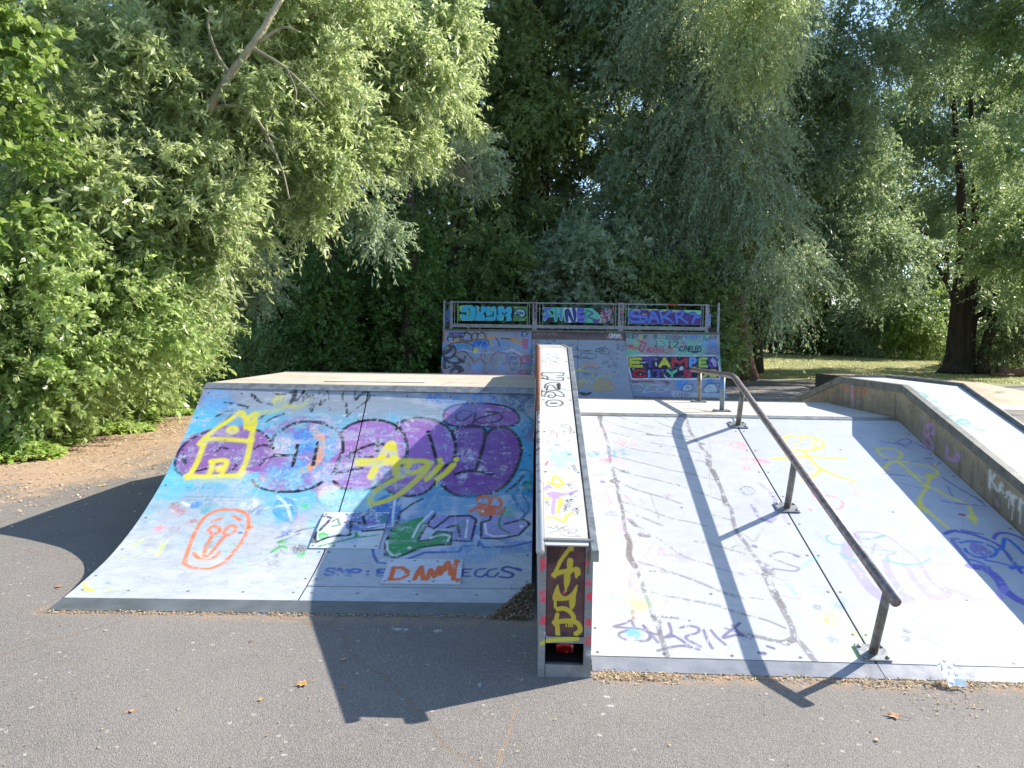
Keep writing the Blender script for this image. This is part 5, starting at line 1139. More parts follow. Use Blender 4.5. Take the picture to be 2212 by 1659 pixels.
mb = MB(); mb.box(BX[0], BX[3], 21.57, 22.95, BT+.0, BT+.03); mb.build('platform', M_PLY, BQ)
# guard rails
GY = 21.62
def gz(y7, x7=1000): return float(ony((1700+x7*.5425)*.540039, (1150+y7*.5425)*.540039, GY)[2])
def gx(x7, y7=200): return float(ony((1700+x7*.5425)*.540039, (1150+y7*.5425)*.540039, GY)[0])
zb0, zb1 = BT+.09, BT+.225; zt1 = BT+1.0*0.9
zt1 = gz(112); zb1 = gz(278); zb0 = gz(303)
M_RAILM = m_basic('grey_railing', (124,128,136), (150,154,160), 8, .5, .3, .1)
def fence_span(x0, x1):
    mb = MB(); mb.box(x0, x1, GY-.02, GY+.02, zt1-.035, zt1); mb.build('top_rail', M_RAILM, BQ)
    mb = MB(); mb.box(x0, x1, GY-.025, GY+.025, zb0, zb1); mb.build('bottom_rail', M_RAILM, BQ)
spans = ((195, 792), (825, 1425), (1462, 2078))
for a, b in spans: fence_span(gx(a), gx(b))
for a, b, nm in ((185,205,0),(793,826,1),(1424,1462,2),(2066,2086,0)):
    x0, x1 = gx(a), gx(b)
    if nm:
        c = Canvas(bil((x0,GY-.045,zt1+.02),(x1,GY-.045,zt1+.02),(x1,GY-.045,BT+.055),(x0,GY-.045,BT+.055),.006), .006, (150,146,152)); c.org = B2
        if nm == 1: c.text('EDRYY', (168,200), (150,490), (0,0), (0,0,0), .001) if False else None
        xm = 140 if nm == 1 else 1410
        for k, ch in enumerate('EDRUY' if nm == 1 else 'KASOI'):
            y = 250+k*58 if nm == 1 else 300+k*64; c.text(ch, (xm-6, y), (xm+24, y), (4,-44), (60,26,70) if nm == 1 or k != 1 else (190,50,60), .013, 1.1)
        c.build('guard_post', M_PAINT, BQ, .07)
    else:
        mb = MB(); mb.box(x0, x1, GY-.03, GY+.03, BT+.055, zt1+.015); mb.build('guard_post', M_RAILM, BQ)
for a in (218, 240, 755, 770, 845, 868, 1390, 1405, 1480, 1500, 2035, 2050):
    xc = gx(a); mb = MB(); mb.box(xc-.010, xc+.010, GY-.010, GY+.010, zb1, zt1-.035); mb.build('baluster', M_RAILM, BQ)
# side rails running back
for sx, xa_ in ((-1, gx(190)), (1, gx(2150, 230))):
    if sx < 0: xa_ = BX[0]+.02
    else: xa_ = BX[3]-.02
    mb = MB(); mb.box(xa_-.02, xa_+.02, GY+.03, 22.9, zt1-.035, zt1); mb.build('top_rail', M_RAILM, BQ)
    mb = MB(); mb.box(xa_-.02, xa_+.02, GY+.03, 22.9, zb0, zb1); mb.build('bottom_rail', M_RAILM, BQ)
    for y in (GY, 22.88): 
        mb = MB(); mb.box(xa_-.03, xa_+.03, y-.03, y+.03, BT+.04, zt1+(.05 if sx > 0 else .02)); mb.build('guard_post', M_RAILM, BQ)
for (xA, xB, yA) in ((gx(147), gx(183), GY+.3), (gx(2090), gx(2142), GY+.3)):
    c = Canvas(bil((xA,yA,gz(175)),(xB,yA+.25,gz(175)),(xB,yA+.25,gz(285)),(xA,yA,gz(285)),.008), .008, (50,96,170))
    c.blend(sst(.4,.6,fbm(c.H,c.W,8,4,3)), (120,150,205), .9); c.blend((np.arange(c.H)[:,None]/c.H > .75)*np.ones((1,c.W))*.8, (110,60,80))
    c.build('graffiti_panel', M_PAINT, BQ, .02)
def gpanel(a, b, c, d, base):
    q = [ony((1700+x*.5425)*.540039, (1150+y*.5425)*.540039, GY-.03) for x, y in (a, b, c, d)]
    return Canvas(bil(*q, .007), .007, base)
G1 = gpanel((237,131),(757,141),(757,248),(237,246), (110,150,96)); G1.org = B1
G1.blend(sst(.45,.6,fbm(G1.H,G1.W,20,20,3)), (70,120,84), .7)
G1.poly([(510,262),(1290,275),(1320,320),(1300,492),(520,485),(500,400)], (22,28,34), 1, 0, smooth=False)
CYN = (60,176,210)
G1.poly([(540,270),(690,272),(740,310),(745,400),(720,470),(700,480),(545,480),(515,440),(520,400),(560,390),(600,400),(600,370),(530,360),(515,320)], CYN, 1, 0)
G1.poly([(745,280),(790,275),(800,330),(820,330),(830,280),(890,285),(890,350),(860,385),(880,420),(890,470),(860,488),(730,482),(750,420),(760,350)], CYN, 1, 0)
G1.poly([(900,300),(930,280),(965,290),(970,350),(985,350),(990,285),(1040,285),(1055,360),(1050,440),(1020,485),(900,485),(905,440),(960,430),(950,420),(905,410)], CYN, 1, 0)
G1.poly([(1070,300),(1110,282),(1160,290),(1180,330),(1210,290),(1270,290),(1280,360),(1265,420),(1280,470),(1250,492),(1200,488),(1195,420),(1160,440),(1150,485),(1070,480),(1060,430),(1080,380)], CYN, 1, 0)
for Lx in ([(650,320),(645,410)], [(600,370),(600,400)], [(795,335),(820,350)], [(1135,370),(1170,400),(1200,370)], [(960,410),(1000,420),(1005,360)]): G1.line(Lx, (20,24,30), .018)
for Lx in ([(515,300),(530,280),(520,340)], [(520,400),(530,440)], [(795,290),(790,330)], [(980,300),(985,340)], [(640,350),(640,400)], [(1140,470),(1150,440)]): G1.line(Lx, (205,210,60), .014, .9)
for Lx in ([(540,268),(690,270)], [(540,483),(700,483)], [(1100,281),(1160,285)]): G1.line(Lx, (180,220,235), .007, .8)
G1.poly([(1310,400),(1340,330),(1410,310),(1480,340),(1500,400),(1460,450),(1400,440),(1370,410)], (22,30,40), 1, 0); G1.poly([(1320,395),(1345,340),(1410,325),(1460,345),(1475,390),(1440,435),(1400,420),(1370,395)], (140,190,215), 1, 0)
G1.text('DOPY', (1345,395), (1460,410), (4,-40), (24,30,44), .010, 1.2); G1.line([(1470,480),(1500,460)], (24,30,40), .012); G1.line([(1470,495),(1505,475)], (24,30,40), .012); G1.blob(1350, 460, .12, (60,120,90), .8, .2)
G1.build('graffiti_panel', M_PAINT, BQ, .02)['label'] = 'panel with fat sky blue letters'
G2 = gpanel((870,145),(1393,155),(1390,263),(868,255), (34,36,46)); G2.org = B2
LBL, WWW, DBL, TL, PP = (96,112,200), (205,214,228), (40,66,130), (84,190,160), (96,72,150)
G2.poly([(270,290),(440,290),(430,340),(400,350),(360,330),(400,400),(430,400),(430,430),(340,450),(300,500),(265,480),(250,400),(290,360)], TL, 1, 0); G2.poly([(290,300),(410,300),(330,350),(360,400),(400,400),(320,460),(280,470),(260,420),(310,400),(290,360)], LBL, 1, 0)
G2.poly([(430,300),(570,295),(560,480),(520,490),(500,430),(480,440),(470,500),(430,490)], TL, 1, 0); G2.line([(450,310),(450,470)], LBL, .02); G2.line([(530,310),(530,470)], LBL, .02); G2.line([(450,400),(540,395)], LBL, .02)
G2.poly([(570,310),(640,300),(770,305),(775,470),(740,512),(600,512),(580,450)], WWW, 1, 0); G2.poly([(580,350),(620,310),(660,330),(720,480),(690,300),(740,300),(760,420),(740,510),(690,512),(640,420),(640,500),(600,500)], DBL, 1, 0)
G2.poly([(770,310),(880,305),(880,360),(850,380),(880,400),(890,510),(790,515),(770,460)], LBL, 1, 0); G2.line([(790,330),(860,330)], PP, .022); G2.line([(790,400),(860,400)], PP, .018); G2.line([(790,480),(870,470)], PP, .022); G2.line([(835,390)], (24,24,50), .03)
G2.poly([(880,310),(980,300),(1040,350),(1080,380),(1100,430),(1160,470),(1165,520),(900,520),(890,420)], TL, 1, 0); G2.line([(920,340),(1000,380),(930,430),(1050,480),(1140,510)], PP, .024); G2.line([(900,330),(910,500)], (60,150,130), .018); G2.poly([(1000,480),(1080,470),(1100,515),(1010,518)], PP, 1, 0)
for _ in range(260):
    x, y = random.uniform(1090, 1300), random.uniform(310, 515)
    if x+ (y-310)*.5 > 1150: G2.line([(x, y), (x+random.uniform(-22, 22), y+random.uniform(-22, 22))], random.choice([(175,50,60),(200,205,215),(34,32,40),(110,150,200),(150,60,70)]), random.uniform(.004, .014), .95)
G2.blob(1290, 325, .04, (215,60,50), .9, .1)
G2.build('graffiti_panel', M_PAINT, BQ, .02)['label'] = 'panel with blue, white and green letters'
G3 = gpanel((1497,155),(2035,169),(2035,276),(1497,268), (120,200,168)); G3.org = B3
SB, SP = (84,122,210), (84,52,128)
def sak(Lx, r=.040):
    for q in Lx: G3.line(q, SP, r+.026, 1, 0, smooth=True)
    for q in Lx: G3.line(q, SB, r, 1, 0, smooth=True)
G3.poly([(240,330),(400,320),(540,335),(760,340),(1000,345),(1200,400),(1310,420),(1300,550),(240,530)], SP, 1, 0, smooth=False)
sak([[(400,350),(330,335),(275,370),(290,420),(400,430),(500,440),(490,490),(400,510),(290,500),(250,470)]], .042)
sak([[(540,520),(570,420),(590,360),(640,420),(680,520)], [(570,450),(650,455)]], .036)
sak([[(700,350),(722,430),(735,515)], [(745,440),(800,400),(850,350)], [(760,435),(820,460),(890,515)]], .034)
sak([[(930,370),(945,440),(950,515)], [(930,368),(1000,350),(1040,385),(1000,425),(955,435)], [(985,430),(1040,470),(1100,520)]], .034)
sak([[(1150,395),(1200,385),(1225,420),(1200,470),(1180,520)], [(1225,425),(1260,440),(1295,425)]], .034)
for q in ([(310,405)], [(405,470)], [(580,400)], [(955,385)], [(1270,490)], [(480,500)], [(880,500)]): G3.line(q, (110,52,100), .022)
for q in ([(310,412)], [(410,468)]): G3.line(q, (215,215,225), .010)
for Lx in ([(300,335),(350,325),(400,335)], [(440,395),(500,400)], [(540,350),(570,335)], [(700,350),(780,345)], [(880,365),(920,350),(980,345)]): G3.line(Lx, (208,190,70), .012, .9)
for p in ((440,350),(455,360),(460,338)): G3.line([p], (34,100,90), .010)
for _ in range(12): G3.blob(random.uniform(300,1250), random.uniform(380,500), .05, (100,140,220), .4, .4)
G3.build('graffiti_panel', M_PAINT, BQ, .02)['label'] = 'panel with blue and purple letters on mint'
mb = MB(); c0 = gx(1790, 125); mb.box(c0, gx(1865, 125), GY-.024, GY+.024, zt1-.039, zt1+.004); mb.build('paint_mark', m_basic('red_mark', (150,50,44), (170,70,50), 5, .6), BQ)

# ================================================================ FAR RIGHT PLATFORM
PF = empty('low_funbox', (11, 22, 0), 'low brown funbox platform with sloping sides, far right beyond the ledge', 'skate obstacle')
M_TAN = m_basic('tan_ramp_sheet', (168,142,118), (196,172,148), 1.2, .7)
mb = MB(); h_ = .45; x0, x1, y0, y1 = 9.9, 12.9, 21.4, 26.0
mb.add([(x0,19.15,.012),(14.6,19.15,.012),(x1,y0,h_),(x0,y0,h_),(x1,y1,h_),(x0,y1,h_),(14.6,y1,.0),(x0,19.15,0),(x0,y1,0),(14.6,19.15,0)],
       [(0,1,2,3),(3,2,4,5),(1,6,4,2),(0,3,5,8,7),(5,4,6,8),(7,9,1,0)])
mb.build('ramp_body', M_TAN, PF)
mb = MB(); mb.add([(x0,18.0,.006),(14.6,18.0,.006),(14.6,19.145,.014),(x0,19.145,.014)], [(0,1,2,3)]); mb.build('threshold_plate', m_basic('bright_plate', (196,190,182), (214,208,200), 2, .5), PF)
mb = MB(); mb.box(x0-.03, x0-.002, y0+.0, y1, .01, h_+.02); mb.box(x0-.03, x0+1.2, y1+.002, y1+.03, .01, h_+.0); mb.build('edge_board', M_LST, PF)
KR = empty('kicker_ramp', (9, 12.5, 0), 'small low white kicker at the right edge of the picture beside the ledge', 'skate ramp')
kc = Canvas(bil((7.75,13.9,.10),(10.6,14.0,.10),(10.6,12.2,.30),(7.2,12.2,.30),.02), .02, (190,194,190)); kc.grime(.3, (130,140,140), .4); kc.flecks(60, [(90,110,120),(120,170,190)], .03, None, .6, .5)
q = [(6.7,12.1,.0),(10.6,12.1,.0),(10.6,14.0,0),(7.1,14.0,0)]
kc = Canvas(bil((7.2,13.9,.02),(10.6,13.9,.02),(10.6,12.1,.26),(7.6,12.1,.26),.02), .02, (190,194,190)); kc.grime(.4, (130,140,140), .4); kc.flecks(60, [(90,110,120),(120,170,190)], .03, None, .6, .5)
kc.build('ramp_panel', M_PAINT, KR)
mb = MB(); mb.hexa([(7.62,12.12,0),(10.6,12.12,0),(10.6,13.88,0),(7.22,13.88,0),(7.62,12.12,.245),(10.6,12.12,.245),(10.6,13.88,.006),(7.22,13.88,.006)]); mb.build('side_panel', M_LST, KR)
# ================================================================ GROUND
def sheet(name, V, F, mat, kind='structure', z=0):
    me = mesh_np(name, V, F); o = link(name, me, mat); o['kind'] = kind; return o
m_as, n, b = newmat('old_asphalt')
p = pos(n)
vo = n.nodes.new('ShaderNodeTexVoronoi'); vo.inputs['Scale'].default_value = 190; n.links.new(p, vo.inputs['Vector'])
vr = n.nodes.new('ShaderNodeTexVoronoi'); vr.inputs['Scale'].default_value = 70; n.links.new(p, vr.inputs['Vector'])
sp = n.nodes.new('ShaderNodeSeparateColor'); n.links.new(vo.outputs['Color'], sp.inputs[0])
sp2 = n.nodes.new('ShaderNodeSeparateColor'); n.links.new(vr.outputs['Color'], sp2.inputs[0])
base = mixc(n, ramp(n, noise(n, .8, 6), .3, .7), (.160,.144,.130), (.225,.202,.183))
stone = mixc(n, sp.outputs[0], (.08,.074,.069), (.40,.365,.33))
c1 = mixc(n, ramp(n, sp2.outputs[1], 0.0, 1.0, .25, .5), base, stone)
pale = mixc(n, ramp(n, sp2.outputs[0], .9955, .9985), c1, (.42,.39,.34))
# leaf dust on the left edge of the tarmac
gx_ = n.nodes.new('ShaderNodeSeparateXYZ'); n.links.new(p, gx_.inputs[0])
def mth(n, op, a, b_=None):
    x = n.nodes.new('ShaderNodeMath'); x.operation = op
    for i, v in enumerate((a, b_)):
        if v is None: continue
        if isinstance(v, (int, float)): x.inputs[i].default_value = v
        else: n.links.new(v, x.inputs[i])
    return x.outputs[0]
fx = ramp(n, gx_.outputs[0], -5.2, -3.0, 1, 0); fy = ramp(n, gx_.outputs[1], 5.0, 7.8, 0, 1)
ff = mth(n, 'MULTIPLY', fx, fy)
nn_ = noise(n, 1.1, 6, .7, pos(n, (1.6, .9, 1)))
dust = mth(n, 'MULTIPLY', ramp(n, mth(n, 'ADD', nn_, mth(n, 'MULTIPLY', ff, .55)), .80, .98), ramp(n, ff, .05, .4))
c2 = mixc(n, mth(n, 'MULTIPLY', dust, .85), pale, (.46,.31,.20))
# brown dirt along the ramp feet
f1_ = mth(n, 'MULTIPLY', ramp(n, mth(n, 'ABSOLUTE', mth(n, 'SUBTRACT', gx_.outputs[1], 3.39)), .02, .10, 1, 0), mth(n, 'MULTIPLY', ramp(n, gx_.outputs[0], .28, .34), ramp(n, gx_.outputs[0], 2.9, 3.0, 1, 0)))
f2_ = mth(n, 'MULTIPLY', ramp(n, mth(n, 'ABSOLUTE', mth(n, 'SUBTRACT', gx_.outputs[1], 4.0)), .02, .10, 1, 0), ramp(n, gx_.outputs[0], -2.9, -2.8))
dirt = mth(n, 'MULTIPLY', mth(n, 'MAXIMUM', f1_, mth(n, 'MULTIPLY', f2_, .8)), ramp(n, noise(n, 14, 5), .38, .6))
c2 = mixc(n, ramp(n, noise(n, .9, 6, .7), .48, .72, 0, .45), c2, (.27,.238,.208))
c3 = mixc(n, dirt, c2, (.34,.235,.15))
# dark soft patches and fine cracks
c4 = mixc(n, ramp(n, noise(n, .35, 3), .52, .7, 0, .3), c3, (.11,.106,.102))
wv = n.nodes.new('ShaderNodeTexVoronoi'); wv.feature = 'DISTANCE_TO_EDGE'; wv.inputs['Scale'].default_value = .33
vm = n.nodes.new('ShaderNodeVectorMath'); vm.operation = 'ADD'; sc_ = n.nodes.new('ShaderNodeVectorMath'); sc_.operation = 'SCALE'; sc_.inputs['Scale'].default_value = .35
n.links.new(noise(n, 2.2, 6, .7, None, True), sc_.inputs[0]); n.links.new(p, vm.inputs[0]); n.links.new(sc_.outputs[0], vm.inputs[1]); n.links.new(vm.outputs[0], wv.inputs['Vector'])
crk = ramp(n, wv.outputs['Distance'], .0, .006, .6, 0)
c5 = mixc(n, crk, c4, (.20,.14,.10))
def near(cx, cy, rx, ry, nz=.9):
    dx = mth(n, 'DIVIDE', mth(n, 'SUBTRACT', gx_.outputs[0], cx), rx); dy = mth(n, 'DIVIDE', mth(n, 'SUBTRACT', gx_.outputs[1], cy), ry)
    r2 = mth(n, 'ADD', mth(n, 'MULTIPLY', dx, dx), mth(n, 'MULTIPLY', dy, dy))
    return ramp(n, mth(n, 'ADD', r2, mth(n, 'MULTIPLY', noise(n, 26, 4, .8), 3.2)), 1.7, 2.0, 1, 0)
spots = None
for px, py, rx, ry in ((862,1359,.075,.03),(945,1363,.045,.035),(1037,1478,.014,.035),(1312,1505,.03,.016),(1322,1524,.03,.02),(1185,1365,.03,.02),(700,1180,.02,.02),(1325,1480,.02,.01)):
    c_ = onz(px, py); v_ = near(float(c_[0]), float(c_[1]), rx, ry); spots = v_ if spots is None else mth(n, 'MAXIMUM', spots, v_)
c5 = mixc(n, mth(n, 'MULTIPLY', spots, .75), c5, (.55,.52,.50))
k0, k1 = onz(1118, 1515), onz(1078, 1650); sl_ = float((k1[0]-k0[0])/(k1[1]-k0[1]))
off = mth(n, 'SUBTRACT', mth(n, 'SUBTRACT', gx_.outputs[0], float(k0[0])), mth(n, 'MULTIPLY', mth(n, 'SUBTRACT', gx_.outputs[1], float(k0[1])), sl_))
off = mth(n, 'ABSOLUTE', mth(n, 'ADD', off, mth(n, 'MULTIPLY', mth(n, 'SUBTRACT', noise(n, 5, 6, .8), .5), .12)))
cm = mth(n, 'MULTIPLY', ramp(n, off, .002, .006, .8, 0), ramp(n, gx_.outputs[1], float(k0[1]), float(k0[1])+.02, 1, 0))
c5 = mixc(n, cm, c5, (.30,.20,.12))
n.links.new(c5, b.inputs['Base Color']); b.inputs['Roughness'].default_value = .85; b.inputs['Specular IOR Level'].default_value = .3
hh = mth(n, 'ADD', mth(n, 'MULTIPLY', vo.outputs['Distance'], -1.0), mth(n, 'MULTIPLY', noise(n, 90, 4), .8))
bump(n, b, hh, .55, .006)

m_soil = m_basic('woodland_soil', (52,44,32), (84,68,46), 1.5, .95, 0, .5, 8, (1,1,1), .05)
m_lawn, n, b = newmat('dry_lawn')
c = mixc(n, ramp(n, noise(n, .5, 6), .35, .65), (.46,.42,.15), (.30,.32,.10)); c = mixc(n, ramp(n, noise(n, 3.0, 6, .75, pos(n, (1, .5, 1))), .5, .7, 0, .7), c, (.46,.38,.19))
c = mixc(n, ramp(n, noise(n, 22, 5, .7), .35, .65, 0, .5), c, (.06,.075,.022))
n.links.new(c, b.inputs['Base Color']); b.inputs['Roughness'].default_value = .9; bump(n, b, noise(n, 12, 6, .75), .9, .08)

def gh(x, y):
    return .72*float(sst(33, 52, np.array(y, float)))
sheet('ground', [(-500,-200,-.06),(500,-200,-.06),(500,900,-.06),(-500,900,-.06)], [(0,1,2,3)], m_soil)
sheet('asphalt', [(-9.5,-8,0),(45,-8,0),(45,24.8,0),(-9.5,33,0)], [(0,1,2,3)], m_as)
gxs = np.linspace(-60, 140, 90); gys = np.linspace(22, 180, 90)
GX, GY2 = np.meshgrid(gxs, gys); GZ = .72*sst(33, 52, GY2)-.055+.05*sst(-1.5, .6, GY2-(31.2-(GX-8)*.22))*1.2
GZ += .02*fbm(90, 90, 6)
idx = np.arange(8100).reshape(90, 90)
lw = sheet('lawn', np.stack([GX, GY2, GZ], -1).reshape(-1, 3), np.stack([idx[:-1,:-1], idx[:-1,1:], idx[1:,1:], idx[1:,:-1]], -1).reshape(-1, 4), m_lawn)

# ================================================================ FOLIAGE TOOLS
def leafmat(name, c1, c2, back, trans=.35, rough=.42, spec=.5):
    m, n, b = newmat(name)
    a = nd(n, 'ShaderNodeAttribute', attribute_name='tone')
    col = mixc(n, a.outputs['Fac'], c1, c2)
    g = n.nodes.new('ShaderNodeNewGeometry')
    col = mixc(n, mth(n, 'MULTIPLY', g.outputs['Backfacing'], 1.0), col, back) if back else col
    n.links.new(col, b.inputs['Base Color']); b.inputs['Roughness'].default_value = rough; b.inputs['Specular IOR Level'].default_value = spec
    t = n.nodes.new('ShaderNodeBsdfTranslucent'); hs = mixc(n, .5, col, (.56,.68,.22)); n.links.new(hs, t.inputs[0])
    mx = n.nodes.new('ShaderNodeMixShader'); mx.inputs[0].default_value = trans
    n.links.new(b.outputs[0], mx.inputs[1]); n.links.new(t.outputs[0], mx.inputs[2])
    n.links.new(mx.outputs[0], n.nodes['Material Output'].inputs[0]); return m
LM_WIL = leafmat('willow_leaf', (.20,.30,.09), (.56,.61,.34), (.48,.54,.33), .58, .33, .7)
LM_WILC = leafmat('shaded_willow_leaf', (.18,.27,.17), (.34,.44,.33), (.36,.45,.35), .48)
LM_BUSH = leafmat('bush_leaf', (.15,.30,.05), (.46,.56,.20), (.42,.52,.27), .58, .33, .7)
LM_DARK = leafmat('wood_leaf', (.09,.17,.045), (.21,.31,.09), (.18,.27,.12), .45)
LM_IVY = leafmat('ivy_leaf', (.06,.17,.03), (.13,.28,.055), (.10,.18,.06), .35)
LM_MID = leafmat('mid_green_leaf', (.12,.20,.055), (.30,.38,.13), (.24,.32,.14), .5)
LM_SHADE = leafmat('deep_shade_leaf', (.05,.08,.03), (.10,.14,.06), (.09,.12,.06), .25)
LM_BRT = leafmat('bright_leaf', (.14,.26,.03), (.26,.36,.06), (.20,.30,.09), .45)
LM_BLUE = leafmat('poplar_leaf', (.13,.22,.12), (.23,.33,.21), (.24,.32,.24), .5)
LM_COVER = leafmat('ground_cover_leaf', (.26,.46,.07), (.50,.62,.16), (.40,.50,.18), .5)
LM_BROWN = leafmat('dead_leaf', (.40,.27,.16), (.72,.55,.38), (.55,.40,.26), .15, .6, .3)
LM_MOULD = leafmat('mouldy_leaf', (.15,.10,.07), (.34,.24,.15), None, .1, .7, .2)
LM_STRAW = leafmat('straw_leaf', (.36,.25,.14), (.62,.48,.32), None, .15, .6, .3)
LM_GRASS = leafmat('grass_blade', (.22,.27,.06), (.44,.40,.15), None, .3)
def bark(name, a, b_): return m_basic(name, a, b_, 5, .9, 0, .8, 18, (1, 1, .25), .03)
BK_PALE = bark('pale_bark', (112,106,86), (168,160,132)); BK_DARK = bark('dark_bark', (48,42,34), (78,68,54)); BK_BLACK = bark('blackish_bark', (38,32,27), (64,54,46)); BK_RED = bark('reddish_bark', (92,64,46), (120,90,66))
def unit(a): return a/(np.linalg.norm(a, axis=-1, keepdims=True)+1e-9)
def strands(rng, blobs, n, slen, droop, K, ll, lw_, org, hang=.3, clump=14, cs=.22, up=.15, shell=.55):
    """n drooping shoots grown in clumps on ellipsoid blobs; returns leaf quads, tones and shoot paths"""
    B_ = np.array([b[:6] for b in blobs], float); wt = B_[:, 3]*B_[:, 4]+B_[:, 4]*B_[:, 5]+B_[:, 3]*B_[:, 5]
    if len(blobs[0]) > 6: wt = wt*np.array([b[6] for b in blobs])
    wt /= wt.sum(); Mc = max(4, n//clump)
    bi = rng.choice(len(B_), Mc, p=wt); dirs = unit(rng.normal(size=(Mc, 3))); rr = shell+(1-shell)*rng.random((Mc, 1))**.7
    cen = B_[bi, :3]+dirs*rr*B_[bi, 3:6]
    ct = rng.random(Mc)
    ci = rng.integers(0, Mc, n)
    sz = cs*np.minimum(B_[bi[ci], 3], B_[bi[ci], 5])[:, None]
    a = cen[ci]+rng.normal(size=(n, 3))*sz*np.array([1, 1, .8])
    d = unit(unit(dirs[ci])*.8+unit((a-np.array(org))*[1, 1, 0])*.5+rng.normal(size=(n, 3))*.55+[0, 0, up])
    l = slen*(.5+rng.random((n, 1)))
    t = np.sort(rng.random((n, K, 1)), 1)
    pp = a[:, None]+d[:, None]*l[:, None]*t; pp[..., 2] -= (droop*l*(t[..., 0]**1.8))
    tg = np.repeat(d[:, None], K, 1).copy(); tg[..., 2] -= 1.8*droop*t[..., 0]**.8
    ld = unit(unit(tg)*.65+rng.normal(size=(n, K, 3))*.55+[0, 0, -hang])
    wd = unit(np.cross(ld, rng.normal(size=(n, K, 3))+[0, 0, .9]))
    cf = (.62+.85*rng.random(Mc))[ci][:, None, None]; nl = ll*cf*(.6+.7*rng.random((n, K, 1))); nw = lw_*cf*(.7+.6*rng.random((n, K, 1)))
    p0 = pp; p2 = pp+ld*nl; nrm = np.cross(ld, wd)
    p1 = pp+ld*nl*.45+wd*nw*.5+nrm*nw*.12; p3 = pp+ld*nl*.45-wd*nw*.5+nrm*nw*.12
    V = np.stack([p0, p1, p2, p3], 2).reshape(-1, 3)
    tone = np.clip(ct[ci][:, None]*.6+rng.random((n, K))*.55-.05, 0, 1).reshape(-1)
    tt = np.linspace(0, 1, 5)[None, :, None]
    path = a[:, None]+d[:, None]*l[:, None]*tt; path[..., 2] -= droop*l*(tt[..., 0]**1.8)
    return V, tone, path
def leaf_obj(name, V, tone, mat, parent=None):
    F = np.arange(len(V), dtype=np.int32).reshape(-1, 4)
    me = bpy.data.meshes.new(name)
    me.vertices.add(len(V)); me.vertices.foreach_set('co', V.astype(np.float32).ravel())
    me.loops.add(F.size); me.loops.foreach_set('vertex_index', F.ravel())
    me.polygons.add(len(F)); me.polygons.foreach_set('loop_start', np.arange(0, F.size, 4, dtype=np.int32))
    me.polygons.foreach_set('loop_total', np.full(len(F), 4, np.int32))
    me.update(calc_edges=True)
    at = me.attributes.new('tone', 'FLOAT', 'FACE'); at.data.foreach_set('value', tone.astype(np.float32))
    return link(name, me, mat, parent)
def twigs(path, mat, parent, r=.006, step=3, rng=RNG, name='twigs'):
    p = path[::step]; n, k = p.shape[:2]
    tg = unit(np.gradient(p, axis=1)); a = unit(np.cross(tg, [0.3, .2, 1.0])); b_ = np.cross(tg, a)
    rad = (r*np.linspace(1, .35, k))[None, :, None]
    ring = np.stack([p+a*rad, p-a*rad*.5+b_*rad*.87, p-a*rad*.5-b_*rad*.87], 2)
    V = ring.reshape(-1, 3); i = (np.arange(n)[:, None, None]*k+np.arange(k-1)[None, :, None])*3; j = np.arange(3)[None, None]; j2 = (j+1) % 3
    F = np.stack(np.broadcast_arrays(i+j, i+j2, i+3+j2, i+3+j), -1).reshape(-1, 4)
    return link(name, mesh_np(name, V, F), mat, parent)
def limb(mb, pts, r0, r1, n=10, wob=.06):
    P_ = Canvas.smooth(np.array(pts, float), n=5); k = len(P_)
    P_ = P_+RNG.normal(size=P_.shape)*wob*np.linspace(0, 1, k)[:, None]*min(1, r0*3)
    rs = [r0+(r1-r0)*(i/(k-1))**.8 for i in range(k)]
    if pts[0][2] < .3: rs[0] *= 1.35; rs[1] *= 1.12
    mb.tube(P_, rs, n)
def PB_(px, py, Y, r, ry=None, rz=None, w_=1.0):
    q = ony(px, py, Y); return (q[0], q[1], q[2], r, ry or r, rz or r, w_)
def tree(name, base, label, cat, limbs, blobs, n, slen, droop, K, ll, lw_, lm, bk, hang=.3, clump=14, cs=.22, up=.15, group=None, tw=0, seed=1, shell=.55, twr=.006):
    rng = np.random.default_rng(seed)
    bz = gh(base[0], base[1]); T_ = empty(name, (base[0], base[1], bz), label, cat, group)
    mb = MB()
    for L_, r0, r1 in limbs: limb(mb, L_, r0, r1, 10, .02 if r0 < .21 else .06)
    if limbs: mb.build('trunk', bk, T_, True)
    V, tone, path = strands(rng, blobs, n, slen, droop, K, ll, lw_, (base[0], base[1], 4), hang, clump, cs, up, shell)
    ok = V.reshape(-1, 4, 3)[:, :, 2].min(1) > .02
    V = V.reshape(-1, 4, 3)[ok].reshape(-1, 3); tone = tone[ok]
    leaf_obj('crown', V, tone, lm, T_)
    if tw: twigs(path, bk, T_, twr, tw)
    return T_

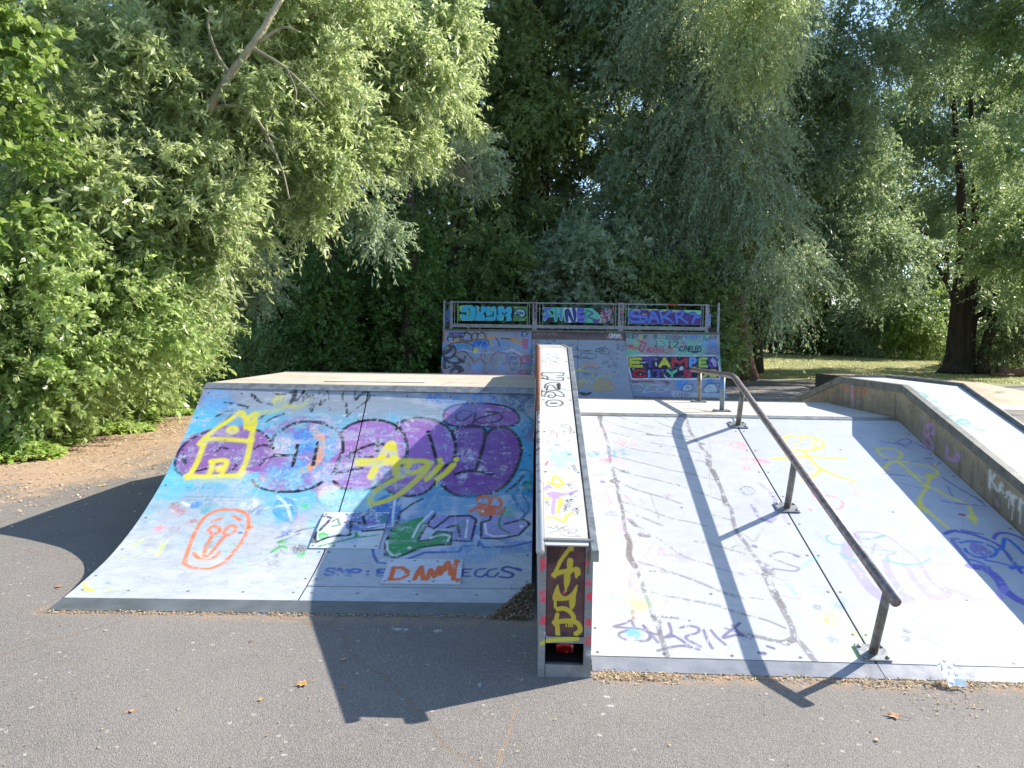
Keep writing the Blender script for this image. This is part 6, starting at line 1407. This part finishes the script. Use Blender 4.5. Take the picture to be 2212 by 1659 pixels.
# ---------------- near willow, left
def q3(px, py, Y): return tuple(ony(px, py, Y))
bl = [PB_(120,170,12.5,1.5,1.6,1.1), PB_(300,120,12.5,1.2,1.3,1.0), PB_(480,200,12.2,1.3,1.3,.9), PB_(620,90,13.3,1.4,1.4,1.0), PB_(690,60,13.4,.8,1.0,.8), PB_(250,330,12,1.5,1.4,1.0), PB_(420,420,12,1.2,1.3,.8),
      PB_(600,300,13.2,1.3,1.2,.9), PB_(700,290,13.2,.7,1.0,.8), PB_(570,400,13.2,.8,1.0,.5), PB_(735,350,13.1,.4,.7,.5,1.2), PB_(685,430,13.1,.42,.6,.45,1.0), PB_(330,400,10.6,.8,.8,.6), PB_(220,440,10.2,.8,.8,.6), PB_(400,480,11,.6,.7,.6), PB_(430,370,11.2,.5,.6,.5), PB_(150,300,10.2,.8,.8,.7), PB_(270,230,10.6,.8,.8,.6), PB_(380,620,11.6,.5,.6,.5), PB_(110,480,9.9,.7,.7,.6), PB_(330,130,11,.7,.8,.6), PB_(180,100,10.6,.8,.8,.7), PB_(130,360,11.5,1.2,1.2,1.0), PB_(400,250,12.6,1.2,1.2,1.1),
      PB_(520,30,12.4,1.2,1.2,.8), PB_(200,520,11.3,1.0,1.2,.8), PB_(380,560,11.5,.8,1.0,.8), PB_(500,560,11.8,.3,.6,.6), PB_(735,170,12,.4,.8,.5), PB_(300,-120,12.5,2.0,2,1), PB_(650,-120,12.5,1.8,1.8,1)]
W1 = tree('willow_tree', (-8.6,15.2), 'near willow at left, sunlit grey green leaves and a pale limb leaning right', 'tree',
     [([(-8.6,15.2,0),(-8.3,14.9,2.2),(-7.2,14.0,4.2),q3(405,330,12.2),q3(432,268,11.2),q3(470,205,10.9),q3(520,130,10.8),q3(570,60,10.8),q3(640,-60,11)], .105, .04),
      ([q3(420,290,12.2),q3(400,200,13.6),q3(375,60,13.8),q3(370,-60,14)], .09, .05), ([(-8.3,14.9,2.2),(-9.4,14.6,4.5),q3(150,60,14),q3(155,-60,14.2)], .2, .08),
      ([q3(555,80,12.7),q3(620,60,12.4),q3(700,20,12.2)], .05, .02), ([q3(455,232,11),q3(520,230,11),q3(570,280,10.9),q3(610,370,10.9),q3(625,430,11)], .032, .010), ([q3(470,330,11),q3(490,440,11),q3(480,520,11),q3(500,560,11)], .02, .008), ([q3(560,90,10.8),q3(610,60,10.7),q3(650,70,10.8)], .03, .01), ([q3(500,165,10.9),q3(470,120,10.8),q3(450,60,10.7),q3(455,10,10.7)], .035, .012), ([q3(620,150,10.8),q3(640,200,10.7),q3(630,250,10.7)], .014, .006), ([q3(570,280,10.9),q3(600,300,10.8),q3(650,310,10.8)], .014, .006), ([q3(432,268,11.2),q3(400,300,11),q3(385,360,10.9)], .03, .01), ([q3(540,100,10.8),q3(620,150,10.8),q3(700,230,10.9)], .03, .01),
      ([q3(275,-40,13),q3(280,60,13),q3(285,110,13)], .05, .03), ([q3(400,330,12.6),q3(380,420,12.3),q3(360,520,12.1)], .05, .02)],
     bl, 10500, .5, .34, 24, .12, .035, LM_WIL, BK_PALE, .22, 16, .20, .15, None, 3, 3, .45, .005)
# ---------------- big bush at left
bl = [PB_(60,700,9.6,1.3,1.2,1.0), PB_(200,680,10.6,1.3,1.2,1.1), PB_(330,640,11.8,1.0,1.2,1.1), PB_(120,560,10.5,1.3,1.3,.9), PB_(280,520,11.6,1.2,1.2,.8), PB_(20,810,9.2,.8,.8,.55), PB_(140,790,10.6,.8,.9,.5), PB_(270,770,12.2,.8,.9,.6), PB_(360,730,12.8,.7,.8,.8), PB_(20,580,9.6,1.0,1.0,1.0),
      (-9.3,9.6,.9,1.0,1.1,.9,1), (-9.6,11.5,.9,1.1,1.2,.9,1), (-9.8,13.5,1.0,1.0,1.2,1.0,1)]
tree('leafy_bush', (-8.4,11.0), 'tall dense sunlit bush filling the left edge, reaching down to the leaf strewn ground', 'bush',
     [([(-8.4,11,0),(-8.2,10.8,1.5),(-7.8,10.5,3)], .09, .03), ([(-8.4,11,0),(-7.6,11.6,1.6),(-7.2,12,2.6)], .07, .02)], bl, 9000, .42, .3, 20, .09, .040, LM_BUSH, BK_PALE, .15, 16, .2, .2, None, 5, 4, .5, .005)
bl = [PB_(-40,120,8.6,.55,.6,.5), PB_(-20,250,8.6,.4,.5,.5), PB_(-30,420,8.6,.4,.5,.5), PB_(30,95,8.8,.3,.4,.18), PB_(-30,10,8.6,.3,.5,.3)]
tree('maple_tree', (-7.6,8.3), 'bright green broad leaved branches poking in at the far left edge', 'tree', [([(-7.6,8.3,0),(-7.5,8.4,2.5),(-6.9,8.6,5)], .1, .03)], bl, 520, .4, .25, 16, .09, .075, LM_BRT, BK_DARK, .2, 10, .3, .1, None, 0, 5)
# ---------------- tree with clumps left of centre
bl = [PB_(870,110,15,.6,1.2,.5), PB_(940,170,15,.45,.9,.35), PB_(850,230,15,.6,1.0,.4), PB_(980,40,16,.5,1.0,.35), PB_(820,30,15.5,.6,1.0,.5), PB_(890,320,16,.5,1,.3), PB_(990,230,17,.35,.8,.3)]
tree('willow_tree', (-4.6,25.5), 'second willow, its sunlit clumps of leaves hang at top left of centre', 'tree',
     [([(-4.6,25.5,0),(-4.6,25,3),(-4.2,22,6),q3(905,330,18),q3(925,270,17.5),q3(960,120,17)], .24, .05), ([q3(905,330,18),q3(880,300,17),q3(850,200,16)], .07, .02)], bl, 2600, .5, .4, 22, .12, .036, LM_WIL, BK_DARK, .35, 16, .24, .1, None, 5, 6, .4)
bl = [PB_(790,390,15,.32,.5,.7), PB_(825,480,15,.18,.4,.4), PB_(500,620,16,.6,.7,.8), PB_(470,560,16,.5,.6,.6), PB_(540,600,17,.5,.6,.5), PB_(1030,360,20,.7,.8,.6)]
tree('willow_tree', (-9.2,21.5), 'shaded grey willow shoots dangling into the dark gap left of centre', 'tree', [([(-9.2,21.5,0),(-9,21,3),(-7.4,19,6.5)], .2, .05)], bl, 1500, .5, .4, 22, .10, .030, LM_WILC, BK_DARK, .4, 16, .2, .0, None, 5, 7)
# dead branch tangle
DB_ = empty('dead_branch', q3(870,400,17.5), 'tangle of bare dead twigs hanging before the dark wood, left of centre', 'branch')
mb = MB(); rr = random.Random(4)
for k in range(26):
    x, y = 985, 345; P_ = [q3(945+rr.uniform(-10,10), 330, 17.5)]
    for s_ in range(4): x_ = 950+rr.uniform(-.2,1)*(s_+1)*26; y_ = 335+rr.uniform(-.2,1)*(s_+1)*22; P_.append(q3(x_, y_, 17.5+rr.uniform(-.3,.3)))
    mb = MB(); limb(mb, P_, .022, .006, 5, .02); mb.build('twig', BK_PALE, DB_, True)
# ---------------- ivy clad trunks, dark gap
for k, (px, Y, r, ztp, lab) in enumerate(((705,22,.85,5.0,'ivy clad tree stump column, dark green, left of the tall ramp'), (880,22.5,.9,5.6,'ivy clad trunk just left of the tall ramp, broader and brighter than its neighbour'), (600,26,.9,6.0,'ivy clad trunk deep in the dark gap behind the quarter pipe'))):
    x = ony(px, 700, Y)[0]
    bl = [(x+.1*math.sin(z*2), Y, z, r*(1-.06*z), r, .8, 1) for z in np.arange(.5, ztp, .75)]
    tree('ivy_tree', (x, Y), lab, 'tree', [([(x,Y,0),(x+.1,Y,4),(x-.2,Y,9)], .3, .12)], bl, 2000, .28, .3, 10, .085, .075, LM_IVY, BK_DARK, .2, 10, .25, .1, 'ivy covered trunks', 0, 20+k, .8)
# ---------------- undergrowth in the gap
for k, (px, Y, r, h, lab) in enumerate(((480,20,1.3,1.4,'dark leafy undergrowth behind the left end of the quarter pipe'), (620,22,1.6,1.7,'tall dark nettles behind the middle of the quarter pipe deck'), (790,24,1.5,1.5,'dark undergrowth between ivy trunks left of the tall ramp'))):
    x = ony(px, 700, Y)[0]
    bl = [(x+dx, Y+dy, h*.5, r*.6, r*.6, h*.5, 1) for dx, dy in ((-r*.6,0),(0,.3),(r*.6,.1))]
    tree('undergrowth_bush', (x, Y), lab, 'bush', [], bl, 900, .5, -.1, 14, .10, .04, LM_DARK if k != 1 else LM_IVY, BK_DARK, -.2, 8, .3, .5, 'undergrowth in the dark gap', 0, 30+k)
# ---------------- wood behind
WD = [(-19,27,17),(-13.5,29,18),(-9.5,26.5,17),(-6.5,30,19),(-3,28.5,18),(.5,30.5,19),(3.8,28.5,18),(6.0,33,20),(-15,36,20),(-4.5,37,21),(-9,35,21),(1.5,35,22),(-.8,33,21),(10.5,35,20)]
WL = ['leftmost dark tree of the wood, behind the bush','dark tree behind the near willow, second from the left','dark tree rising behind the ivy trunks','dark green tree behind the left end of the tall ramp','dark tree behind the left railing panel','dark tree with a thin trunk behind the middle railing panel','dark tree behind the right railing panel','dark tree deep behind the right end of the tall ramp','far dark tree seen through the gap at left','far dark tree behind the middle of the tall ramp','far dark tree behind the ivy trunks','tall far tree closing the sky over the middle of the tall ramp','far tree left of the hanging willow','dark tree just right of the hanging willow trunk']
for k, ((x, y, h), lab) in enumerate(zip(WD, WL)):
    rg = random.Random(50+k); bl = []
    for z in np.arange(1.0 if k < 13 else 3.2, h, 1.5):
        rad = 3.3*math.sin(math.pi*min(1, (z+2.2)/(h+3)))**.6
        for j in range(4):
            an = rg.uniform(0, 6.28); bl.append((x+math.cos(an)*rad*.7, y+math.sin(an)*rad*.6, z+rg.uniform(-.4,.4), rg.uniform(.9,1.5), rg.uniform(.9,1.5), rg.uniform(.6,1.0), 1))
    lx = rg.uniform(-.8,.8)
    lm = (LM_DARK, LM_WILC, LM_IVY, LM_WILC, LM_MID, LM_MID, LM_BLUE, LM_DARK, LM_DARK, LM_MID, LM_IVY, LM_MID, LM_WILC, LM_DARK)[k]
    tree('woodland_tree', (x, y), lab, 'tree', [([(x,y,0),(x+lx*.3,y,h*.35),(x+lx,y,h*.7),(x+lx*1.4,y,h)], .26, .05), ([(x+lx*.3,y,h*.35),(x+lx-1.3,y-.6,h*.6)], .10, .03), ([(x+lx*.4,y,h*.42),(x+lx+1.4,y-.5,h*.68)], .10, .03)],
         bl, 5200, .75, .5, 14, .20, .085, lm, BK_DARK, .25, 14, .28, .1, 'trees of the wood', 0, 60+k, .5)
for k, (x, y, h, w_, lm) in enumerate(((-4.6,24.5,4.2,2.0,LM_IVY),(-1.6,25.5,5.0,2.2,LM_DARK),(1.4,25,5.4,2.2,LM_WILC),(4.4,25.8,5.0,2.2,LM_DARK),(6.6,33,4.5,2.6,LM_DARK),(-8.6,25,4.0,2.2,LM_DARK),(-12.5,24,5.0,2.6,LM_IVY),(-17,24,7,3,LM_DARK))):
    rg = random.Random(400+k); bl = [(x+rg.uniform(-.7,.7)*w_, y+rg.uniform(-.5,.5), h*f, w_*.55, 1.1, h*.16, 1) for f in (.12,.3,.48,.66,.84) for _ in range(2)]
    lab = ('dark shrub behind the left end of the tall ramp','tall dark shrub behind the left railing panel','grey green shrub behind the middle railing panel','tall dark shrub behind the right railing panel','shrub deep in the shade right of the tall ramp','dark shrub in the gap left of the ivy trunks','ivy green shrub in the dark behind the near willow','dark shrub behind the sunlit bush, far left')[k]
    tree('tall_shrub', (x, y), lab, 'shrub', [], bl, 2600, .5, .3, 13, .15, .08, lm, BK_DARK, .2, 12, .3, .2, 'shrubs under the wood', 0, 410+k, .6)
# ---------------- hanging willow right of centre
def hang_blobs(L_): return [PB_(*q) for q in L_]
bl = hang_blobs([(1460,60,26,1.6,1.4,1.2),(1560,160,26,1.5,1.4,1.2),(1650,80,26,1.3,1.3,1.1),(1500,300,26,1.2,1.2,1.2),(1600,330,26,1.3,1.2,1.3),(1560,450,26.5,1.2,1.1,1.1),(1660,480,26,1.1,1,1.1),(1700,560,26,.8,.9,1.0),(1620,580,26,.9,.9,.8),(1730,640,26,.6,.7,.8),(1670,650,26,.4,.6,.5),(1470,500,27,1.0,1,1.2),(1430,620,27.5,.8,.8,.7),(1620,-60,26,2.0,1.6,.9),(1450,-60,26,1.8,1.6,.9)])
tree('willow_tree', (8.4,29.5), 'big willow right of centre, its grey green curtain hanging beside the tall ramp', 'tree',
     [([(8.4,29.5,0),(7.9,29.3,3),(6.6,28.8,6.5),(7.2,28.2,10),(8,27.5,14)], .42, .12), ([q3(1430,400,28),q3(1455,300,27.5),q3(1480,150,27)], .16, .07), ([(7.9,29.3,4.5),(6.9,29,4.9),(5.4,28.8,4.7)], .13, .05)],
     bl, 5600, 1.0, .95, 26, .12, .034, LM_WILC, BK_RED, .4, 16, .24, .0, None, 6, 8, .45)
bl = hang_blobs([(1640,40,22,1.0,1.0,.7),(1690,20,22,.7,.8,.6),(1620,120,22,.7,.8,.5),(1690,140,22,.4,.6,.5),(1580,-20,22,1.0,1,.6)])
tree('willow_tree', (11.5,24.5), 'bright sunlit yellow green bough hanging at the top, right of centre', 'tree', [([(11.5,24.5,0),(11.4,24.3,5),(9.5,23,10.5),(7.5,22.2,12)], .01, .01)] and [([(11.0,23.6,12.5),(9,22.8,12.3),(7.5,22.2,11.6)], .12, .04)], bl, 1300, .8, .7, 22, .11, .036, LM_WIL, BK_DARK, .35, 14, .25, .1, None, 0, 9)
# ---------------- right hand trees
RT = [((20.8,37),17,'big dark trunked tree at the right with several leaning stems, its crown over the lawn',[(1900,120),(2000,60),(2120,100),(2200,200),(1830,230),(1960,260),(2080,300),(1880,380),(1990,430),(2100,480),(2190,420),(2170,560),(1940,-60),(2150,-60),(1740,230),(1790,160),(1860,280),(1760,350),(1820,430),(1900,500),(1840,60),(1780,480),(1730,120),(1800,-20),(1700,380),(1760,560),(1840,560),(1920,590),(2210,-20),(2060,180),(2000,120),(2100,200),(2180,330),(2040,330),(2140,400),(2010,250),(2190,200),(2090,20)],30,LM_BLUE),
      ((24.5,31),14,'shaded tree at the right edge of the picture',[(2190,300),(2230,450),(2200,120),(2240,600),(2180,520),(2220,20)],27,LM_DARK)]
for k, (bs, h, lab, cen, Y, lm) in enumerate(RT):
    rg = random.Random(90+k); bl = []
    for px, py in cen:
        for j in range(2):
            Y_ = Y+rg.uniform(-1.5,1.5)+(11 if k == 0 and px > 1940 and py > 90 else 0); q_ = Y_/30; bl.append(PB_(px+rg.uniform(-35,35), py+rg.uniform(-30,30), Y_, rg.uniform(.9,1.6)*q_, 1.2, rg.uniform(.6,1.1)*q_))
    if k == 0: bl += [PB_(*q) for q in ((2050,40,34,1.5,1.2,1.1),(2110,130,34,1.4,1.2,1.0),(2180,250,34,1.4,1.2,1.0),(2205,400,34,1.2,1.2,1.1),(2165,560,34,.9,1,.6),(2200,640,34,1.0,1,.7),(2120,330,34.5,.8,1,.6),(2010,170,34,1.0,1,.7),(2140,-10,33,1.5,1.2,1.0),(1960,60,33,1.5,1.2,1.1))]
    x, y = bs; lb = []
    if k == 0:
        for dx, top, r in ((0,(2040,80),.62),(1.0,(2085,60),.45),(1.1,(2200,330),.26),(1.7,(2215,520),.22),(-.3,(1960,470),.10)):
            a = np.array([x+dx*.5, y, gh(x,y)]); t_ = np.array(q3(top[0], top[1], y-2)); md = a*.55+t_*.45+np.array([-(t_[0]-a[0])*.25, 0, .6]) if k == 0 else a*.5+t_*.5
            lb.append(([tuple(a), tuple(a+[0,0,1.6+.5*dx]), tuple(md), tuple(t_)], r, .07))
        lb.append(([q3(2036,560,36),q3(2010,520,35.5),q3(1965,470,35)], .12, .05))
        lb.append(([q3(1990,520,35),q3(1930,430,34.5),q3(1850,400,34)], .07, .03))
    else: lb = [([(x,y,gh(x,y)),(x+.3,y,h*.4),(x-.5,y-.5,h*.8)], .28, .06), ([(x+.2,y,h*.35),(x-2,y-1,h*.6)], .1, .03)]
    tree('poplar_tree' if k else 'large_tree', bs, lab, 'tree', lb, bl, (19000,2600)[k], .85, .45, 17, .15, .055, lm, BK_BLACK, .25, 15, .28, .1, None, 0, 95+k, .45)
# ivy thick trunk foot of big tree
bl = [(22.9,36.2,z,1.1,.9,.8,1) for z in (1,2,3,4,5)]
tree('ivy_tree', (22.2,36.4), 'ivy and suckers around the foot of the big right hand trunk', 'bush', [([(21.9,36.6,.1),(22.2,36.4,3),(22.6,36,6)], .3,.1)], bl, 1900, .4, .4, 12, .11, .07, LM_SHADE, BK_DARK, .2, 12, .3, .1, None, 0, 99, .7)
# tall shading tree outside the frame, right
bl = [(19+dx, 27+dy, z+2.6, 2.2, 2.2, 1.3, 1) for dx, dy, z in ((0,0,12.5),(3,1,13.5),(-1,2.5,15),(2.5,-2,12.5),(5,1.5,14.5),(1,1,17),(4,-1,16.5),(-2.5,-.5,14),(6,4,15),(0,5,15.5),(3,5,17),(-1,-3,13.5),(7,0,13))]
tree('large_tree', (22.5,27.8), 'high crowned tree at the right edge, shading the tall ramp', 'tree', [([(22.5,27.8,0),(22.4,27.7,8),(21.5,27.5,15),(20.5,27.5,20)], .4, .1)], bl, 4200, 1.0, .5, 15, .20, .09, LM_BLUE, BK_DARK, .25, 14, .3, .1, None, 0, 101, .4)
# ---------------- edge of the lawn: far trunks and bright foliage
FT = [(12.2,50),(14.0,52),(16.4,50.5),(17.6,53),(19.6,51),(21.2,54),(23.5,52),(26,55),(29,53),(33,56),(38,54),(45,56),(10,46),(7,44)]
for k, (x, y) in enumerate(FT):
    rg = random.Random(200+k); h = rg.uniform(17, 21) if x < 25 or k > 11 else 12.5; bl = []
    for z in np.arange(1.6 if k > 6 else 3.4, h, 2.0):
        for j in range(3): bl.append((x+rg.uniform(-2.2,2.2), y+rg.uniform(-1.2,1.6), z, rg.uniform(1.0,1.7), 1.3, rg.uniform(.7,1.1), 1))
    pos_ = ['first','second','third','fourth','fifth','sixth','seventh','eighth','ninth','tenth','eleventh','twelfth'][k] if k < 12 else ''
    lab = ('%s tree from the left in the row across the lawn' % pos_) if k < 12 else ('tree behind the right end of the tall ramp, %s' % ('nearer the lawn' if k == 12 else 'deeper in the wood'))
    tree('woodland_tree', (x, y), lab, 'tree', [([(x,y,gh(x,y)),(x+rg.uniform(-.2,.2),y,5),(x+rg.uniform(-.6,.6),y,h)], rg.uniform(.22,.42), .08)], bl, 1500, .9, .4, 14, .24, .10, (LM_BRT, LM_DARK, LM_WILC)[k % 3], BK_DARK, .25, 12, .3, .1, 'row of trees across the lawn', 0, 210+k, .45)
for k, (px, Y, w_, h, lm, lab) in enumerate(((1985,47,2.0,4.6,LM_BRT,'pale sunlit bush left of the big right hand trunk'),(1890,48,2.3,5.2,LM_WILC,'tall grey green bush hanging over the lawn edge, left of the sunlit bush'),(1780,50,2.4,2.6,LM_DARK,'low dark bush on the far lawn edge below the hanging willow'),(1640,52,2.6,1.8,LM_DARK,'low dark bush at the foot of the tree row, right of the tall ramp'),(2150,41,2.2,2.4,LM_DARK,'dark bush right of the big trunk'),(2230,40,1.8,2.6,LM_BRT,'bright bush at the extreme right edge of the lawn'),(1850,75,6,3.0,LM_BRT,'sunlit hedge glimpsed far beyond the tree row'),(1650,78,7,4.0,LM_BRT,'bright far foliage behind the row of trunks'))):
    x = ony(px, 740, Y)[0]; g0 = gh(x, Y); rg = random.Random(300+k)
    bl = [(x+rg.uniform(-w_,w_)*.8, Y+rg.uniform(-.8,.8), g0+h*f, w_*.5, 1.0, h*.22, 1) for f in (.15,.3,.45,.6,.75) for _ in range(2)]
    tree('lawn_bush', (x, Y), lab, 'bush', [], bl, 1500, .6, .5, 14, .16, .07, lm, BK_DARK, .3, 12, .35, .1, 'bushes along the lawn edge', 0, 310+k, .6)
# fallen log
LGG = empty('fallen_log', (22.6,35.2,.1), 'fallen log lying on the grass right of the big trunk', 'log')
mb = MB(); limb(mb, [(21.9,35.3,.22),(23.2,35.1,.26),(24.6,35.3,.24)], .24, .19, 12, .02); limb(mb, [(21.4,35.0,.12),(22.4,34.9,.14)], .09, .06, 8, .02); mb.build('log', BK_RED, LGG, True)

# ================================================================ GROUND COVER, LITTER, SMALL THINGS
def scatter(name, P_, ll, lw_, mat, tilt=.5, up=0.0, seed=5, kind='stuff', tone=None):
    rng = np.random.default_rng(seed); n_ = len(P_)
    an = rng.random(n_)*6.283; ld = np.stack([np.cos(an), np.sin(an), rng.normal(size=n_)*tilt+up], -1); ld = unit(ld)
    wd = unit(np.cross(ld, np.stack([rng.normal(size=n_)*tilt*.6, rng.normal(size=n_)*tilt*.6, np.ones(n_)], -1)))
    L_ = (ll*(.5+rng.random(n_)))[:, None]; W_ = (lw_*(.5+rng.random(n_)))[:, None]; nr = np.cross(ld, wd)
    sg = np.where(nr[:, 2:3] < 0, 1, -1)*-1.0
    p0 = P_; p2 = P_+ld*L_; p1 = P_+ld*L_*.5+wd*W_*.5+nr*W_*.25*sg; p3 = P_+ld*L_*.5-wd*W_*.5+nr*W_*.25*sg
    V = np.stack([p0, p1, p2, p3], 1)
    V[..., 2] += np.maximum(0, .004-V[..., 2].min(1) + 0)[:, None] if up == 0 else 0
    o = leaf_obj(name, V.reshape(-1, 3), rng.random(n_) if tone is None else tone, mat); o['kind'] = kind; return o
rng = np.random.default_rng(77)
# ivy / bramble cover along the left edge
n_ = 34000; Yv = rng.uniform(7.0, 19.0, n_); edge = np.interp(Yv, [7,8.8,10.9,13.5,17.2,19], [-6.15,-6.3,-6.4,-6.7,-7.7,-8.1])+.22*np.sin(Yv*2.3)+.15*np.sin(Yv*5.1)
d_ = rng.random(n_)**1.3*2.2; hgt = (.06+.55*np.minimum(1, d_/.9))*(.7+.3*np.sin(Yv*3+d_*4))*rng.random(n_)**.6
gc = scatter('ground_cover', np.stack([edge-d_, Yv, hgt+.01], -1), .085, .07, LM_COVER, .45, .02, 8)
# brown litter on the tarmac left
n_ = 26000; X_ = -3.0-rng.random(n_)**.75*5.0; Y_ = 5.2+rng.random(n_)*12.5
f = sst(-3.2, -5.6, X_)*sst(5.0, 8.2, Y_); cl = .5+.5*np.sin(X_*2.1+Y_*.9)*np.sin(Y_*1.7-X_*.6)
k_ = rng.random(n_) < f*(.25+.75*cl)+.03; Pl = np.stack([X_, Y_, np.full(n_, .004)], -1)[k_]
Pl2 = []
def strip_pts(n, x0, x1, y, sy, zf=lambda x, y: .004):
    X = rng.uniform(x0, x1, n); Y = y(X)+rng.normal(size=n)*sy; return np.stack([X, Y, np.array([zf(a, b_) for a, b_ in zip(X, Y)])], -1)
foot = lambda x: 3.40-0*x
P1 = strip_pts(800, .30, 3.0, lambda x: 3.41-.015*np.abs(np.sin(x*3)), .014)
P1b = strip_pts(420, .30, .70, lambda x: 3.38+0*x, .03); P1c = strip_pts(300, 1.55, 2.1, lambda x: 3.38-.0*x, .03); P1d = strip_pts(60, 1.7, 2.0, lambda x: 3.22+0*x, .07)
P2 = strip_pts(900, -2.80, -.02, lambda x: 3.985+(x+2.76)*.0365, .011)
P3 = np.stack([rng.uniform(-.14, .01, 1800), 4.04+rng.random(1800)*.42, np.zeros(1800)], -1); P3[:, 0] = .0-rng.random(1800)*.24*(1-(P3[:, 1]-4.04)/.45)-.0; P3[:, 2] = np.interp(P3[:, 1]-.1, _sm[:, 0], _sm[:, 1])+.004+.012*rng.random(1800)
sc = np.stack([rng.uniform(-4.5, 4.2, 320), rng.uniform(1.6, 3.9, 320), np.full(320, .004)], -1); sc = sc[~((sc[:, 1] > 3.3) & (sc[:, 0] > 0))]
scatter('foot_litter', P2, .016, .007, LM_STRAW, .25, 0, 19); scatter('leaf_mould', P3, .020, .011, LM_MOULD, .4, 0, 29)
PLg = Pl; scatter('leaf_litter', PLg, .034, .02, LM_BROWN, .3, 0, 9)
scatter('wood_chip_litter', np.vstack([P1, P1b, P1c, P1d]), .017, .007, LM_STRAW, .35, 0, 10)
scatter('tarmac_debris', sc, .014, .008, LM_STRAW, .2, 0, 12)
# grass tufts of the lawn
n_ = 26000; X_ = rng.uniform(3, 36, n_); Y_ = 26+rng.random(n_)**1.5*20; k_ = Y_ > 31.4-(X_-8)*.22+.3*np.sin(X_*2)
PG = np.stack([X_, Y_, .72*sst(33, 52, Y_)+.0], -1)[k_]
scatter('grass', PG, .10, .02, LM_GRASS, .3, 1.2, 13)
def polyleaf(loc, s, rz, col, label, tilt=.15, curl=.25):
    """a five lobed dry leaf with curled lobes and a stalk"""
    m = m_basic('dry_leaf', col, tuple(int(c*.75) for c in col), 30, .7)
    o = empty('fallen_leaf', loc, label, 'leaf', 'dry leaves lying on the tarmac')
    out = []; lob = [(0,1.0),(22,.45),(48,.85),(72,.4),(105,.7),(140,.3),(180,.28),(220,.3),(255,.7),(288,.4),(312,.85),(338,.45)]
    mb = MB(); vs = [(0,0,.012*s*10)]
    for a_, r_ in lob:
        a2 = math.radians(a_)+rz; vs.append((math.cos(a2)*r_*s, math.sin(a2)*r_*s, .004+curl*s*r_**2*(.5+.5*math.sin(a2*2+rz))))
    n2 = len(lob); mb.add([(loc[0]+x, loc[1]+y, loc[2]+z) for x, y, z in vs], [(0, i+1, (i+1) % n2+1) for i in range(n2)])
    mb.build('blade', m, o, False)
    mb = MB(); a2 = rz+math.pi; mb.tube([(loc[0], loc[1], loc[2]+.01), (loc[0]+math.cos(a2)*s*.7, loc[1]+math.sin(a2)*s*.7, loc[2]+.008), (loc[0]+math.cos(a2+.2)*s*1.3, loc[1]+math.sin(a2+.2)*s*1.3, loc[2]+.005)], .0012, 5); mb.build('stalk', m, o)
for (px, py, s, rz, col, lab) in ((657,1478,.045,3.6,(208,160,96),'curled tan leaf on the tarmac at the left edge of the box shadow'),(1935,1548,.045,2.6,(184,132,92),'brown leaf on the tarmac at lower right, below the bent rail shadow'),(741,1426,.022,1.0,(196,170,110),'small yellow brown leaf inside the shadow, upper one of two'),(742,1487,.020,2.0,(190,150,90),'small leaf inside the shadow, lower one of two'),
        (563,1512,.018,.3,(226,190,100),'tiny yellow leaf on sunlit tarmac below the quarter pipe'),(215,1050,.05,.3,(240,214,70),'yellow leaf at the top edge of the ramp shadow, left'),(128,1268,.035,2.,(180,140,96),'brown leaf on the tarmac beside the lower left corner of the quarter pipe'),(285,1537,.022,.6,(214,160,110),'narrow tan leaf on the tarmac at lower left'),(1895,1600,.018,1.3,(214,190,150),'pale leaf scrap at the bottom right'),(545,1385,.016,1.5,(150,120,90),'dark twig like leaf scrap below the quarter pipe, left of the shadow')):
    polyleaf(tuple(onz(px, py, .003)), s, rz, col, lab)
# clear plastic wrapper
WR = empty('plastic_wrapper', tuple(onz(2057, 1470, 0)), 'crumpled clear plastic wrapper leaning on the foot of the flat bank, lower right', 'litter')
mw, n, b = newmat('clear_plastic'); b.inputs['Base Color'].default_value = (.86,.88,.90,1); b.inputs['Roughness'].default_value = .45; b.inputs['Alpha'].default_value = .9; b.inputs['Specular IOR Level'].default_value = .5
bb = onz(2060, 1478, .012); r_ = np.random.default_rng(3)
def wf(u, v):
    x = bb[0]-.045+u*.085+.012*(v-.5); y = bb[1]-.035+(1-v)*.10+.0*u; z = .010+(1-v)*.062
    return np.stack([x, y, z], -1)
g_ = grid(wf, 9, 12); g_[..., 2] += (r_.random((12, 9))*.020); g_[..., 1] += (r_.random((12, 9))-.5)*.008
ii = np.arange(108).reshape(12, 9); F_ = np.stack([ii[:-1,:-1], ii[:-1,1:], ii[1:,1:], ii[1:,:-1]], -1).reshape(-1, 4)
link('film', mesh_np('film', g_.reshape(-1, 3), F_), mw, WR)
mb = MB(); mb.add([tuple(bb+np.array(p_)) for p_ in ((-.02,-.05,.016),(.03,-.05,.016),(.03,-.03,.040),(-.02,-.03,.040))], [(0,1,2,3)]); mb.build('label_strip', m_basic('pale_blue_label', (190,215,228), (225,232,236), 40, .4), WR)
# bird droppings / pale paint spots on the tarmac in the shadow, flush sheets
